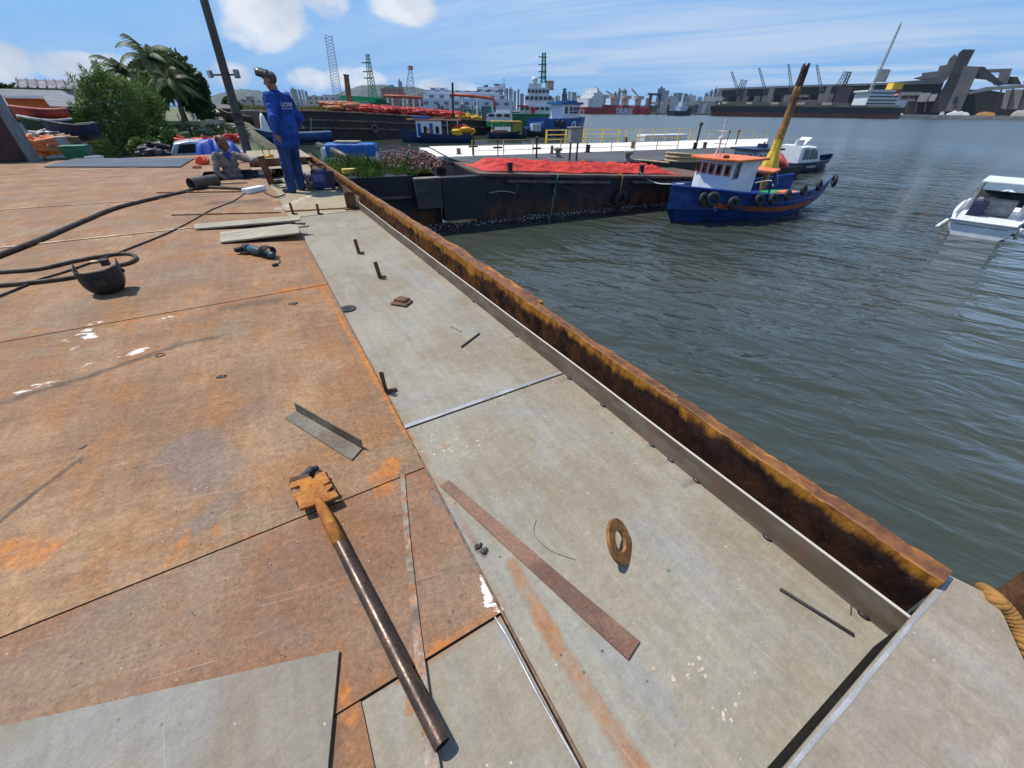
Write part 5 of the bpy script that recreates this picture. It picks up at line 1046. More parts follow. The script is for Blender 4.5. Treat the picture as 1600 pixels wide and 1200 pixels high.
mb = MB(xf=MX @ Matrix.Translation((SH, 0, 0))); mb.slab([(2.9, -.75, .6), (2.9, .75, .6), (2.6, .68, 1.1), (2.6, -.68, 1.1)], (.03, 0, .02)); build('windscreen', mb, GLASS, MBT)
mb = MB(xf=MX @ Matrix.Translation((SH, 0, 0))); mb.box((1.6, .42, .56), (.5, .42, .5)); build('seat', mb, surf('seat_navy', (.012, .016, .06), None, .6), MBT, bevel=.05)
mb = MB(xf=MX @ Matrix.Translation((SH, 0, 0))); mb.tube([(.25, 0, .5), (.25, 0, .54)], .02, 6); mb.tube([(.25, -.08, .545), (.25, .08, .545)], .014, 6); build('cleat', mb, DARKST, MBT)
def fender(X, p, q, label):
    mb = MB(); a, b2 = X @ Vector(p), X @ Vector(q); d = b2 - a; L = d.length; mb.lathe([(.01, 0), (.05, .02), (.06, .08), (.06, L - .08), (.05, L - .02), (.01, L)], a, 12, 0, d); lone('boat_fender', mb, surf('fender_cream', (.68, .64, .52), (.5, .46, .38), .5), label, 'fender', 'fenders on the white motor boat', smooth=True)
fender(MX, (-.06, .86, .46), (-.42, 1.02, .20), 'cream fender slung at the far stern corner of the white motor boat'); fender(MX, (.42, -.95, .42), (.42, -.95, .06), 'cream fender hanging on the near side of the white motor boat')
# ================================================================ barges and pontoon across the water
def vline(p, d, u): return Vector(p) + Vector(d) * u
D0 = P(669, 362, WZ); D1 = P(1055, 322, WZ); DX = frame(D0, D1 - D0); DXi = DX.inverted()
def dz(u): return 1.70 - .054 * (u - 2.2)
def DL(px, py, v=0.0):
    """local (u, v, z) of a pixel on the plane v of the black barge"""
    return DXi @ PW(px, py, DX @ Vector((0, v, 0)), D1 - D0)
def DP(px, py, off=0.0):
    """local point of a pixel on the black barge's sloping deck"""
    n = DX.to_3x3() @ Vector((.054, 0, 1)); p0 = DX @ Vector((2.2, 0, 1.70 + off)); r = ray(px, py); return DXi @ (EYE + r * ((p0 - EYE).dot(n) / r.dot(n)))
def hullside_mat():
    m, nt, b = new_mat('derelict_side'); v = nt.coord(); z = nt.sep(v)[2]
    n = nt.noise(v, 1.3, 6, .65); n2 = nt.noise(nt.scale(v, (1, 1, .3)), 3.5, 6, .7); n3 = nt.noise(v, 18, 4, .7)
    col = nt.mix(nt.ramp(n, .4, .62), (.012, .014, .018), (.026, .026, .028))
    low = nt.ramp(nt.math('ADD', nt.math('MULTIPLY', z, -.75), nt.math('MULTIPLY', n2, 1.0)), -.12, .18)
    col = nt.mix(nt.math('MULTIPLY', low, nt.ramp(n2, .38, .62)), col, nt.mix(n3, (.055, .022, .010), (.17, .062, .018)))
    col = nt.mix(nt.math('MULTIPLY', nt.ramp(n3, .60, .72), .35), col, (.11, .07, .045))
    fin(nt, b, col, nt.ramp(n2, .3, .7, .4, .75), 0, nt.bump(nt.math('ADD', n2, n3), .5, .02), .35); return m
DSIDE = hullside_mat(); DDECK = surf('derelict_deck', (.145, .085, .06), (.085, .055, .042), .8, 0, 1.2, grain=.3)
DB = thing('derelict_barge', 'black rusting flat barge with a brown deck carrying the red tarpaulin', 'barge', D0)
mb = MB(xf=DX)
def rough(u, v, z): return Vector((u, v + .03 * noise.noise((u * 1.3, z * 1.5, 3)), z))
mb.grid(lambda a, b_: rough(1.9 + 12.6 * a, 0, -.6 + (dz(1.9 + 12.6 * a) - .03 + .6) * b_), 60, 12); mb.grid(lambda a, b_: rough(1.9 + 12.6 * a, 3.6, -.6 + (dz(1.9 + 12.6 * a) - .03 + .6) * b_)[:], 8, 3)
for u in (1.9, 14.5): mb.add([(u, 0, -.6), (u, 3.6, -.6), (u, 3.6, dz(u) - .03), (u, 0, dz(u) - .03)], [(0, 1, 2, 3)])
build('hull', mb, DSIDE, DB)
mb = MB(xf=DX); mb.prism([(1.95, -.07), (14.6, -.07), (14.6, 3.7), (2.3, 3.7)], lambda p: dz(p[0]) - .09, lambda p: dz(p[0])); build('deck', mb, DDECK, DB, bevel=.01)
for a, b2, z, r in [(DL(790, 281), DL(950, 282), 0, .06), (DL(985, 283), DL(1075, 284), 0, .06)]:
    mb = MB(xf=DX); mb.tube([(a.x, -.10, dz(a.x) - .24), (b2.x, -.10, dz(b2.x) - .26)], r, 10); build('rub_rail', mb, surf('rail_worn', (.13, .11, .10), (.07, .05, .04), .6, .2, 3, rust=.5), DB, smooth=True, auto=40)
mb = MB(xf=DX); a, b2 = DL(763, 301), DL(803, 301); mb.tube(curve([(a.x, -.06, a.z), ((a.x + b2.x) / 2, -.07, a.z + .03), (b2.x, -.06, b2.z)], 6), .022, 6); build('ledge', mb, surf('ledge_pale', (.28, .27, .27), None, .5), DB)
mb = MB(xf=DX); mb.box((1.37, .06, .98), (1.5, .36, 1.34)); build('side_plate', mb, surf('black_plate', (.012, .014, .018), (.019, .02, .024), .55, 0, 1.5), DB, bevel=.01)
mb = MB(xf=DX); mb.prism([(-9, .25), (.62, .25), (.62, 7.2), (-9, 7.2)], -.6, 1.66); build('bow_section', mb, DSIDE, DB)
mb = MB(xf=DX); mb.prism([(-9, .19), (-.28, .19), (-.28, .245), (-9, .245)], 1.10, 1.72); build('bow_rail', mb, BLACKH, DB)
mb = MB(xf=DX); mb.tube([(-5, .16, 1.12), (-.3, .16, 1.10)], .05, 8); build('rub_rail', mb, surf('rail_worn'  , (.13, .11, .10)), DB, smooth=True)
mb = MB(xf=DX); mb.prism([(-.27, -.08), (.61, -.08), (.61, 1.3), (-.27, 1.3)], .75, 1.62); build('grey_step', mb, surf('step_grey', (.055, .055, .06), (.035, .033, .033), .6, 0, 2, rust=.5), DB, bevel=.01)
mb = MB(xf=DX); mb.prism([(-.27, -.10), (.60, -.10), (.60, 1.3), (-.27, 1.3)], 1.622, 1.66); build('step_deck', mb, surf('step_deck', (.22, .19, .16), (.14, .11, .09), .8, 0, 4), DB)
mb = MB(xf=DX); rnd = random.Random(5)
def barn(a, b_):
    u = -.5 + 14.9 * a; t = b_; return Vector((u, -.03 - (.07 + .06 * noise.noise((u * 2.2, t * 3, 0)) + .05 * noise.noise((u * 9, t * 9, 2))) * sin(t * pi), -.12 + .33 * t + .09 * noise.noise((u * 1.1, 5, 0)) * t))
mb.grid(barn, 240, 9)
m, nt, b = new_mat('barnacles'); v = nt.coord(); vo = nt.voro(v, 15); zz = nt.sep(v)[2]; n_ = nt.noise(v, 1.6, 4)
fin(nt, b, nt.mix(nt.math('MULTIPLY', nt.ramp(vo, .42, .22), nt.ramp(nt.math('ADD', zz, nt.math('MULTIPLY', n_, .35)), .17, .29)), (.022, .018, .014), (.36, .34, .31)), .9, 0, nt.bump(vo, .8, .03)); BARN = m
build('barnacle_band', mb, BARN, DB)
# red tarpaulin heaped on the deck
def cloth(u0, u1, v0, v1, base, hmax, nu, nv, seed, wob=.15):
    def f(a, b_):
        u = u0 + (u1 - u0) * a; e = wob * noise.noise((u * .9, seed, 0)); w0 = v0 + e + .12 * noise.noise((u * 3, seed, 4)); w1 = v1 + .8 * e; v = w0 + (w1 - w0) * b_
        ed = min(1, min(a, 1 - a) * 14) * min(1, 5 * min(b_, 1 - b_) + .12); q = 1 - 2.2 * abs(noise.noise((u * .55 + v * .4, v * 1.9 + u * .18, seed))); q2 = 1 - 2 * abs(noise.noise((u * 1.1 - v * .6, v * 4.2 + u * .5, seed + 3)))
        h_ = hmax * (.05 + .60 * q + .34 * q2 + .16 * noise.noise((u * 6, v * 9, seed))) * ed
        return Vector((u, v, base(u) + .012 + max(0, h_)))
    return f
a, b2 = DP(752, 266), DP(1033, 268); TARP = surf('tarp_red', (.58, .040, .024), (.42, .028, .020), .75, 0, 2, grain=.08)
a2 = DP(850, 271); mb = MB(xf=DX); f0 = cloth(a.x, b2.x, .45, 2.9, dz, .30, 0, 0, 3, .30)
mb.grid(f0, 170, 44); lone('tarpaulin', mb, TARP, 'crumpled red tarpaulin spread along the deck of the black barge', 'tarpaulin', smooth=True)
def bitt(X, c, h_, r, mat, label, group=None):
    mb = MB(xf=X); mb.lathe([(r * 1.6, 0), (r * 1.6, .03), (r, .035), (r, h_ - .03), (r * 1.25, h_ - .02), (r * 1.25, h_)], c, 12); lone('bollard', mb, mat, label, 'bollard', group, smooth=True, auto=40)
c = DP(797, 270); bitt(DX, (c.x, c.y, c.z), .32, .09, BLACKR, 'short black bollard at the left end of the red tarpaulin', 'bollards on the barges')
c = DP(1001, 273); bitt(DX, (c.x, c.y, c.z), .36, .10, BLACKR, 'black bollard holding the white mooring line, right of the red tarpaulin', 'bollards on the barges')
c = DX @ (DL(965, 310) + Vector((0, -.20, 0))); tyre(c, DX.to_3x3() @ Vector((0, 1, .12)), .33, .11, 'tyre fender hung on the side of the black barge left of the blue boat')
mb = MB(xf=DX); a = DL(970, 277); mb.tube(curve([(a.x, .2, dz(a.x) + .02), (a.x, -.09, dz(a.x)), (a.x - .05, -.16, 1.0), (a.x - .08, -.24, .55)], 5), .02, 6); lone('rope', mb, surf('rope_yellow', (.45, .28, .06), None, .9), 'yellow rope from which the barge tyre hangs', 'rope', smooth=True)
mb = MB(xf=DX); a = DL(869, 276); mb.tube([(a.x - .012 * i + .03 * sin(i * 1.7), -.10 - .02 * sin(i), dz(a.x) + .03 - i * .085) for i in range(20)], [.03 + .014 * sin(i * 2.1) for i in range(20)], 6); lone('rope', mb, surf('rope_green', (.05, .19, .12), (.1, .22, .15), .9, 0, 20), 'frayed green rope hanging down the black barge side', 'rope', smooth=True)
mb = MB(xf=DX); a, b2 = DL(806, 274), DL(792, 338); mb.tube(curve([(a.x, -.09, dz(a.x) + .3), (a.x - .05, -.12, 1.0), (b2.x, -.1, b2.z)], 6), .012, 5); lone('rope', mb, surf('rope_grey', (.12, .115, .10), None, .9), 'thin grey rope hanging from the left bollard of the black barge', 'rope', smooth=True)
mb = MB(xf=DX); a, b2 = DL(850, 279), DL(985, 330); mb.tube(curve([(a.x, -.1, a.z), ((a.x + b2.x) / 2, -.3, (a.z + b2.z) / 2 - .06), (b2.x, -.3, b2.z)], 6), .010, 5); lone('rope', mb, surf('rope_grey', (.12, .115, .10)), 'thin grey line slanting across the side of the black barge', 'rope', smooth=True)
# weeds, block and net heap on the bow section
def blades(mb, c, n, r, h_, rnd, w_=.012):
    for k in range(n):
        a = rnd.uniform(0, 2 * pi); q = r * sqrt(rnd.random()); p = Vector(c) + Vector((cos(a) * q, sin(a) * q, 0)); H = h_ * rnd.uniform(.4, 1.2); l = Vector((rnd.gauss(0, .35), rnd.gauss(0, .35), 1)).normalized() * H; s = Vector((cos(a * 3), sin(a * 3), 0)) * w_
        m_ = p + l * .55 + Vector((0, 0, 0)); t = p + l + Vector((l.x * .5, l.y * .5, -.06 * H)); mb.add([p - s, p + s, m_ + s * .8, t, m_ - s * .8], [(0, 1, 2, 3, 4)])
rnd = random.Random(8); mb = MB(xf=DX)
for k in range(70):
    u, v = rnd.uniform(-4.2, -.1), rnd.uniform(.4, 4.4)
    if u > -1.0 and v > 2.2: continue
    blades(mb, (u, v, 1.66), 46, .28, .26 + .32 * rnd.random() * (1.3 if v > 1.5 else .7), rnd)
for k in range(5): blades(mb, (rnd.uniform(-.1, .55), rnd.uniform(.5, 1.2), 1.66), 30, .14, .22, rnd)
lone('weeds', mb, leafmat('weed_leaf', (.10, .17, .025), (.045, .095, .012), 1.2), 'green weeds growing over the bow of the black barge', 'weeds', kind='stuff')
mb = MB(xf=DX); mb.box((-2.1, .75, 1.86), (.42, .22, .14), .1); lone('block', mb, surf('block_yellow', (.70, .50, .10), None, .7), 'small yellow block lying among the weeds on the black barge', 'block', bevel=.02)
mb = MB(xf=DX); rnd = random.Random(4)
for k in range(300):
    a = rnd.uniform(0, 2 * pi); q = sqrt(rnd.random()); u, v = .25 + 1.35 * q * cos(a), 2.9 + 1.05 * q * sin(a); top = .58 * (1 - q ** 2.2); z = 1.66 + rnd.uniform(.05, 1) * (top + .06)
    if u > 1.8: continue
    n = Vector((rnd.gauss(0, 1), rnd.gauss(0, 1), rnd.gauss(.3, .8))).normalized(); x = n.orthogonal().normalized(); y = n.cross(x); R = rnd.uniform(.05, .12); a0 = rnd.uniform(0, 6); sp = rnd.uniform(3.5, 6)
    mb.tube([Vector((u, v, z)) + (x * cos(a0 + sp * t / 9) + y * sin(a0 + sp * t / 9)) * R for t in range(10)], .018, 5)
HEAP = surf('heap_rope', (.13, .04, .036), (.30, .20, .17), .85, 0, 6, lo=.47, hi=.55, grain=.3)
lone('rope_heap', mb, HEAP, 'big tangled heap of maroon and cream hawsers on the black barge bow', 'rope heap', smooth=True)
# ---- pontoon with white deck and yellow rails
QX = frame(DX @ Vector((4.2, 5.0, 0)), D1 - D0); QXi = QX.inverted(); QZ = 1.25; QW = WZ + QZ
def QP(px, py, z=0.0): return QXi @ P(px, py, QW + z)
PN = thing('pontoon', 'long flat pontoon with a white painted strip and dark grey deck behind the black barge', 'pontoon', QX.translation)
mb = MB(xf=QX); mb.prism([(0, 0), (15, 0), (27, 5.6), (37.5, 12.9), (.9, 12.9), (.0, 6.0)], -.6, QZ - .02); build('hull', mb, surf('pontoon_side', (.045, .047, .05), (.03, .03, .032), .6, 0, 1, rust=.4), PN)
mb = MB(xf=QX); mb.prism([(-.05, -.05), (15, -.05), (27, 5.55), (-.05, 5.55)], QZ - .018, QZ); build('grey_deck', mb, surf('deck_asphalt', (.085, .088, .09), (.062, .064, .066), .85, 0, .5, rust=.35, rlo=.6, rhi=.7), PN)
mb = MB(xf=QX); mb.prism([(.05, 5.56), (27, 5.56), (37.6, 12.95), (.95, 12.95)], QZ - .018, QZ + .006); build('white_deck', mb, surf('deck_white', (.78, .75, .68), (.70, .66, .58), .6, 0, .8, rust=.35, rlo=.66, rhi=.8, rsc=1.5, rcol=(.4, .22, .1)), PN)
mb = MB(xf=QX); mb.prism([(-.5, 6.4), (.2, 6.2), (.9, 12.6), (-.2, 12.6)], .15, QZ - .25); build('bow_rake', mb, BLACKH, PN)
mb = MB(xf=QX); mb.prism([(-.3, 6.6), (.1, 6.5), (.85, 12.8), (.2, 12.8)], QZ - .24, QZ - .05); build('bow_step', mb, surf('deck_white', (.78, .75, .68)), PN)
def railing(a, b2, n, h_, label, thick=.03, mat=YELLOWP, rails=3, group='yellow railings on the pontoon'):
    a, b2 = Vector(a), Vector(b2); t = thing('railing', label, 'railing', QX @ ((a + b2) / 2), group)
    for i in range(n):
        p = a.lerp(b2, i / (n - 1)); mb = MB(xf=QX); mb.box(p + Vector((0, 0, h_ / 2)), (thick * 2.0, thick * 1.4, h_)); build('post', mb, mat, t)
    for k in range(rails):
        z = h_ * (k + 1) / rails - .02; mb = MB(xf=QX); mb.beam(a + Vector((0, 0, z)), b2 + Vector((0, 0, z)), thick, thick); build('rail', mb, mat, t)
YT = surf('yellow_thin', (.62, .44, .10), (.55, .36, .06), .5, 0, 4)
v1 = QP(790, 242).y
railing((QP(737, 243).x, 5.7, QZ), (QP(1088, 236).x, 5.7, QZ), 9, .78, 'long near yellow railing between the white strip and the grey deck', .026, YT, 3)
railing((QP(846, 224).x, 12.7, QZ), (QP(972, 223).x, 12.7, QZ), 5, .95, 'thick yellow railing at the far pontoon edge below the blue tug', .06)
railing((QP(984, 223).x, 12.7, QZ), (QP(1090, 221).x, 12.7, QZ), 6, .95, 'yellow railing at the far pontoon edge in front of the white float', .035)
railing((QP(1098, 221).x, 12.7, QZ), (36.8, 12.7, QZ), 6, .8, 'thin yellow railing at the far pontoon edge behind the wheelhouse roof', .03, YT)
PB = surf('bollard_brown', (.22, .12, .06), (.10, .06, .04), .7, 0, 6)
for px, py, h_, r, mt, lb in [(717, 241, .30, .12, PB, 'pair of rusty bitts at the left end of the white strip'), (862, 240, .42, .09, PB, 'brown bollard on the pontoon left of the mushroom head'), (918, 238, .42, .14, BLACKR, 'black double bollard by the near yellow railing'), (977, 222, .38, .16, BLACKR, 'black bollard in the gap of the far yellow railings'), (988, 232, .45, .13, PB, 'round topped brown bollard on the grey deck by the near railing'), (1085, 233, .42, .14, BLACKR, 'black bollard behind the left end of the orange roof'), (1100, 232, .40, .13, PB, 'brown bollard behind the orange wheelhouse roof')]:
    c = QP(px, py); bitt(QX, (c.x, c.y, QZ), h_, r, mt, lb, 'bollards on the barges')
for px, py, lb in [(871, 246, 'mushroom shaped bollard with pale head left of the control box'), (980, 252, 'grey mushroom bollard with ropes on the grey deck')]:
    c = QP(px, py); mb = MB(xf=QX); mb.lathe([(.22, 0), (.2, .1), (.12, .14), (.12, .3), (.26, .36), (.24, .46), (.05, .5)], (c.x, c.y, QZ), 14); lone('mushroom_bollard', mb, surf('bollard_grey', (.22, .20, .18), (.12, .10, .09), .7, 0, 6), lb, 'bollard', 'bollards on the barges', smooth=True, auto=40)
c = QP(1064, 252); mb = MB(xf=QX)
for k in range(5): mb.torus((c.x, c.y, QZ + .05 + k * .075), .85 - .05 * (k % 2), .055, (.02 * k, .03, 1), 26, 6)
lone('rope_coil', mb, surf('rope_cream', (.52, .40, .22), (.36, .27, .15), .9, 0, 8), 'coil of cream rope on the grey deck behind the black barge', 'rope coil', smooth=True)
mb = MB(xf=QX); a, b2 = QP(985, 252), QP(1045, 256); mb.tube(curve([(a.x, a.y, QZ + .06), ((a.x + b2.x) / 2, a.y - .1, QZ + .04), (b2.x, b2.y, QZ + .05)], 6), .05, 6); lone('rope', mb, surf('rope_cream', (.52, .40, .22)), 'cream rope lying between the mushroom bollard and the coil', 'rope', smooth=True)
CB = thing('control_box', 'grey control box standing on two dark legs on the pontoon', 'control box', QX @ Vector((QP(895, 250).x, QP(895, 250).y, QZ)))
c = QP(895, 251); mb = MB(xf=QX)
for s in (-.22, .22): mb = MB(xf=QX); mb.box((c.x + s, c.y, QZ + .42), (.07, .07, .84)); build('leg', mb, BLACKR, CB)
mb = MB(xf=QX); mb.box((c.x, c.y, QZ + 1.16), (.72, .35, .66)); bx = build('cabinet', mb, surf('box_grey', (.34, .33, .30), None, .6), CB, bevel=.02); mb = MB(xf=QX); mb.box((c.x, c.y, QZ + 1.51), (.80, .43, .04)); build('lid', mb, surf('box_lid', (.40, .36, .32), None, .6), CB)
def post(px, y0, y1, lb, r=.045, arm=None, cap=True):
    c = QP(px, y0); p = QX @ Vector((c.x, c.y, QZ)); h_ = up(p, y1) - p.z; mb = MB(); mb.tube([p, p + Vector((0, 0, h_))], r, 8)
    if arm: mb.box(p + Vector((0, 0, h_ * arm)), (.55, .05, .09), -.08)
    if cap: mb.ball(p + Vector((0, 0, h_)), r * 1.9, n=8, k=6)
    lone('post', mb, surf('post_dark', (.03, .025, .025), None, .6), lb, 'post', 'dark posts standing on the pontoon')
post(740, 243, 211, 'dark post at the left end of the near railing', .05, .45); post(778, 245, 210, 'thin grey post crossing the near railing second from left', .03, .42, False); post(838, 247, 216, 'dark red post with a crossbar left of the control box', .05, .5); post(1089, 222, 194, 'tall dark mooring post at the far edge of the pontoon', .09); post(1149, 226, 205, 'thin dark post behind the mast of the orange roofed wheelhouse', .05)
mb = MB(); a, b2 = P(1000, 222, WZ), P(1065, 220, WZ); mb.beam(a + Vector((0, 0, .45)), b2 + Vector((0, 0, .45)), 1.6, .8); fl = lone('float', mb, WHITECL, 'long white float moored beyond the far yellow railing', 'float', bevel=.1)
# ---- small boat under blue tarpaulin
a, b2 = P(512, 258, WZ), P(592, 258, WZ); CX = frame(a, b2 - a); L = (b2 - a).length; VB = thing('covered_boat', 'white small boat wrapped in a blue tarpaulin beyond the weeds', 'boat', a)
mb = MB(xf=CX); mb.loft([[(x, -w_, z0), (x, -w_ * 1.05, z1), (x, w_ * 1.05, z1), (x, w_, z0)] for x, w_, z0, z1 in [(-.05, .7, -.2, 1.0), (.1, .8, -.3, 1.15), (L * .9, .8, -.3, 1.0), (L, .6, -.2, .9)]]); build('hull', mb, WHITECL, VB, bevel=.03)
def tp(a_, b_):
    th = pi * b_; x = .35 + (L - .35) * a_; w_ = .9 + .03 * noise.noise((x * 3, b_ * 8, 1)); s = Vector((0, 0, 0)); y = -cos(th); z = sin(th); k = 1 / max(abs(y), abs(z)) ** .85; pl = .05 * noise.noise((x * 4.5, b_ * 2, 0)) * (1 - z)
    return Vector((x, y * k * w_ + (pl if y > 0 else -pl), .55 + min(1.0, z * k) * .86 + .04 * noise.noise((x * 2, b_ * 3, 5))))
mb = MB(xf=CX); g = [[tp(i / 30, j / 24) for j in range(25)] for i in range(31)]; mb.loft([[Vector((.34, 0, 1.0))] * 25] + g + [[Vector((L + .02, 0, 1.0))] * 25], wrap=False, cap=False); build('cover', mb, surf('tarp_blue', (.012, .13, .42), (.01, .085, .30), .5, 0, 3), VB, smooth=True)
mb = MB(xf=CX); mb.prism([(.9, -.5), (2.6, -.55), (2.6, .5), (.9, .5)], 1.44, 1.52); build('roof_board', mb, surf('board_tan', (.42, .36, .28), None, .8), VB)
mb = MB(xf=CX); mb.text('MARINA PORTO AZUL', .22, Matrix.Translation((L * .55, -.99, .50)) @ Matrix.Rotation(pi / 2, 4, 'X'), 0, .003, 'CENTER', L * .78); build('lettering', mb, LET, VB)
# ---- long dark barge with booms on top
E0 = P(478, 222, WZ); E1 = P(790, 209.5, WZ); EX = frame(E0, E1 - E0); EXi = EX.inverted(); EL = (E1 - E0).length; EH = radians(0)
def EP(px, py, v=0.0): return EXi @ PW(px, py, EX @ Vector((0, v, 0)), E1 - E0)
et = [(EP(q, y).x, EP(q, y).z) for q, y in [(405, 174), (480, 172), (560, 175.5), (640, 180.5), (720, 185.5), (772, 189)]]
def ez(u): return float(np.interp(u, [k[0] for k in et], [k[1] for k in et]))
LB = thing('long_barge', 'long dark hulled barge across the channel carrying red and yellow floating booms', 'barge', E0)
mb = MB(xf=EX); u0, u1 = et[0][0], et[-1][0]; mb.loft([[(u, 0, -.5), (u, .02, ez(u)), (u, 11, ez(u)), (u, 11, -.5)] for u in [u0 + (u1 - u0) * i / 40 for i in range(41)]]); build('hull', mb, surf('barge_black', (.022, .019, .018), (.036, .028, .024), .7, 0, .25, rust=.6, rlo=.56, rhi=.7, rsc=.35, rcol=(.085, .045, .028)), LB)
for k, (o, r) in enumerate([(-.05, .10), (-.95, .10), (-1.75, .09)]):
    mb = MB(xf=EX); mb.tube([(u, -.06, ez(u) + o) for u in [u0 + (u1 - u0) * (.0 if k else .0) + (u1 - u0) * (1 if k < 2 else .8) * i / 20 for i in range(21)]], r, 6); build('rub_rail', mb, surf('rail_tan', (.24, .16, .11), (.12, .08, .06), .8, 0, 1), LB)
for px, py, lb in [(584, 199, 'small dark tyre on the side of the long dark barge'), (586 + 0, 201, ''), ]:
    if lb: c = EX @ (EP(584, 201) + Vector((0, -.25, 0))); tyre(c, EX.to_3x3() @ Vector((0, 1, 0)), .55, .16, 'pale rimmed tyre on the side of the long dark barge', None, surf('tyre_dusty', (.13, .12, .11), (.06, .06, .06), .8))
def sausages(px0, px1, y0, n, r, mat, name, label, depth, hmax, seed, kind=None):
    rnd = random.Random(seed); mb = MB(xf=EX); a, b2 = EP(px0, y0).x, EP(px1, y0).x
    for k in range(n):
        u = rnd.uniform(a, b2); v = rnd.uniform(.3, depth); z = ez(u) + r + rnd.random() * hmax * (1 - abs(v / depth - .5)); an = rnd.gauss(.06, .3); L = rnd.uniform(1.0, 2.6); dv = Vector((cos(an), sin(an), rnd.gauss(0, .06))) * L / 2
        c = Vector((u, v, z)); mb.tube([c - dv * 1.03, c - dv, c, c + dv, c + dv * 1.03], [r * .4, r, r * 1.08, r, r * .4], 7)
    lone(name, mb, mat, label, 'boom', kind=kind, smooth=True)
sausages(552, 728, 182, 420, .17, surf('boom_red', (.62, .06, .03), (.42, .04, .025), .5, 0, .8), 'floating_boom', 'heap of red floating boom lying along the long dark barge', 4.5, .75, 3)
sausages(528, 560, 176, 60, .2, surf('boom_orange', (.55, .17, .06), (.36, .14, .07), .6, 0, 1), 'floating_boom', 'heap of orange floats left of the red boom on the long barge', 4, .8, 4)
sausages(722, 756, 187, 60, .18, surf('boom_yellow', (.80, .55, .03), (.7, .42, .03), .5), 'floating_boom', 'heap of yellow floating boom at the right end of the long barge', 3.5, .5, 5)
rnd = random.Random(17); mb = MB(xf=EX)
for k in range(60): blades(mb, (rnd.uniform(u0, EP(535, 175).x), rnd.uniform(.3, 5), ez(2)), 26, .7, .55, rnd, .03)
lone('dry_grass', mb, leafmat('dry_leaf', (.30, .25, .08), (.16, .15, .04), .5), 'dry yellow grass growing on the left end of the long barge', 'grass', kind='stuff')
# ================================================================ helpers for things seen far off: plan outlines and heights, each with its own depth
def vframe(px0, px1, dist, py=190):
    a, b2 = PD(px0, py, dist), PD(px1, py, dist); a.z = b2.z = 0; return frame(a, b2 - a), (b2 - a).length, a, b2
def vbox(px0, px1, yt, yb, dist, depth, zmin=None):
    """upright box whose front stands across the view between two pixels: MB, its frame, length, base z, top z"""
    X, L, a, b2 = vframe(px0, px1, dist, yb); m_ = (a + b2) / 2; z1 = up(m_, yt); z0 = up(m_, yb) if zmin is None else zmin
    mb = MB(xf=X); mb.span((0, 0, z0), (L, depth, z1)); return mb, X, L, z0, z1
def vpoly(pix, dist, depth):
    c = PD(pix[0][0], 185, dist); n = (c - EYE) * Vector((1, 1, 0)); n.normalize(); t = Vector((n.y, -n.x, 0)); c.z = 0
    mb = MB(); mb.slab([PW(q[0], q[1], c, t) for q in pix], n * depth); return mb
def lattice(mb, p, q, w0, w1, n, r, upv=(0, 0, 1)):
    p, q = Vector(p), Vector(q); t = (q - p).normalized(); s = t.cross(Vector(upv)); s = s.normalized() if s.length > .05 else t.orthogonal().normalized(); u = s.cross(t); prev = None
    for i in range(n + 1):
        f = i / n; c = p.lerp(q, f); w_ = w0 + (w1 - w0) * f; k = [c + (s * a + u * b_) * w_ / 2 for a, b_ in ((-1, -1), (1, -1), (1, 1), (-1, 1))]
        if prev:
            for j in range(4): mb.beam(prev[j], k[j], r, r); mb.beam(prev[j], k[(j + 1) % 4], r * .7, r * .7)
        prev = k
def facade(name, c, c2, wx=3.2, wz=3.0, hz=.0):
    """plastered wall with rows of dark openings, in metres"""
    if name in MATS: return MATS[name]
    m, nt, b = new_mat(name); v = nt.coord(); geo = nt.new('ShaderNodeNewGeometry'); x, y, z = nt.sep(v)[:3]
    h = nt.math('ADD', nt.math('MULTIPLY', x, .8), nt.math('MULTIPLY', y, .6))
    fx = nt.math('FRACT', nt.math('DIVIDE', h, wx)); fz = nt.math('FRACT', nt.math('DIVIDE', z, wz))
    k = nt.math('MULTIPLY', nt.math('MULTIPLY', nt.math('GREATER_THAN', fx, .35), nt.math('LESS_THAN', fx, .8)), nt.math('MULTIPLY', nt.math('GREATER_THAN', fz, .35), nt.math('LESS_THAN', fz, .82)))
    wall = nt.math('LESS_THAN', nt.math('ABSOLUTE', nt.sep(geo.outputs['Normal'])[2]), .5)
    col = nt.mix(nt.ramp(nt.noise(v, .05, 3), .35, .65), c, c2); col = nt.mix(nt.math('MULTIPLY', nt.math('MULTIPLY', k, wall), .8), col, (.06, .07, .085)); fin(nt, b, col, .8); MATS[name] = m; return m

# ================================================================ near shore on the left
def shore_z(x, y):
    t = min(1, max(0, (y - 24) / 36)); t = t * t * (3 - 2 * t); z = -1.95 + 1.75 * t + min(.5, max(0, (y - 60) / 80)); e = -.6 + .012 * y + 1.2 * noise.noise((y * .12, 3, 0))
    if x > e: z -= min(3.5, (x - e) * .9)
    return z + .10 * noise.noise((x * .35, y * .35, 0)) + .05 * noise.noise((x * 1.4, y * 1.4, 4))
mb = MB()
xs = [-320, -220, -150, -110, -80, -60, -48] + [-40 + i * .9 for i in range(51)]; ys = [18.3 + i * .8 for i in range(60)] + [67 + i * 4 for i in range(30)]
mb.grid(lambda a, b_: Vector((xs[round(a * (len(xs) - 1))], ys[round(b_ * (len(ys) - 1))], shore_z(xs[round(a * (len(xs) - 1))], ys[round(b_ * (len(ys) - 1))]))), len(xs), len(ys))
m, nt, b = new_mat('shore_ground'); v = nt.coord(); n1 = nt.noise(v, .35, 6, .65); n2 = nt.noise(v, 2.6, 6, .7)
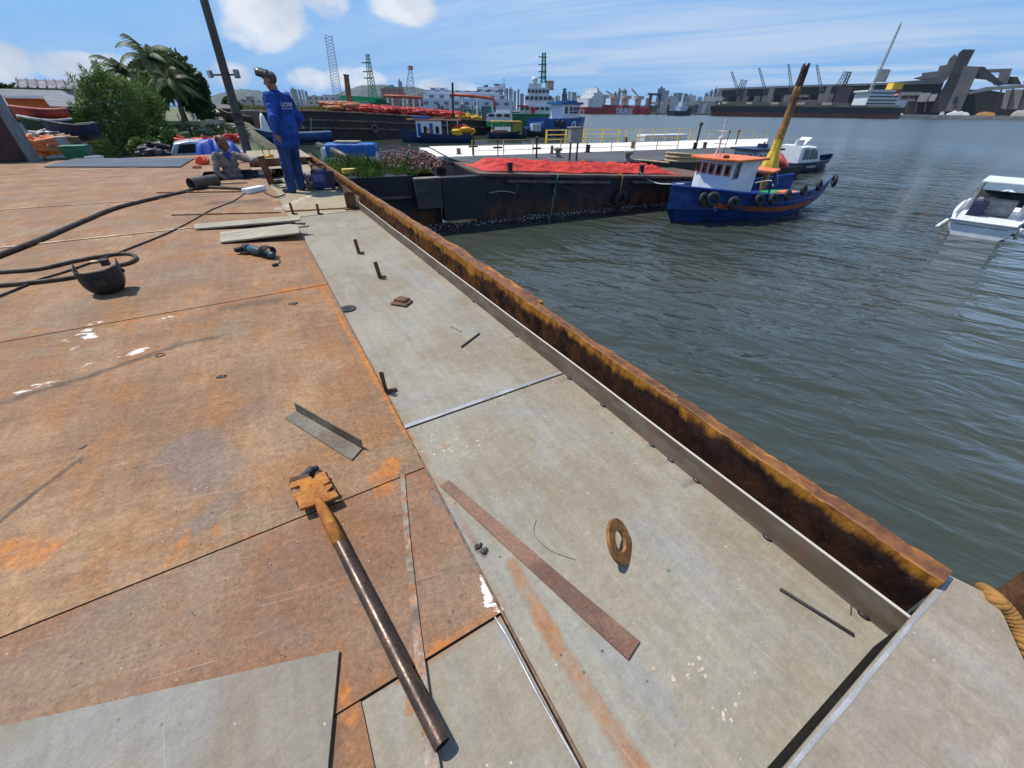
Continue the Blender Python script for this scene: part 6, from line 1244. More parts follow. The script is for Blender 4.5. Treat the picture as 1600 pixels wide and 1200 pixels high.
col = nt.mix(nt.ramp(n2, .38, .62), (.22, .18, .12), (.12, .095, .065)); col = nt.mix(nt.ramp(nt.math('ADD', nt.math('MULTIPLY', n1, .7), nt.math('MULTIPLY', n2, .3)), .46, .54), col, nt.mix(n2, (.03, .06, .012), (.10, .15, .03)))
fin(nt, b, col, .9, 0, nt.bump(n2, .6, .08)); lone('shore_ground', mb, m, 'sandy shore with patches of grass beyond the left end of the deck', 'ground', kind='structure', loc=(0, 18, 0), smooth=True)
def SP(px, py):
    """point of the shore under a pixel"""
    best = None
    for i in range(400):
        d = 19 + i * .35; p = PD(px, py, d); g = shore_z(p.x, p.y)
        if p.z <= g: p.z = g; return p
    return p
# trees
def leaf_cloud(mb, clumps, n, size, rnd, droop=0.0, longish=1.0, squash=.8):
    tot = sum(r ** 2 for _, r in clumps)
    for c, r in clumps:
        for k in range(int(n * r * r / tot)):
            d = Vector((rnd.gauss(0, 1), rnd.gauss(0, 1), rnd.gauss(0, 1))).normalized(); q = r * (rnd.random() ** .45) * (1 + .25 * noise.noise(d * 2 + c)); p = c + Vector((d.x * q, d.y * q, d.z * q * squash))
            t = (d * .7 + Vector((rnd.gauss(0, .6), rnd.gauss(0, .6), rnd.gauss(0, .5) - droop))).normalized(); s = t.orthogonal().normalized(); s = Matrix.Rotation(rnd.uniform(0, 6.3), 3, t) @ s
            L = size * rnd.uniform(.6, 1.5) * longish; w_ = size * rnd.uniform(.3, .6) / longish; mb.add([p - s * w_ * .5, p + t * L * .5 - s * w_, p + t * L, p + t * L * .5 + s * w_], [(0, 1, 2, 3)])
def trunk(mb, p, q, r0, r1, rnd, n=8, wob=.2):
    pts = [Vector(p).lerp(Vector(q), i / n) + Vector((rnd.gauss(0, wob), rnd.gauss(0, wob), 0)) * (i / n) for i in range(n + 1)]; mb.tube(pts, [r0 + (r1 - r0) * i / n for i in range(n + 1)], 8); return pts
BARK = surf('bark', (.13, .10, .075), (.07, .055, .042), .9, 0, 3, grain=.35)
def pz(px, py, d): return PD(px, py, d)
rnd = random.Random(31)
t = thing('bushy_tree', 'feathery light green tree close behind the left end of the deck', 'tree', SP(195, 243)); b0 = Vector(t.location); D = (b0 - EYE).length
mb = MB(); ends = []
for k in range(11):
    px, py = rnd.uniform(150, 245), rnd.uniform(120, 190); e = pz(px, py, D + rnd.uniform(-1.3, 1.5)); trunk(mb, b0 + Vector((rnd.gauss(0, .1), 0, -.1)), e, .06, .012, rnd, 7, .12); ends.append(e)
build('trunk', mb, BARK, t)
cl = [(pz(px, py, D + rnd.uniform(-1.2, 1.4)), r) for px, py, r in [(150, 160, .75), (135, 185, .62), (165, 135, .55), (190, 150, .85), (215, 150, .75), (240, 165, .65), (225, 190, .9), (190, 195, 1.0), (155, 215, .7), (200, 228, .9), (240, 215, .75), (255, 200, .5), (140, 135, .42), (262, 228, .45), (168, 240, .6)]]
mb = MB(); leaf_cloud(mb, cl, 16000, .13, rnd, -.35, 2.0, .95)
for k in range(90):
    c, r = rnd.choice(cl); a = c + Vector((rnd.gauss(0, r * .6), rnd.gauss(0, r * .6), r * .5)); tip = a + Vector((rnd.gauss(0, .16), rnd.gauss(0, .16), rnd.uniform(.25, .6)))
    leaf_cloud(mb, [(a.lerp(tip, f), .10) for f in (0, .35, .7, 1)], 36, .11, rnd, -.6, 2.0)
for f in (0, .2, .4, .6, .8, 1): leaf_cloud(mb, [(pz(160, 135, D).lerp(pz(150, 100, D), f), .16 - .1 * f)], 40, .11, rnd, -.6, 2)
build('crown', mb, leafmat('feathery_leaf', (.17, .24, .06), (.10, .165, .04), .9), t)
def broad(name, label, px0, px1, yt, yb, dist, mat, seed, n, size, group=None, dens=9):
    rnd = random.Random(seed); cx = (px0 + px1) / 2; g = SP(cx, yb) if dist < 130 else PD(cx, yb, dist); base = PD(cx, yb, dist); base.z = shore_z(base.x, base.y) if dist < 130 else base.z
    t = thing(name, label, 'tree', base, group); a, b2 = pz(px0, (yt + yb) / 2, dist), pz(px1, (yt + yb) / 2, dist); W = (b2 - a).length; top = pz(cx, yt, dist).z; H = top - base.z; mb = MB()
    tr = trunk(mb, base - Vector((0, 0, .2)), base + Vector((0, 0, H * .5)), W * .05, W * .03, rnd, 5, .1); cl = []
    u = (b2 - a).normalized(); w_ = Vector((-u.y, u.x, 0))
    for k in range(dens):
        f = rnd.uniform(-.5, .5); c = base + u * f * W * .72 + w_ * rnd.uniform(-.3, .3) * W + Vector((0, 0, H * (rnd.uniform(.40, .84) - abs(f) * .35))); cl.append((c, W * rnd.uniform(.16, .25))); trunk(mb, tr[-1], c, W * .02, W * .006, rnd, 4, .1)
    build('trunk', mb, BARK, t); mb = MB(); leaf_cloud(mb, cl, n, size, rnd, .1, 1.0, .85); build('crown', mb, mat, t); return t
DKL = leafmat('dark_leaf', (.075, .125, .032), (.032, .066, .02), .35); MDL = leafmat('mid_leaf', (.06, .12, .02), (.03, .07, .014), .5)
broad('shade_tree', 'large dark green tree with a dense crown behind the palms', 238, 345, 72, 192, 56, DKL, 3, 15000, .34, None, 22)
broad('shade_tree', 'small light green tree between the hut and the leaning pole', 352, 378, 146, 170, 80, MDL, 4, 2200, .3)
broad('shade_tree', 'green tree crown at the far left edge behind the shed', -40, 22, 103, 150, 46, MDL, 5, 3000, .3)
broad('shade_tree', 'tiny dark tree showing above the shed roof at far left', 22, 44, 116, 140, 70, DKL, 6, 900, .3)
broad('shade_tree', 'low green bush under the bushy tree at the deck end', 225, 285, 196, 228, 34, MDL, 8, 2600, .16)
broad('shade_tree', 'green bush on the bank left of the silver car', 205, 250, 205, 240, 30, leafmat('lime_leaf', (.11, .17, .03), (.06, .10, .02), .8), 9, 2400, .13)
def palm(label, px, py_c, py_b, dist, R, seed, n=17):
    rnd = random.Random(seed); base = PD(px + 12, py_b, dist); base.z = shore_z(base.x, base.y); top = PD(px, py_c, dist); t = thing('palm_tree', label, 'palm', base, 'coconut palms')
    mb = MB(); mb.tube(curve([base - Vector((0, 0, .2)), base.lerp(top, .4) + Vector((.25, 0, 0)), top], 8), [.17 - .007 * i for i in range(17)], 8); build('trunk', mb, BARK, t, smooth=True)
    PMT = leafmat('palm_leaf', (.07, .12, .03), (.13, .14, .06), .6)
    for k in range(n):
        mb = MB(); a = 2 * pi * k / n + rnd.uniform(-.2, .2); el = rnd.uniform(-.35, 1.25); L = R * rnd.uniform(.85, 1.15); d = Vector((cos(a) * cos(el), sin(a) * cos(el), sin(el))); pts = []; p = top.copy(); m_ = 14
        for i in range(m_ + 1): pts.append(p.copy()); p = p + d * (L / m_); d = (d + Vector((.02, 0, -.115 - .05 * (el > .6)))).normalized()
        mb.tube(pts, [.035 - .0022 * i for i in range(m_ + 1)], 5)
        for i in range(1, m_ + 1):
            tn = (pts[i] - pts[i - 1]).normalized(); s = tn.cross(Vector((0, 0, 1))).normalized()
            for q in (-1, 1):
                for h_ in (0, .5):
                    o = pts[i - 1].lerp(pts[i], h_); ll = L * .22 * sin(pi * (.12 + .85 * (i + h_) / (m_ + 1))) + .06; e = o + (s * q * .75 + tn * .55 + Vector((0, 0, -.45 - .2 * rnd.random()))).normalized() * ll; w_ = tn * .062; mb.add([o - w_, o + w_, e], [(0, 1, 2)])
        build('frond', mb, PMT, t)
palm('tall coconut palm in front of the dark tree', 232, 92, 196, 50, 2.7, 2, 26); palm('lower coconut palm left of the tall one', 196, 116, 196, 52, 2.4, 3, 22); palm('half hidden drooping palm right of the tall one', 268, 128, 194, 48, 2.2, 6, 18)
# leaning utility pole with floodlights
a, b2 = PD(388, 241, 20.5), PD(318, -2, 20.5); a2 = a + (a - b2) * .32; tp_ = b2 + (b2 - a) * .35
UP = thing('utility_pole', 'tall leaning dark pole with two floodlights, left of the man in blue', 'pole', a2); mb = MB(); mb.tube([a2, a, b2, tp_], [.17, .155, .125, .11], 14); build('shaft', mb, surf('pole_wood', (.12, .105, .09), (.075, .066, .058), .85, .0, 3, stretch=(1, 1, .2)), UP, smooth=True)
lp = a.lerp(b2, .555); rt = (PD(400, 100, 20.5) - PD(300, 100, 20.5)).normalized()
mb = MB(); mb.beam(lp - rt * .45, lp + rt * .35, .05, .05); build('lamp_arm', mb, DARKST, UP)
for s, k in ((-.46, .20), (.36, .24)):
    mb = MB(); mb.box(lp + rt * s + Vector((0, -.12, .02)), (.14, k, k * 1.05), .35); fl = build('floodlight', mb, surf('lamp_grey', (.23, .24, .25), None, .5), UP, bevel=.03); mb = MB(); mb.box(lp + rt * s + Vector((-.03, -.22, .02)), (.02, k * .8, k * .85), .35); build('lamp_glass', mb, surf('lamp_glass', (.4, .42, .45), None, .2), fl)
mb = MB(); mb.tube([a.lerp(b2, .26), a.lerp(b2, .30)], .19, 12); mb.tube([a.lerp(b2, .22), a.lerp(b2, .235)], .185, 12); build('pole_band', mb, DARKST, UP)
# shed with grey roof, orange awning, beached boats and heaps at the far left
SH_ = thing('shed', 'long low shed with grey roof at the left edge', 'shed', SP(60, 200)); D = 38.0
X, L, a, b2 = vframe(-40, 150, D, 165); zr, ze = up((a + b2) / 2, 137), up((a + b2) / 2, 166); mb = MB(xf=X); mb.slab([(-4, -.6, ze), (L, -.6, ze), (L - 1, 5, zr), (-4, 5, zr)], (0, .1, -.15)); build('roof', mb, surf('roof_grey', (.17, .18, .19), (.12, .13, .14), .8, 0, .7, stretch=(1, 4, 1)), SH_)
mb = MB(xf=X); mb.span((-4, .1, -1.8), (L - .5, 4.8, ze - .1)); build('wall', mb, surf('wall_pale', (.45, .48, .52), (.33, .35, .38), .8), SH_); mb = MB(xf=X); mb.span((L * .62, .0, -1.8), (L * .66, .09, ze - .2)); build('door', mb, DARKST, SH_)
mb = MB(xf=X); mb.span((-4, .0, ze - .75), (L - .6, .09, ze - .2)); build('beam', mb, surf('beam_brown', (.09, .06, .045), None, .8), SH_)
R2 = thing('tiled_house', 'house roof of grey tiles showing above the shed roof', 'house', PD(80, 170, 50)); X, L, a, b2 = vframe(24, 152, 50, 140); z1, z0 = up((a + b2) / 2, 124), up((a + b2) / 2, 138)
mb = MB(xf=X)
mb.slab([(0, 0, z0), (L, 0, z0), (L - .4, 1.6, z1), (.4, 1.6, z1)], (0, .1, -.1))
for i in range(int(L / .5)): mb.tube([(i * .5 + .2, -.02, z0 + .03), (i * .5 + .3, 1.6, z1 + .03)], .06, 6)
build('roof', mb, surf('tile_grey', (.22, .22, .23), (.13, .13, .14), .8, 0, 1.5), R2); mb = MB(xf=X); mb.span((.2, .4, -1.5), (L - .2, 3, z0 - .05)); build('wall', mb, surf('wall_pale', (.45, .48, .52)), R2)
AW = thing('awning', 'orange canvas shelter with a white roof at the far left', 'shelter', PD(45, 215, 29)); X, L, a, b2 = vframe(14, 82, 29, 165); c = (a + b2) / 2; z2, z1, z0 = up(c, 150), up(c, 154), up(c, 186)
mb = MB(xf=X); mb.prism([(-.1, -.3), (L * .9, -.3), (L * .85, 2.2), (.2, 2.2)], z1, z2); build('roof', mb, WHITECL, AW); mb = MB(xf=X); mb.slab([(0, -.1, z1), (L * .88, -.1, z1), (L * 1.02, -.2, z0), (.0, -.2, z0)], (0, .08, 0)); build('curtain', mb, surf('canvas_orange', (.60, .15, .035), (.5, .12, .03), .8, 0, 2), AW); mb = MB(xf=X); mb.box((.1, 1.2, -.6), (.1, .1, 2 * (z1 + .6))); build('post', mb, DARKST, AW)
def shore_boat(label, px0, px1, ys, yk, dist, mat, beam=1.5, deckmat=None, rise=.25, flip=False):
    a, b2 = PD(px0, ys, dist), PD(px1, ys, dist); ln = (b2 - a).length; X = frame(Vector((a.x, a.y, 0)), (b2 - a) * Vector((1, 1, 0))); c = (a + b2) / 2; zs, zk = up(c, ys), up(c, yk); h_ = zs - zk
    if flip: X = frame(Vector((b2.x, b2.y, 0)), (a - b2) * Vector((1, 1, 0)))
    k = beam / 2; st_ = [(0, [(k * .7, h_ * 1.02), (k * .7, h_ * .7), (k * .6, h_ * .4), (k * .4, h_ * .15), (0, h_ * .08)]), (ln * .35, [(k, h_ * .92), (k, h_ * .6), (k * .9, h_ * .3), (k * .6, h_ * .06), (0, 0)]), (ln * .7, [(k * .8, h_ * 1.02), (k * .7, h_ * .65), (k * .5, h_ * .3), (k * .25, h_ * .08), (0, 0)]), (ln * .97, [(.05, h_ * (1 + rise)), (.05, h_ * .7), (.04, h_ * .4), (.03, h_ * .2), (0, h_ * .1)], .15)]
    X = X @ Matrix.Translation((0, 0, zk)); t = thing('rowing_boat', label, 'boat', X.translation, 'small boats along the shore'); build('hull', hull_mb(st_, X, .06, h_ * .55), mat, t, smooth=True, auto=40); mb = MB(xf=X); rail_tube(mb, st_, X, .045); build('gunwale', mb, deckmat or WOOD, t, smooth=True); return t, X, ln, h_
RB = surf('boat_red', (.50, .06, .04), (.36, .05, .04), .6, 0, 2)
shore_boat('faded red boat raised on the shore under the orange shelter', 20, 104, 170, 189, 27, RB, 1.6, surf('faded_red', (.55, .16, .12), None, .7), .2, True)
shore_boat('dark green boat lying below the red one at far left', 32, 112, 186, 206, 26, surf('boat_green', (.012, .06, .035), None, .6), 1.5, surf('rail_pale', (.4, .42, .4), None, .7), .25, True); shore_boat('dark navy boat beside the bushy tree at far left', 70, 150, 193, 222, 25, NAVYP, 1.7, surf('rail_dark', (.05, .05, .055)), .2, True)
def heap(name, label, cat, px0, px1, yt, yb, dist, n, r, mat, seed, longf=4):
    rnd = random.Random(seed); mb = MB(); a, b2 = PD(px0, yb, dist), PD(px1, yb, dist); u = (b2 - a).normalized()
    for k in range(n):
        f = rnd.random(); h_ = rnd.random() * (1 - abs(f - .5) * .9); c = PD(px0 + (px1 - px0) * f, yb + (yt - yb) * h_, dist + rnd.uniform(-.4, .6)); d = (u * rnd.choice((1, 1, .6)) + Vector((rnd.gauss(0, .3), rnd.gauss(0, .3), rnd.gauss(0, .18)))).normalized() * r * longf * rnd.uniform(.5, 1.2)
        mb.tube([c - d, c, c + d], [r * .8, r, r * .7], 7)
    return lone(name, mb, mat, label, cat, smooth=True, auto=40)
heap('pipe_heap', 'heap of orange and tan floats and pipes at the left deck edge', 'heap', 52, 108, 212, 238, 24, 46, .085, surf('float_orange', (.70, .20, .07), (.40, .22, .13), .7, 0, 1.2, lo=.45, hi=.52), 3, 6)
heap('scrap_heap', 'tangle of dark and white scrap below the beached boats', 'heap', 40, 110, 205, 214, 24.4, 22, .05, surf('scrap_mix', (.55, .53, .5), (.05, .05, .05), .7, 0, 1.4, lo=.47, hi=.51), 4, 7); heap('scrap_heap', 'heap of dark scrap and black bags left of the silver car', 'heap', 225, 256, 222, 243, 24, 26, .10, surf('scrap_dark', (.03, .03, .034), (.16, .15, .15), .6, 0, 1.4, lo=.55, hi=.6), 5, 3)
mb, X, L, z0, z1 = vbox(101, 119, 214, 244, 22.5, .3); lone('board', mb, surf('board_grey', (.36, .37, .38), None, .7), 'grey board leaning upright behind the green tub', 'board'); mb, X, L, z0, z1 = vbox(117, 136, 214, 238, 22.9, .5); lone('crate_wood', mb, surf('crate_brown', (.20, .14, .07), (.09, .05, .03), .8, 0, 4), 'brown wooden crate behind the green tub', 'crate')
# silver car, tarpaulined boat, debris on the bank
X, L, a, b2 = vframe(256, 345, 24.5, 235); c = (a + b2) / 2; zt = up(c, 220.5); X = X @ Matrix.Translation((0, 0, zt - 1.46)); CAR = thing('car', 'silver hatchback parked behind the deck edge next to the blue tarpaulin', 'car', X.translation)
SIL = surf('car_silver', (.52, .54, .57), (.48, .50, .53), .3, .4, 1, grain=.03); w_ = 1.66; prof = [(0, .35), (.02, .85), (.18, 1.0), (.45, 1.38), (1.0, 1.46), (2.1, 1.40), (2.75, 1.0), (3.7, .85), (3.9, .6), (3.9, .3)]
mb = MB(xf=X)
mb.loft([[(x, y * (1 if z < 1.02 else .86), z) for x, z in prof] for y in (-.83, -.78, .78, .83)] if False else [[(x, y, z) for x, z in prof] for y in (0, w_)]); build('body', mb, SIL, CAR, bevel=.05)
mb = MB(xf=X); mb.slab([(.42, -.012, 1.02), (1.15, -.012, 1.02), (1.2, -.012, 1.36), (.62, -.012, 1.34)], (0, .03, 0)); build('side_window', mb, GLASS, CAR); mb = MB(xf=X); mb.slab([(1.25, -.012, 1.02), (2.45, -.012, 1.02), (2.05, -.012, 1.34), (1.3, -.012, 1.36)], (0, .03, 0)); build('side_window', mb, GLASS, CAR); mb = MB(xf=X); mb.slab([(.20, .15, 1.04), (.20, w_ - .15, 1.04), (.41, w_ - .2, 1.33), (.41, .2, 1.33)], (-.02, 0, .01)); build('rear_window', mb, GLASS, CAR)
for x in (.75, 3.1): mb = MB(xf=X); mb.torus((x, .02, .3), .22, .09, (0, 1, 0), 20, 8); build('wheel', mb, BLACKR, CAR, smooth=True)
mb = MB(xf=X); mb.box((.02, .12, .85), (.06, .16, .22)); build('tail_light', mb, REDP, CAR)
A0, B0 = PD(294, 236, 22.8), PD(386, 236, 22.8); u = (B0 - A0).normalized(); wv = Vector((-u.y, u.x, 0)); LT = (B0 - A0).length; mb = MB()
def bt(a_, b_):
    h_ = sin(pi * min(1, max(0, b_))) ** .45 * (1 - (2 * a_ - 1) ** 6) * (up(A0.lerp(B0, a_), 219 + 5 * abs(a_ - .5)) + 1.85) + .16 * noise.noise((a_ * 9, b_ * 5, 1)) + .12 * abs(noise.noise((a_ * 22, b_ * 8, 3))); p = A0 + u * (LT * a_) + wv * (b_ * 1.8 - .2 + .1 * noise.noise((a_ * 7, 0, 5))); return Vector((p.x, p.y, -1.85 + h_))
mb.grid(bt, 60, 26); lone('tarpaulin', mb, surf('tarp_royal', (.02, .085, .42), (.015, .06, .32), .5, 0, 3), 'royal blue tarpaulin over a heap behind the man in the hatch', 'tarpaulin', smooth=True)
heap('canoe', 'long red bundle lying behind the blue tarpaulin', 'bundle', 286, 345, 218, 223, 27, 26, .10, surf('bundle_red', (.62, .06, .05), None, .6), 6, 4); heap('canoe', 'crimson bundle on the rocks left of the leaning pole', 'bundle', 353, 376, 212, 218, 28, 10, .10, surf('bundle_crimson', (.60, .03, .06), (.35, .04, .03), .6), 7, 4)
mb = MB(); p = SP(303, 224); q = PD(295, 197, (p - EYE).length); mb.tube([p, q], .10, 8); lone('stake', mb, surf('stake_dark', (.04, .025, .02), None, .8), 'dark stake leaning left on the bank behind the blue tarpaulin', 'stake')
rnd = random.Random(12)
for k in range(16):
    p = SP(rnd.uniform(275, 382), rnd.uniform(200, 216)); a_ = rnd.uniform(0, 3.1); d = Vector((cos(a_), sin(a_), rnd.uniform(-.1, .25))) * rnd.uniform(.5, 1.1); mb = MB(); mb.tube([p - d, p + Vector((0, 0, .12)), p + d], [.09, .11, .07], 6); lone('driftwood', mb, surf('driftwood', (.40, .36, .30), (.24, .2, .16), .9, 0, 3), 'bleached log among the debris on the grassy bank', 'driftwood', 'bleached logs on the bank')
mb = MB()
for k in range(90):
    p = SP(rnd.uniform(262, 386), rnd.uniform(198, 226)); blades(mb, p, 26, .35, .38, rnd, .03)
lone('bank_grass', mb, MDL, 'tufts of green grass on the debris strewn bank', 'grass', kind='stuff')
mb = MB(); a, b2 = SP(318, 199), SP(392, 192.5); mb.beam(a + Vector((0, 0, .2)), b2 + Vector((0, 0, .35)), .5, .5); lone('kerb_wall', mb, surf('wall_sand', (.46, .40, .30), None, .9), 'low sandy wall above the bank left of the pole', 'wall')
mb = MB(); a, b2 = SP(262, 196), SP(316, 196); mb.beam(a + Vector((0, 0, .15)), b2 + Vector((0, 0, .15)), .4, .35); lone('kerb_wall', mb, surf('wall_green', (.22, .36, .18), (.45, .33, .2), .9, 0, .3), 'low green and tan wall below the dark tree', 'wall')
HU = thing('hut', 'open hut with a pale tan roof under the dark tree', 'hut', PD(325, 190, 66)); X, L, a, b2 = vframe(303, 344, 66, 190); c = (a + b2) / 2; z2, z1, z0 = up(c, 168), up(c, 175), up(c, 192)
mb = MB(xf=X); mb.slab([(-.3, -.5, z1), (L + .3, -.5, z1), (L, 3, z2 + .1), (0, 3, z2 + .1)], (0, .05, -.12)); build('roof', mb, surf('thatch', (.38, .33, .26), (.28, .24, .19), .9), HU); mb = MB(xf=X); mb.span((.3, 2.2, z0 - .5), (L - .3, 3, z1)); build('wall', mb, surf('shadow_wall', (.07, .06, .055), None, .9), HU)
for f in (.05, .5, .95): mb = MB(xf=X); mb.box((L * f, -.2, (z0 + z1) / 2), (.15, .15, z1 - z0)); build('post', mb, DARKST, HU)
H2 = thing('hut', 'dark roofed shack behind the tan roofed hut', 'hut', PD(350, 190, 74)); X, L, a, b2 = vframe(330, 366, 74, 190); c = (a + b2) / 2; z2, z1, z0 = up(c, 163), up(c, 169), up(c, 190); mb = MB(xf=X); mb.slab([(-.3, -.5, z1), (L + .3, -.5, z1), (L, 3, z2), (0, 3, z2)], (0, .05, -.12)); build('roof', mb, surf('roof_brown', (.16, .14, .13), None, .9), H2); mb = MB(xf=X); mb.span((.2, .2, z0), (L, 3, z1)); build('wall', mb, surf('shack_wall', (.10, .085, .075), None, .9), H2)
for k, px in enumerate((305, 310, 283)):
    p = SP(px, 194); mb = MB(); mb.box(p + Vector((0, 0, .4)), (.12, .12, .9)); lone('marker_post', mb, WHITECL, ['white post below the hut, right one of the close pair', 'white post below the hut, left one of the close pair', 'single white post under the dark tree'][(1, 0, 2)[k]], 'post', 'white posts below the hut')
shore_boat('dark wooden boat with pale bow beached beside the leaning pole', 346, 376, 176, 192, 58, surf('wood_dark', (.07, .05, .04), (.04, .03, .025), .8), 2.2, WOOD, .4, True)
t, X, L, h_ = shore_boat('large old wooden boat with white canopy moored left of the man in blue', 368, 450, 183, 200, 63, surf('wood_dark', (.07, .05, .04)), 2.6, WOOD, .35, True); mb = MB(xf=X); mb.box((L * .45, 0, h_ + 1.7), (L * .3, 1.8, .1)); build('canopy', mb, WHITECL, t)
for a_ in (.32, .58): mb = MB(xf=X); mb.box((L * a_, .7, h_ + .8), (.1, .1, 1.7)); build('post', mb, DARKST, t)
t, X, L, h_ = shore_boat('open blue boat moored behind the man in blue', 382, 517, 206, 223, 57, surf('boat_blue', (.02, .09, .26), (.012, .05, .14), .5, 0, 1), 2.3, surf('rail_lightblue', (.30, .42, .52), None, .6), .55, True)
mb = MB(xf=X); mb.beam((L * .25, 0, h_ * .8), (L * .2, 0, h_ + 1.3), .08, .08); build('tiller', mb, surf('tiller_blue', (.2, .38, .5), None, .6), t); mb = MB(xf=X); mb.loft([[(L * .76 + cos(a_) * r, sin(a_) * r, z) for a_ in [k * .785 for k in range(8)]] for r, z in ((.5, h_ * .6), (.45, h_ + .3), (.25, h_ + 1.3), (.05, h_ + 1.7))]); build('cloth', mb, WHITECL, t, smooth=True)
mb = MB(); p = P(506, 238, -1.3); mb.tube([P(498, 228, -1.3), P(520, 236, -1.3), P(545, 250, -1.3)], .28, 8); lone('fender_log', mb, DARKST, 'dark cylindrical fender beyond the far end of the bulwark', 'fender', smooth=True)
# ================================================================ boats in the middle distance
def cabin_boat(name, label, px0, px1, yw, dist, flip, hullm, L_h, cabs, beam=2.6, extra=None, h_=1.0):
    a, b2 = P(px0, yw, WZ), P(px1, yw, WZ)
    if flip: a, b2 = b2, a
    X = frame(a, b2 - a); ln = (b2 - a).length; k = beam / 2; t = thing(name, label, 'boat', a)
    stn = [(0, [(k * .8, h_), (k * .8, h_ * .6), (k * .7, .1), (k * .4, -.3), (0, -.4)]), (ln * .35, [(k, h_ * .9), (k, h_ * .6), (k * .9, 0), (k * .5, -.4), (0, -.5)]), (ln * .7, [(k * .85, h_ * 1.05), (k * .75, h_ * .6), (k * .55, 0), (k * .25, -.4), (0, -.5)]), (ln * .96, [(.06, h_ * 1.5), (.05, h_ * .8), (.04, 0), (.03, -.3), (0, -.4)], .25)]
    build('hull', hull_mb(stn, X, .07, h_ * .6), hullm, t, smooth=True, auto=40)
    for nm, x0, x1, w_, z0, z1, mt in cabs: mb = MB(xf=X); mb.span((ln * x0, -k * w_, h_ * .6 + z0), (ln * x1, k * w_, h_ * .6 + z1)); build(nm, mb, mt, t, bevel=.02)
    return t, X, ln, k
BOATB = surf('boat_navyblue', (.012, .04, .11), (.01, .025, .07), .5, 0, 1); BRT = surf('mid_blue', (.02, .10, .35), None, .5)
t, X, ln, k = cabin_boat('passenger_boat', 'small blue boat with white cabin and rusty awning in front of the long barge', 740, 628, 222.5, 0, False, BOATB, 0, [('cabin', .44, .78, .7, .0, 1.7, WHITECL), ('roof', .40, .90, .82, 1.7, 1.82, surf('roof_rust', (.40, .16, .09), None, .7)), ('roof_box', .6, .82, .5, 1.83, 2.1, BRT)], 2.8)
for i, x in enumerate((.50, .58, .66, .74)): mb = MB(xf=X); mb.box((ln * x, k * .7 + .02, 1.35), (ln * .045, .05, 1.3 if i % 2 else .7)); build('door' if i % 2 else 'window', mb, BRT if i % 2 else GLASS, t)
mb = MB(xf=X); mb.torus((ln * .62, k * .7 + .08, 1.2), .24, .07, (0, 1, 0), 14, 6); build('lifebuoy', mb, ORANGEP, t)
for x in (.22, .36): mb = MB(xf=X); mb.box((ln * x, k * .7, 1.4), (.08, .08, 1.7)); build('post', mb, WHITECL, t)
mb = MB(xf=X); mb.box((ln * .30, 0, 2.3), (ln * .26, k * 1.4, .1)); build('awning', mb, surf('roof_rust', (.40, .16, .09)), t)
rnd = random.Random(2); mb = MB(xf=X)
for i in range(26): mb.ball((ln * rnd.uniform(.04, .24), rnd.uniform(-.7, .9) * k, .95 + rnd.random() * .55), (.75, .4, .22), n=8, k=5)
lone('float_heap', mb, surf('float_yellow', (.80, .50, .02), (.75, .30, .02), .5, 0, .7), 'heap of yellow floats on the stern of the small blue cabin boat', 'floats', smooth=True)
mb = MB(xf=X)
for i in range(9): mb.ball((ln * rnd.uniform(.14, .26), rnd.uniform(-.7, .6) * k, 1.5 + rnd.random() * .3), (.7, .4, .22), n=8, k=5)
lone('float_heap', mb, REDP, 'heap of red floats above the yellow floats on the small blue boat', 'floats', smooth=True)
t, X, ln, k = cabin_boat('awning_boat', 'low dark boat with a yellow awning left of the blue tug', 762, 822, 216, 0, False, NAVYP, 0, [('awning', .1, .85, .8, 1.5, 1.62, YELLOWP), ('wheel_box', .62, .86, .6, 0, 1.5, surf('olive_box', (.35, .30, .06), None, .6)), ('hatch', .1, .5, .6, 0, .5, surf('roof_rust', (.40, .16, .09)))], 2.4, None, .8)
for x in (.14, .45): mb = MB(xf=X); mb.box((ln * x, k * .7, 1.25), (.09, .09, 1.6)); build('post', mb, WHITECL, t)
cabin_boat('workboat', 'low dark workboat with pale deckhouse beside the bow of the blue tug', 812, 856, 213.5, 0, True, surf('hull_dark', (.02, .022, .03), None, .5), 0, [('deckhouse', .3, .6, .7, 0, 1.2, surf('house_pale', (.5, .52, .55), None, .6)), ('winch', .65, .8, .5, 0, .8, BRT)], 2.4, None, .8)
# blue tug
a, b2 = P(836, 213, WZ), P(907, 211, WZ); X = frame(a, b2 - a); ln = (b2 - a).length; TG = thing('tug', 'blue tug with white wheelhouse and tyre fenders at the end of the channel', 'tug', a); c = (a + b2) / 2; hz = up(c, 183) - WZ; k = 2.4
stn = [(0, [(k * .9, hz * .93), (k * .9, hz * .5), (k * .8, .1), (k * .5, -.5), (0, -.8)]), (ln * .3, [(k, hz * .95), (k, hz * .5), (k * .95, 0), (k * .6, -.6), (0, -.9)]), (ln * .7, [(k * .95, hz * .98), (k * .9, hz * .5), (k * .75, 0), (k * .4, -.6), (0, -.9)]), (ln * .97, [(.5, hz * 1.04), (.35, hz * .5), (.1, 0), (.05, -.5), (0, -.8)], .16)]
TUGB = surf('tug_blue', (.010, .075, .27), (.008, .055, .20), .4, 0, .6); hmb = hull_mb(stn, X, .12, lambda x: hz * .75); build('hull', hmb, TUGB, TG, smooth=True, auto=40)
zr0, zr1, zr2 = hz * .6, up(c, 163) - WZ, up(c, 157) - WZ
mb = MB(xf=X); mb.prism([(ln * .42, -k * .62), (ln * .80, -k * .62), (ln * .88, 0), (ln * .80, k * .62), (ln * .42, k * .62)], zr0, zr1); build('wheelhouse', mb, WHITECL, TG)
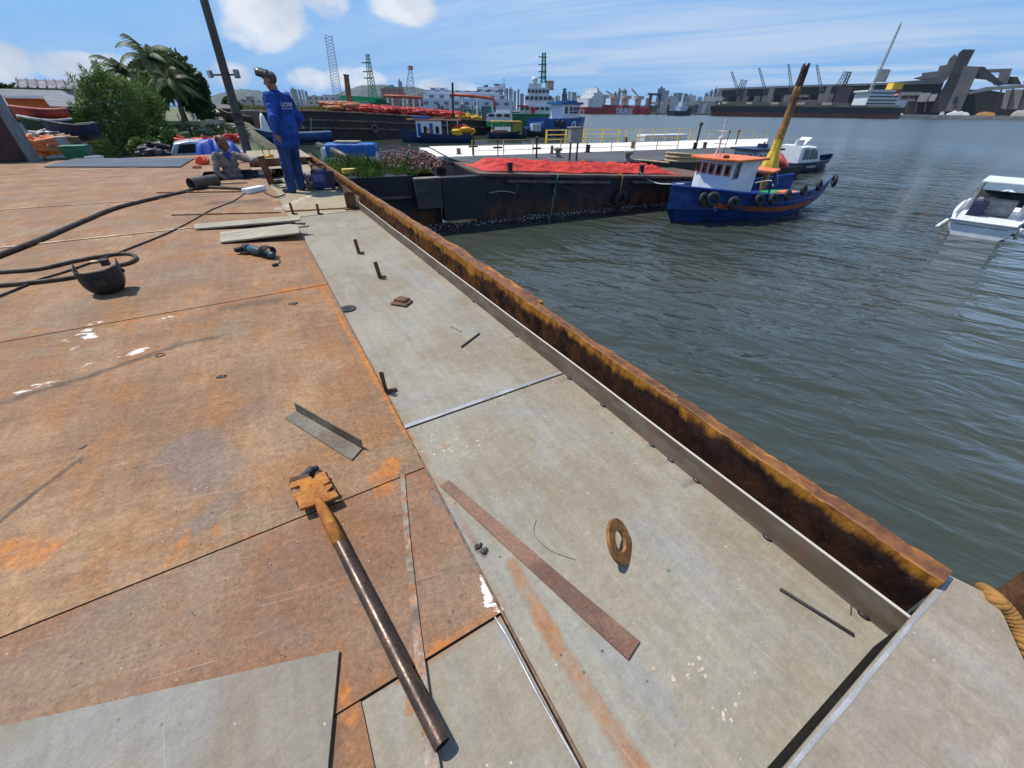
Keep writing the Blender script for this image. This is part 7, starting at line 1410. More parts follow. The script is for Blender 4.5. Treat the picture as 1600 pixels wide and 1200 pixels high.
mb = MB(xf=X); mb.prism([(ln * .36, -k * .75), (ln * .83, -k * .75), (ln * .93, 0), (ln * .83, k * .75), (ln * .36, k * .75)], zr1, zr1 + (zr2 - zr1) * .6); mb.prism([(ln * .5, -k * .5), (ln * .75, -k * .5), (ln * .75, k * .5), (ln * .5, k * .5)], zr1 + (zr2 - zr1) * .6, zr2); build('roof', mb, surf('tug_roof', (.02, .13, .33), None, .5), TG)
for x in (.50, .60, .68, .75): mb = MB(xf=X); mb.box((ln * x, -k * .62 - .02, zr1 - .75), (ln * .06, .06, .85)); build('window', mb, GLASS, TG)
for x in (.1, .3, .5, .7, .9):
    mb = MB(xf=X); mb.box((ln * x, -k * .9 * (1 if x < .8 else .6), hz * 1.02 + (.4 if x > .4 else -.3)), (.08, .08, .9)); build('rail_post', mb, WHITECL, TG)
mb = MB(xf=X); mb.beam((ln * .45, -k * .9, hz + .75), (ln * .9, -k * .6, hz + .95), .06, .06); build('rail', mb, WHITECL, TG)
mb = MB(xf=X); lattice(mb, (ln * .58, 0, zr2), (ln * .56, 0, up(c, 138) - WZ), .5, .25, 5, .09); build('mast', mb, NAVYP, TG)
mb = MB(xf=X); tug_y = hull_side(hmb, X); mb.torus((ln * .60, -(tug_y(ln * .60, hz * .62) + .06), hz * .62), .36, .13, (0, -1, 0), 12, 5, 0, .4); build('emblem', mb, LET, TG)
build('lettering', hull_text(X, tug_y, 'NAVEGA STAR II', ln * .66, ln * .86, hz * .64, .40, -1), LET, TG)
for f, z, lb in [(.99, .72, 'upper tyre on the bow of the blue tug'), (.965, .33, 'lower tyre on the bow of the blue tug'), (.36, .66, 'tyre amidships high on the blue tug side'), (.26, .7, 'tyre amidships nearest the stern of the blue tug'), (.30, .2, 'tyre low on the blue tug side near the water')]:
    tyre(X @ Vector((ln * f, -(tug_y(ln * f, hz * z) + .2) * (.5 if f > .9 else 1), hz * z)), X.to_3x3() @ Vector((.8 if f > .9 else .1, -1, .2)), .52, .17, lb, 'tyres on the blue tug')
# white supply ship with green mast
WS = thing('supply_ship', 'white superstructured ship with a green lattice mast behind the blue tug', 'ship', PD(850, 190, 100)); D = 100
def sp_(nm, px0, px1, yt, yb, dd, dep, mt, t=WS, wins=0, bev=0, wy=.6, wh=.3):
    mb, X, L, z0, z1 = vbox(px0, px1, yt, yb, dd, dep); o = build(nm, mb, mt, t, bevel=bev)
    for i in range(wins):
        m2 = MB(xf=X); x = L * (i + .5) / wins; m2.span((x - L / wins * .34, -.12, z0 + (z1 - z0) * wy), (x + L / wins * .34, .05, z0 + (z1 - z0) * (wy + wh))); build('window', m2, GLASS, t)
    return X, L, z0, z1
SWH = surf('ship_white', (.66, .67, .68), (.56, .57, .58), .5, 0, .5, rust=.4, rlo=.66, rhi=.78)
sp_('hull', 800, 872, 178, 200, D - 1, 12, surf('ship_green', (.012, .16, .07), (.01, .11, .05), .5, 0, .3)); sp_('deckhouse', 812, 866, 166, 180, D, 8, SWH, WS, 7); sp_('deckhouse', 820, 862, 149, 166, D + .5, 7, SWH, WS, 6); sp_('bridge', 824, 858, 137, 149, D + .8, 6, SWH, WS, 6, 0, .35, .4); sp_('bridge_top', 826, 846, 130.5, 137, D + 1, 5, SWH); sp_('funnel', 852, 865, 126, 140, D + 3, 3, surf('funnel_orange', (.42, .18, .08), (.5, .45, .42), .6, 0, .3)); sp_('red_frame', 808, 826, 164.5, 167, D - 2, 1, REDP); sp_('red_box', 830, 836, 168, 177, D - 1.6, 1, REDP)
mb = MB(); mb.ball(PD(835, 126, D + 2), .72, n=14, k=9); build('radar_dome', mb, SWH, WS, smooth=True)
mb = MB(); p = PD(849, 130, D + 2); q = PD(850, 82, D + 2); lattice(mb, p, q, .9, .5, 10, .13)
for y in (89, 101, 112, 121): c = PD(849, y, D + 2); mb.beam(c - CR * 1.0, c + CR * .7, .16, .16)
build('mast', mb, surf('mast_green', (.02, .20, .10), None, .6), WS)
# low white and green deckhouse at the end of the long barge
GH = thing('deckhouse', 'small white deckhouse with green base at the right end of the long barge', 'deckhouse', PD(780, 195, 72)); sp_('wall', 762, 798, 177, 190, 72, 4, SWH, GH, 3); sp_('base', 760, 800, 190, 198, 71.8, 4.4, GREENP, GH); sp_('upper', 775, 797, 171, 177, 72.5, 3, SWH, GH); sp_('house_green', 758, 768, 166, 178, 73, 2.5, surf('teal', (.03, .16, .13), None, .6), GH)
# green craft with name board, standing behind the booms
GP = thing('green_vessel', 'green decked vessel with white lettering behind the red booms', 'vessel', PD(565, 180, 80)); sp_('hull', 530, 612, 160, 180, 80, 7, surf('vessel_green', (.018, .20, .085), (.012, .14, .06), .6, 0, .4), GP)
mb = vpoly([(531, 149), (596, 152), (606, 162), (532, 161)], 80.4, 5); build('upper_house', mb, surf('vessel_bright', (.03, .42, .16), (.02, .33, .12), .6, 0, .4), GP); sp_('bow_box', 590, 605, 155, 175, 79.6, 3, surf('vessel_dark', (.012, .12, .06), None, .6), GP); sp_('doorway', 536, 545, 160, 172, 79.9, .2, DARKST, GP)
X, L, a, b2 = vframe(554, 576, 79.85, 163); mb = MB(xf=X); zc = up(a, 162.5); mb.text('GERA POLAR', 1.0, Matrix.Translation((L / 2, 0, zc)) @ Matrix.Rotation(pi / 2, 4, 'X'), 0, .03, 'CENTER', L); build('lettering', mb, LET, GP)
def mast_pt(name, label, cat, p0, p1, dist, w0, w1, n, r, mat, group=None, dist1=None):
    mb = MB(); lattice(mb, PD(*p0, dist), PD(*p1, dist1 or dist), w0, w1, n, r); return lone(name, mb, mat, label, cat, group)
mast_pt('crane_boom', 'tall slender lattice boom of pink and violet bars against the sky', 'crane', (529, 158), (513, 55), 95, 1.5, 1.1, 22, .075, surf('boom_violet', (.42, .27, .36), (.25, .18, .30), .6, 0, .2))
mb = MB(); lattice(mb, PD(583, 152, 82), PD(574, 84, 82), 1.0, .35, 12, .07)
for y in (98, 112, 122): c = PD(576 + (y - 98) * .13, y, 82); mb.beam(c - CR * 1.1, c + CR * .3, .14, .14)
lone('ship_mast', mb, surf('mast_green', (.02, .20, .10)), 'green lattice mast with platforms above the green vessel', 'mast')
mb = MB(); a, b2 = PD(547, 172, 70), PD(541, 118, 70); mb.tube([a, b2], [.42, .34], 10); mb.tube([b2, b2 + (b2 - a) * .03], .42, 10); lone('brown_post', mb, surf('post_brown', (.22, .15, .08), (.14, .09, .05), .8, 0, 1), 'thick brown post rising among the orange floats', 'post', smooth=True, auto=40)
mb = MB(); mb.tube([PD(552, 162, 71), PD(600, 166, 71), PD(652, 171, 71)], .10, 6); lone('spar', mb, surf('spar_tan', (.38, .26, .16), None, .8), 'long tan spar lying slightly slanted in front of the green vessel', 'spar')
mb = MB(); a, b2 = PD(708, 182, 70), PD(707, 129, 70); mb.tube([a, b2], .16, 8); lone('dark_pole', mb, surf('pole_black', (.04, .03, .03), None, .7), 'thin dark pole rising above the red boom', 'pole')
REDPIPE = surf('pipe_red', (.50, .11, .05), (.38, .09, .05), .6, 0, .5)
for lb, pts, legs in [('red pipe gantry on white legs right of the green vessel', [(600, 150), (630, 151), (659, 153), (660, 166)], [(605, 150), (612, 150), (629, 151), (645, 152)]), ('long red pipe boom above the cruise ferry end', [(703, 147.5), (740, 150), (770, 154), (773, 160), (773, 172)], [(722, 149), (745, 151)])]:
    g = thing('pipe_gantry', lb, 'gantry', PD(pts[0][0], 180, 84)); mb = MB(); mb.tube([PD(*q, 84) for q in pts], .22, 8); build('pipe', mb, REDPIPE, g, smooth=True)
    for q in legs: mb = MB(); p = PD(*q, 84); mb.beam(p, Vector((p.x, p.y, .2)), .22, .22); build('leg', mb, WHITECL, g)
rnd = random.Random(77)
cols = [surf('gear_green', (.03, .20, .11), (.02, .13, .08), .6), surf('gear_white', (.55, .56, .55), None, .6), surf('gear_rust', (.24, .11, .06), None, .8), surf('gear_teal', (.10, .20, .19), None, .7), surf('gear_blue', (.05, .08, .2), None, .6), surf('gear_tan', (.35, .28, .18), None, .8)]
cn = ['green', 'white', 'rusty', 'teal grey', 'dark blue', 'tan']
for k in range(46):
    px = rnd.uniform(610, 760); wpx = rnd.uniform(1.2, 5); yt = rnd.uniform(160, 173) + (px - 610) * .02; ci = rnd.randrange(6); dd = rnd.uniform(74, 92); mb = MB()
    m2, X, L, z0, z1 = vbox(px, px + wpx, yt, 184 + (px - 610) * .04, dd, .7); mb = m2
    if k % 3 == 0: mb = MB(xf=X); mb.tube([(0, 0, z0), (0, 0, z1)], .09, 6); mb.tube([(0, 0, z1 - .2), (L * 2.5, 0, z1 - .25)], .07, 6)
    lone('deck_gear', mb, cols[ci], 'small %s fitting in the deck machinery between the red boom and the ferry' % cn[ci], 'fitting', 'deck machinery behind the booms')
# white cruise ferry far behind
FE = thing('ferry', 'long white ferry with rows of windows and a dark funnel behind the deck machinery', 'ferry', PD(730, 178, 260)); FW = facade('ferry_white', (.62, .65, .70), (.55, .58, .64), 2.6, 2.9)
for i, (x0, x1, yt, yb) in enumerate([(656, 800, 155, 179), (662, 792, 147, 155), (668, 780, 141.5, 147), (672, 700, 137, 141.5), (745, 790, 136, 141.5), (772, 790, 131, 136)]): sp_('deck', x0, x1, yt, yb, 260 + i, 16, FW, FE)
mb = vpoly([(752, 143), (756, 134), (762, 132), (764, 143)], 268, 8); build('funnel', mb, surf('funnel_navy', (.02, .035, .06), None, .5), FE); sp_('mast', 787, 788, 122, 136, 265, .6, surf('mast_grey', (.3, .3, .32), None, .6), FE)
# ================================================================ far shore: land, hills, town
def strip(name, pix, back, z, mat, label, top=None):
    fr = [P(*q, WZ) if len(q) == 2 else PD(q[0], q[1], q[2]) for q in pix]; mb = MB(); n = len(fr)
    rows = [[Vector((p.x, p.y, WZ - 3)), Vector((p.x, p.y, z)), EYE + (Vector((p.x, p.y, 0)) - EYE) * back + Vector((0, 0, 0))] for p in fr]
    for r in rows: r[2].z = z + 1
    mb.loft(rows, wrap=False, cap=False); return lone(name, mb, mat, label, 'ground', kind='structure', loc=(0, 0, 0))
strip('far_land', [(q, 185, 300 if q < 640 else 430 if q < 900 else 640) for q in (340, 420, 500, 600, 660, 760, 880, 905, 1000, 1110, 1160)], 6.5, WZ + 1.6, surf('far_ground', (.16, .15, .13), (.10, .11, .08), .9, 0, .02), 'low land and quays along the far side of the harbour')
strip('quay', [(1104, 185, 655), (1180, 185, 680), (1300, 185, 715), (1392, 185, 738), (1480, 185, 742), (1600, 185, 742), (1750, 185, 760), (1950, 185, 800)], 3, WZ + 3.2, CONC, 'concrete quay below the terminal on the right')
def hill(label, pts, dist, yb=176):
    mb = MB(); r0, r1, r2 = [], [], []
    px = np.linspace(pts[0][0], pts[-1][0], 90)
    for i, q in enumerate(px):
        y = float(np.interp(q, [a[0] for a in pts], [a[1] for a in pts])) + 1.2 * noise.noise((q * .05, 3, 0)) + .6 * noise.noise((q * .2, 5, 0)); t = PD(q, y, dist + 500); f = PD(q, yb, dist); f.z = WZ; b_ = PD(q, yb, dist + 1100); b_.z = WZ; mdl = f.lerp(t, .55); mdl.z = t.z * (.5 + .2 * noise.noise((q * .09, 1, 1))); r0.append([f, mdl, t, b_])
    mb.loft(r0, wrap=False, cap=False); lone('hill', mb, surf('hill_green', (.035, .065, .045), (.075, .085, .065), .95, 0, .004, gsc=.03, grain=.5), label, 'hill', kind='structure', loc=(0, 0, 0), smooth=True)
hill('wooded hill behind the town, left of the man in blue', [(300, 160), (345, 145), (375, 139), (400, 141), (430, 146), (470, 155), (500, 162)], 2300); hill('broad wooded hill behind the green vessel', [(470, 166), (510, 154), (535, 143), (565, 133), (600, 132), (620, 136), (645, 135), (680, 144), (720, 154), (760, 164)], 2600)
FAC = [facade('town_pale', (.52, .52, .50), (.44, .45, .45)), facade('town_grey', (.33, .35, .38), (.28, .30, .33)), facade('town_cream', (.50, .44, .36), (.42, .36, .3)), facade('town_blue', (.24, .29, .35), (.2, .25, .3)), facade('town_brick', (.34, .19, .14), (.28, .16, .12))]
ln_ = ['pale', 'grey', 'cream', 'blue grey', 'brick red']
rnd = random.Random(9)
def block(px0, px1, yt, dist, ci, dep=None, yb=178):
    mb, X, L, z0, z1 = vbox(px0, px1, yt, yb, dist, dep or max(6, dist * .012), WZ + 1); z = z1
    if rnd.random() < .6: mb.span((L * .3, 1, z1), (L * .6, 4, z1 + (z1 - z0) * .08))
    hgt = 'tall' if 176 - yt > 22 else 'low' if 176 - yt < 11 else 'mid height'
    lone('town_block', mb, FAC[ci], '%s %s building in the hazy town along the far shore' % (hgt, ln_[ci]), 'building', 'buildings of the far town')
for x0, x1, yt, d, ci in [(452, 462, 144, 700, 1), (463, 473, 139, 760, 1), (474, 478, 141, 800, 3), (479, 483, 139.5, 780, 0), (484, 488, 143, 780, 3), (487, 510, 150, 420, 2), (510, 535, 148, 420, 0), (538, 556, 151, 500, 1), (375, 400, 156, 300, 2), (392, 405, 151, 330, 4), (402, 418, 158, 310, 0), (418, 440, 155, 420, 0), (440, 452, 152, 500, 2),
                          (640, 662, 152, 480, 4), (600, 636, 138, 520, 4), (606, 632, 135.5, 540, 1), (628, 634, 127, 530, 1), (655, 668, 146, 700, 2), (776, 786, 143, 900, 1), (788, 794, 138, 1000, 3), (795, 801, 138.5, 1000, 1), (802, 806, 142, 1000, 3), (808, 811, 140, 1050, 3), (812, 818, 146, 900, 1), (866, 874, 150, 900, 0), (876, 884, 146, 1000, 1), (885, 890, 143, 1050, 0), (891, 898, 144, 1000, 3), (898, 905, 150, 900, 0),
                          (955, 960, 145, 1000, 3), (961, 966, 142, 1000, 1), (968, 975, 141, 1050, 1), (1021, 1032, 138, 950, 3), (1032, 1039, 141.5, 980, 1), (1040, 1046, 150, 900, 0), (1046, 1060, 145, 900, 1), (1062, 1068, 146, 1000, 3), (1066, 1082, 149, 820, 0), (1084, 1092, 152, 800, 0), (1094, 1100, 146, 900, 1), (1101, 1106, 142, 950, 3), (1107, 1112, 138.5, 980, 1), (1112, 1116, 144, 960, 3)]: block(x0, x1, yt, d, ci)
for k in range(52):
    px = rnd.choice([rnd.uniform(395, 540), rnd.uniform(790, 905), rnd.uniform(640, 800), rnd.uniform(1000, 1118)]); w_ = rnd.uniform(3, 9); block(px, px + w_, rnd.uniform(152, 166), rnd.uniform(560, 800), rnd.choice((0, 0, 1, 2, 2, 3, 4)))
mb = MB(); p = PD(641, 158, 480); q = PD(641, 106, 480); lattice(mb, p, q, 11, 2.2, 9, .42); mb.box(q, (4, 4, 3)); lone('derrick', mb, surf('derrick_red', (.40, .22, .20), (.3, .2, .2), .7), 'tapering lattice derrick tower on the far shore', 'derrick')
# long low pale sheds and the quay below them, between the two big ships
for x0, x1, yt, yb, d, mt, lb in [(1012, 1092, 159, 163, 740, surf('shed_tan', (.55, .47, .38), None, .8), 'long tan shed roof on the quay right of the red ship'), (1012, 1108, 165, 180, 746, surf('shed_dark', (.12, .115, .11), (.2, .18, .16), .9, 0, .05), 'dark open sheds under the tan roof right of the red ship'), (1088, 1112, 158, 180, 735, surf('silo_grey', (.30, .29, .28), (.2, .19, .18), .9, 0, .05), 'grey silo block left of the black ship bow'), (1100, 1128, 151, 158, 760, surf('shed_cream', (.58, .54, .48), None, .8), 'cream shed roof behind the black ship bow')]:
    mb, X, L, z0, z1 = vbox(x0, x1, yt, yb, d, 25); lone('quay_shed', mb, mt, lb, 'shed')
t, X, ln, k = cabin_boat('harbour_tug', 'small dark tug with pale blue superstructure off the far quay', 1047, 1079, 180.8, 0, False, surf('hull_dark', (.02, .022, .03)), 0, [('deckhouse', .3, .62, .6, 1, 5, surf('tug_pale', (.50, .62, .72), None, .5)), ('bridge', .36, .52, .45, 5, 8.5, surf('tug_pale', (.5, .62, .72)))], 9, None, 4)
# red bulk carrier
def bigship(name, label, px0, px1, yw, hull_lo, hull_hi, y_sheer, beam, ysplit):
    a, b2 = P(px0, yw[0], WZ), P(px1, yw[1], WZ); X = frame(a, b2 - a); ln = (b2 - a).length; c = (a + b2) / 2; h_ = up(c, y_sheer) - WZ; hs = (up(c, ysplit) - WZ); t = thing(name, label, 'ship', a); k = beam / 2
    for nm, z0, z1, mt in (('hull_bottom', -1, hs, hull_lo), ('hull_side', hs, h_, hull_hi)):
        mb = MB(xf=X); mb.loft([[(x * ln - (.02 * ln * (1 - (z / h_)) if x > .9 else 0), y, z) for z in (z0, z1) for y in ((-w_, w_) if z == z0 else (w_, -w_))] for x, w_ in ((0, k * .8), (.05, k), (.85, k), (.94, k * .7), (1, .5))]); build(nm, mb, mt, t)
    return t, X, ln, h_, k
SHR = surf('ship_red', (.34, .022, .035), (.26, .02, .03), .6, 0, .05)
t, X, ln, h_, k = bigship('bulk_carrier', 'red bulk carrier with white lettering and cargo cranes across the harbour', 903, 1016, (177.8, 178.6), SHR, SHR, 168.5, 24, 176.5)
zt = lambda y: up(X @ Vector((ln * .4, 0, 0)), y) - WZ
mb = MB(xf=X); mb.text('TURLEBULK', 7.0, Matrix.Translation((ln * .50, -k - .2, h_ * .45)) @ Matrix.Rotation(pi / 2, 4, 'X'), 0, .1, 'CENTER', ln * .24, .035); build('lettering', mb, LET, t)
for nm, x0, x1, y0, y1, mt in [('superstructure', .08, .22, 168.5, 152, SWH), ('bridge', .10, .19, 152, 146.5, SWH), ('funnel', .04, .09, 168, 155, SWH), ('radar_mast', .135, .15, 146.5, 139, SWH)]: mb = MB(xf=X); mb.span((ln * x0, -k * .8, zt(y0)), (ln * x1, k * .8, zt(y1))); build(nm, mb, mt, t)
CRN = surf('crane_cream', (.52, .46, .38), (.42, .37, .31), .7)
for i, f in enumerate((.29, .44, .60, .78)):
    mb = MB(xf=X); mb.span((ln * f - 2, -3, h_), (ln * f + 2.5, 3, zt(150.5))); mb.span((ln * f - 5, -3.5, zt(154)), (ln * f + 6, 3.5, zt(148.5))); mb.beam((ln * f + 3, 0, zt(152)), (ln * (f - .12), 0, zt(137 if i != 1 else 142)), 1.2, 1.2); build('deck_crane', mb, CRN, t)
for f in (.25, .36, .52, .68, .86): mb = MB(xf=X); mb.span((ln * f, -k * .7, h_), (ln * (f + .07), k * .7, zt(164))); build('hatch', mb, surf('hatch_maroon', (.22, .06, .06), None, .7), t)
for f, w_ in ((.84, 3), (.985, 2)):
    mb = MB(xf=X); mb.span((ln * f, -k, h_), (ln * f + w_, -k + 2, zt(145))); build('gantry_leg', mb, surf('gantry_dark', (.10, .08, .10), None, .7), t)
mb = MB(xf=X); mb.span((ln * .82, -k, zt(147)), (ln * 1.0, -k + 3, zt(143.5))); build('gantry_beam', mb, surf('gantry_dark', (.10, .08, .10)), t)
# dark bulk carrier alongside the terminal
t, X, ln, h_, k = bigship('bulk_carrier', 'long black bulk carrier with red bottom moored along the terminal quay', 1392, 1106, (185.2, 181.0), surf('boot_red', (.19, .045, .035), (.14, .04, .035), .7, 0, .05), surf('ship_black', (.022, .026, .032), (.03, .033, .036), .6, 0, .05), 167, 30, 176.2)
zt = lambda y, f=.5: up(X @ Vector((ln * f, 0, 0)), y) - WZ
mb = MB(xf=X); mb.span((ln * .03, k - .5, h_), (ln * .97, k + .3, h_ + 1.6)); build('deck_edge', mb, surf('deck_tan', (.36, .28, .19), (.24, .16, .1), .8, 0, .05), t)
for f in (.32, .46, .60, .74, .88): mb = MB(xf=X); mb.span((ln * (f - .045), -k * .7, h_), (ln * (f + .045), k * .7, h_ + 3.5)); build('hatch', mb, surf('hatch_tan', (.30, .24, .18), None, .8), t)
for nm, x0, x1, y0, y1, mt in [('superstructure', .05, .20, 167, 150, SWH), ('bridge', .09, .20, 150, 141, SWH), ('bridge_wing', .08, .215, 144, 141.5, SWH), ('poop', .0, .05, 168, 158, SWH)]: mb = MB(xf=X); f = (x0 + x1) / 2; mb.span((ln * x0, -k * .85, zt(y0, f)), (ln * x1, k * .85, zt(y1, f))); build(nm, mb, mt, t)
for z0, z1, mt in ((146, 140, REDP), (140, 129.5, YELLOWP)): mb = MB(xf=X); mb.span((ln * .035, -4, zt(z0, .06)), (ln * .085, 6, zt(z1, .06))); build('funnel', mb, mt, t)
for y in (147, 152.5, 158, 163): mb = MB(xf=X); mb.span((ln * .055, k * .85, zt(y, .12)), (ln * .195, k * .85 + .3, zt(y - 2, .12))); build('window', mb, GLASS, t)
mb = MB(xf=X); mb.box((ln * .045, k * .6, zt(156, .05)), (5, 3, 9), 0, 0, Matrix.Rotation(.5, 3, 'Y')); build('lifeboat', mb, surf('lifeboat_pink', (.62, .30, .26), None, .6), t)
mb = MB(); a, b2 = PD(1360, 142, 730), PD(1408, 36, 730); lattice(mb, a, b2, 2.6, 1.2, 16, .45); lone('crane_boom', mb, surf('boom_pale', (.42, .52, .44), (.5, .5, .5), .7, 0, .01), 'very long thin pale green boom slanting up above the black ship', 'crane')
# terminal shed with cranes
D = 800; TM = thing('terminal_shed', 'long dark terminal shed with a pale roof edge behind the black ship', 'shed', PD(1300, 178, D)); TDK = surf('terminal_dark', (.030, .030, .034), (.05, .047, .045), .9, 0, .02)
mb = vpoly([(1122, 138), (1250, 133), (1378, 129.5), (1483, 122), (1470, 131), (1380, 132.5), (1250, 136), (1124, 141)], D - 6, 60); build('roof_edge', mb, surf('roof_pale', (.40, .385, .36), (.30, .29, .27), .9, 0, .02), TM)
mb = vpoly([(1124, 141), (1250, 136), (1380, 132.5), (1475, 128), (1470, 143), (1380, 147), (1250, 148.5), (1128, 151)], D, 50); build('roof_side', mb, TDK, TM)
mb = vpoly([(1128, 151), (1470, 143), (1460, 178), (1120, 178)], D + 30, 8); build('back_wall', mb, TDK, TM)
mb = vpoly([(1118, 146), (1128, 137), (1128, 151), (1120, 168), (1112, 168)], D - 2, 20); build('end_stair', mb, surf('terminal_pale', (.42, .39, .35), None, .9), TM)
for i in range(24):
    px = 1136 + i * 14.2; yb = 175; mb = vpoly([(px, 150 - i * .25), (px + 2, 150 - i * .25), (px - 1 - (i - 12) * .2, yb), (px - 3 - (i - 12) * .2, yb)], D - 1, 3); build('column', mb, surf('terminal_column', (.16, .155, .15), None, .9), TM)
for x0, x1, y0, y1, c in [(1118, 1132, 152, 160, .28), (1150, 1167, 150, 162, .24), (1176, 1186, 150, 160, .2), (1188, 1206, 149, 161, .25), (1222, 1236, 148, 160, .26), (1236, 1262, 148, 152, .33), (1275, 1298, 146, 161, .25), (1240, 1278, 156, 162, .18), (1380, 1438, 144, 149, .30), (1380, 1430, 154.5, 158, .22), (1432, 1448, 145, 159, .36), (1450, 1460, 147, 158, .42)]:
    mb, X, L, z0, z1 = vbox(x0, x1, y0, y1, D - 20, 12); lone('hopper', mb, surf('hopper_%d' % int(c * 100), (c, c * .92, c * .82), (c * .7, c * .65, c * .6), .9, 0, .06), ['brown grey cargo hopper block under the terminal roof', 'pale strip wall under the terminal roof right of the funnel'][x0 > 1370], 'hopper', 'hopper blocks of the terminal' if x0 < 1370 else 'pale walls of the terminal')
for i, (p0, p1) in enumerate([((1156, 150), (1143, 112)), ((1197, 146), (1186, 106)), ((1237, 142), (1232, 100)), ((1284, 144), (1276, 101))]):
    c = thing('harbour_crane', ['first thin harbour crane from the left on the terminal roof', 'second thin harbour crane from the left on the terminal roof', 'third thin harbour crane, partly behind the tall pile', 'fourth thin harbour crane, right of the tall pile'][i], 'crane', PD(p0[0], 165, D - 30), 'thin jib cranes on the terminal'); mb = MB(); lattice(mb, PD(*p0, D - 30), PD(*p1, D - 30), 3.4, 1.6, 9, .55); build('jib', mb, surf('crane_grey', (.13, .14, .15), None, .7), c); mb, X, L, z0, z1 = vbox(p0[0] - 3, p0[0] + 5, p0[1] - 9, 165, D - 31, 6); build('tower', mb, surf('crane_tan', (.28, .25, .21), None, .8), c)
for lb, q in [('lattice ship loader head between the first two thin cranes', [((1158, 146), (1166, 125)), ((1152, 148), (1160, 124))]), ('larger lattice ship loader head left of the white ship bridge', [((1305, 140), (1322, 111)), ((1316, 140), (1328, 112))])]:
    c = thing('ship_loader', lb, 'ship loader', PD(q[0][0][0], 165, D - 40)); 
    for a_, b_ in q: mb = MB(); lattice(mb, PD(*a_, D - 40), PD(*b_, D - 40), 3.5, 3, 6, .6); build('frame', mb, surf('loader_dark', (.06, .05, .055), None, .8), c)
    mb, X, L, z0, z1 = vbox(q[0][0][0] - 5, q[1][0][0] + 6, q[0][0][1] - 4, 163, D - 42, 8); build('base', mb, surf('loader_dark', (.06, .05, .055)), c)
# conveyor towers and galleries at the right
TG_ = surf('conveyor_grey', (.155, .145, .135), (.115, .108, .10), .9, 0, .03); TD_ = surf('conveyor_dark', (.052, .048, .047), (.036, .034, .033), .9, 0, .03)
for nm, lb, pix, dd, dep, mt in [('conveyor_tower', 'tall dark conveyor tower at the right of the terminal', [(1452, 176), (1484, 118), (1498, 83), (1505, 77), (1524, 77.5), (1514, 97), (1500, 125), (1480, 176)], 640, 25, TD_), ('conveyor_tower', 'pale grey leaning faced tower in front of the tall dark one', [(1476, 174), (1492, 140), (1507, 103), (1531, 104), (1526, 116), (1500, 174)], 628, 14, TG_), ('conveyor_gallery', 'stepped grey gallery climbing to the left side of the dark tower', [(1428, 122), (1440, 119), (1441, 114), (1466, 111), (1468, 103), (1480, 101), (1484, 91), (1492, 84), (1498, 92), (1488, 118), (1480, 121), (1440, 124)], 650, 16, TG_),
                             ('conveyor_gallery', 'dark gallery bridge right of the pale tower', [(1527, 104), (1538, 104), (1562, 126), (1572, 131), (1560, 134), (1540, 124), (1520, 122)], 640, 10, TD_), ('conveyor_gallery', 'long rising grey ramp at the right edge', [(1512, 144), (1540, 136), (1610, 131), (1700, 128), (1700, 133), (1610, 136), (1545, 141), (1516, 147)], 612, 10, surf('ramp_grey', (.24, .23, .21), None, .9)), ('terminal_block', 'dark grey block on top of the right hand ramp', [(1544, 108), (1582, 107), (1580, 112), (1574, 131), (1558, 131), (1562, 112), (1545, 112)], 640, 14, TG_), ('terminal_block', 'dark rounded heap behind the ramp at the right', [(1552, 124), (1566, 119), (1590, 120), (1596, 131), (1552, 132)], 646, 14, TD_),
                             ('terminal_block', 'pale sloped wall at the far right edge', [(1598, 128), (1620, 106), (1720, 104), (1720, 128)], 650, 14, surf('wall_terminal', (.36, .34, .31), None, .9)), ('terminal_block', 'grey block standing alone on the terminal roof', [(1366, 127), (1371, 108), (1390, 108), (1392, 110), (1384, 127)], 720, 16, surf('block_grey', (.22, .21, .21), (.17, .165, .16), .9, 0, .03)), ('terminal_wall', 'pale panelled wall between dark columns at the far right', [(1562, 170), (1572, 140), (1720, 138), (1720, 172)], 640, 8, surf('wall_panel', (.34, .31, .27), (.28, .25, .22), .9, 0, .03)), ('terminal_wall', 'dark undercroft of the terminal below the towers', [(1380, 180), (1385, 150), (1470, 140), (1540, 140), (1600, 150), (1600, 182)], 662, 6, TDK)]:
    lone(nm, vpoly(pix, dd + 145, dep), mt, lb, 'tower' if 'tower' in nm else 'conveyor' if 'gallery' in nm else 'building')
for i, pts in enumerate([[(1492, 152), (1498, 151), (1494, 162), (1488, 162)]]): lone('tower_window', vpoly(pts, 772, .5), GLASS, 'dark opening in the pale leaning faced tower', 'window')
for i, px in enumerate((1556, 1574, 1592, 1612)): lone('terminal_column', vpoly([(px + 8, 138), (px + 11, 138), (px, 173), (px - 3, 173)], 781, 3), TDK, 'dark slanting column in front of the pale wall at far right', 'column', 'slanting columns at the far right')
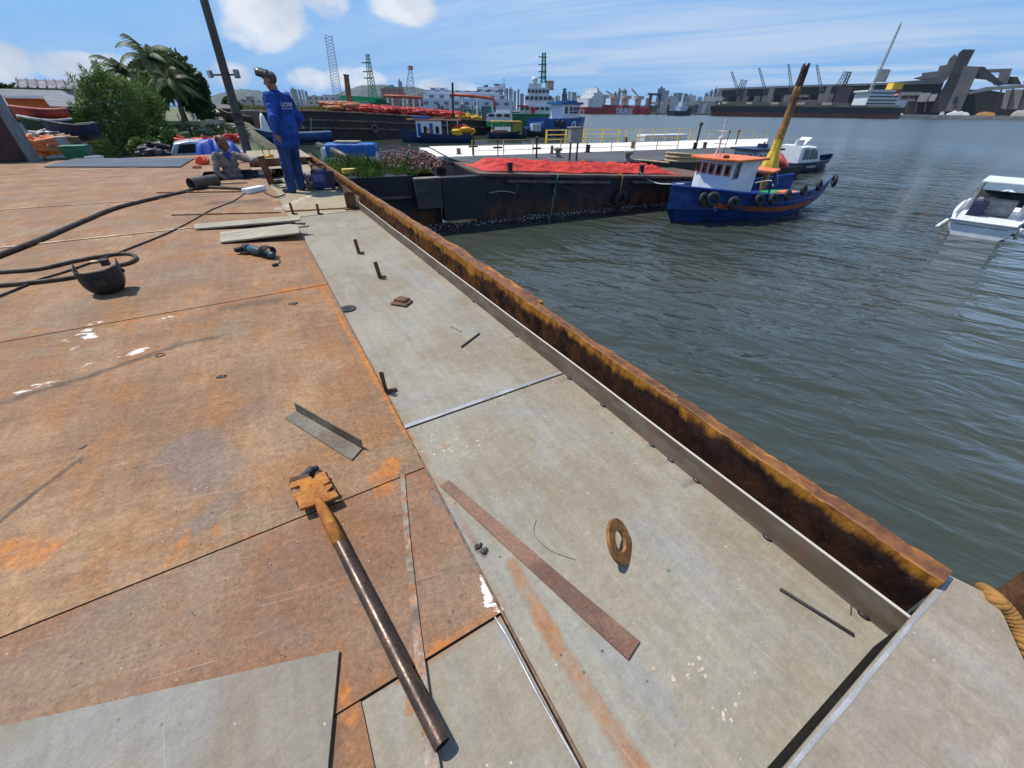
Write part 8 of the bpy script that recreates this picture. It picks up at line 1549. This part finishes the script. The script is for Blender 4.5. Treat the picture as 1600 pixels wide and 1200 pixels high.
for lb, x0, x1, yt, yb, d, mt, nm in [('white tarpaulin heap on the quay below the towers', 1476, 1514, 171.5, 182, 600, surf('tarp_offwhite', (.50, .50, .49), None, .9), 'tarpaulin'), ('orange yellow machine on the quay right of the white heap', 1524, 1556, 172.5, 179, 605, surf('machine_amber', (.36, .16, .035), None, .7), 'machine'), ('pale heap on the quay at the right edge', 1578, 1606, 169, 181, 605, surf('heap_pale', (.38, .35, .3), None, .8), 'heap'), ('small pale heap on the quay by the black ship stern', 1398, 1410, 176.5, 182, 590, surf('tarp_offwhite', (.50, .50, .49)), 'heap'), ('grey van on the quay left of the white heap', 1466, 1474, 172, 181, 600, surf('van_grey', (.4, .4, .4), None, .6), 'van')]:
    d += 155; X, L, a, b2 = vframe(x0, x1, d, yb); c = (a + b2) / 2; z0, z1 = WZ + 3.0, up(c, yt); mb = MB(xf=X); mb.grid(lambda a_, b_: Vector((L * a_, -4 + 8 * b_, z0 + (z1 - z0) * (sin(pi * a_) ** .4) * (sin(pi * b_) ** .5) * (.75 + .35 * noise.noise((a_ * 5, b_ * 2, x0)))), ), 24, 10); lone(nm, mb, mt, lb, nm)
for px in (1400, 1442, 1488, 1536, 1580): p = P(px, 185.2 + (px - 1400) * .016, WZ); mb = MB(); mb.torus(p + Vector((0, 0, 1.6)), .9, .35, (1, .6, 0), 14, 6); lone('quay_fender', mb, surf('fender_pale', (.3, .27, .24), None, .8), 'round pale fender on the face of the quay', 'fender', 'fenders along the quay')
# ================================================================ sea haze over the harbour
mb = MB(); mb.span((-1600, -600, WZ - 8), (3400, 4000, 330))
hm = bpy.data.materials.new('haze'); hm.use_nodes = True; hn = hm.node_tree; hn.nodes.remove(hn.nodes['Principled BSDF']); pv = hn.nodes.new('ShaderNodeVolumePrincipled'); pv.inputs['Color'].default_value = (.62, .80, 1.0, 1); pv.inputs['Density'].default_value = .00005; pv.inputs['Anisotropy'].default_value = .2
hn.links.new(pv.outputs[0], hn.nodes['Material Output'].inputs['Volume'])
lone('haze', mb, hm, 'thin sea haze over the harbour', 'haze', kind='stuff', loc=(0, 0, 0))
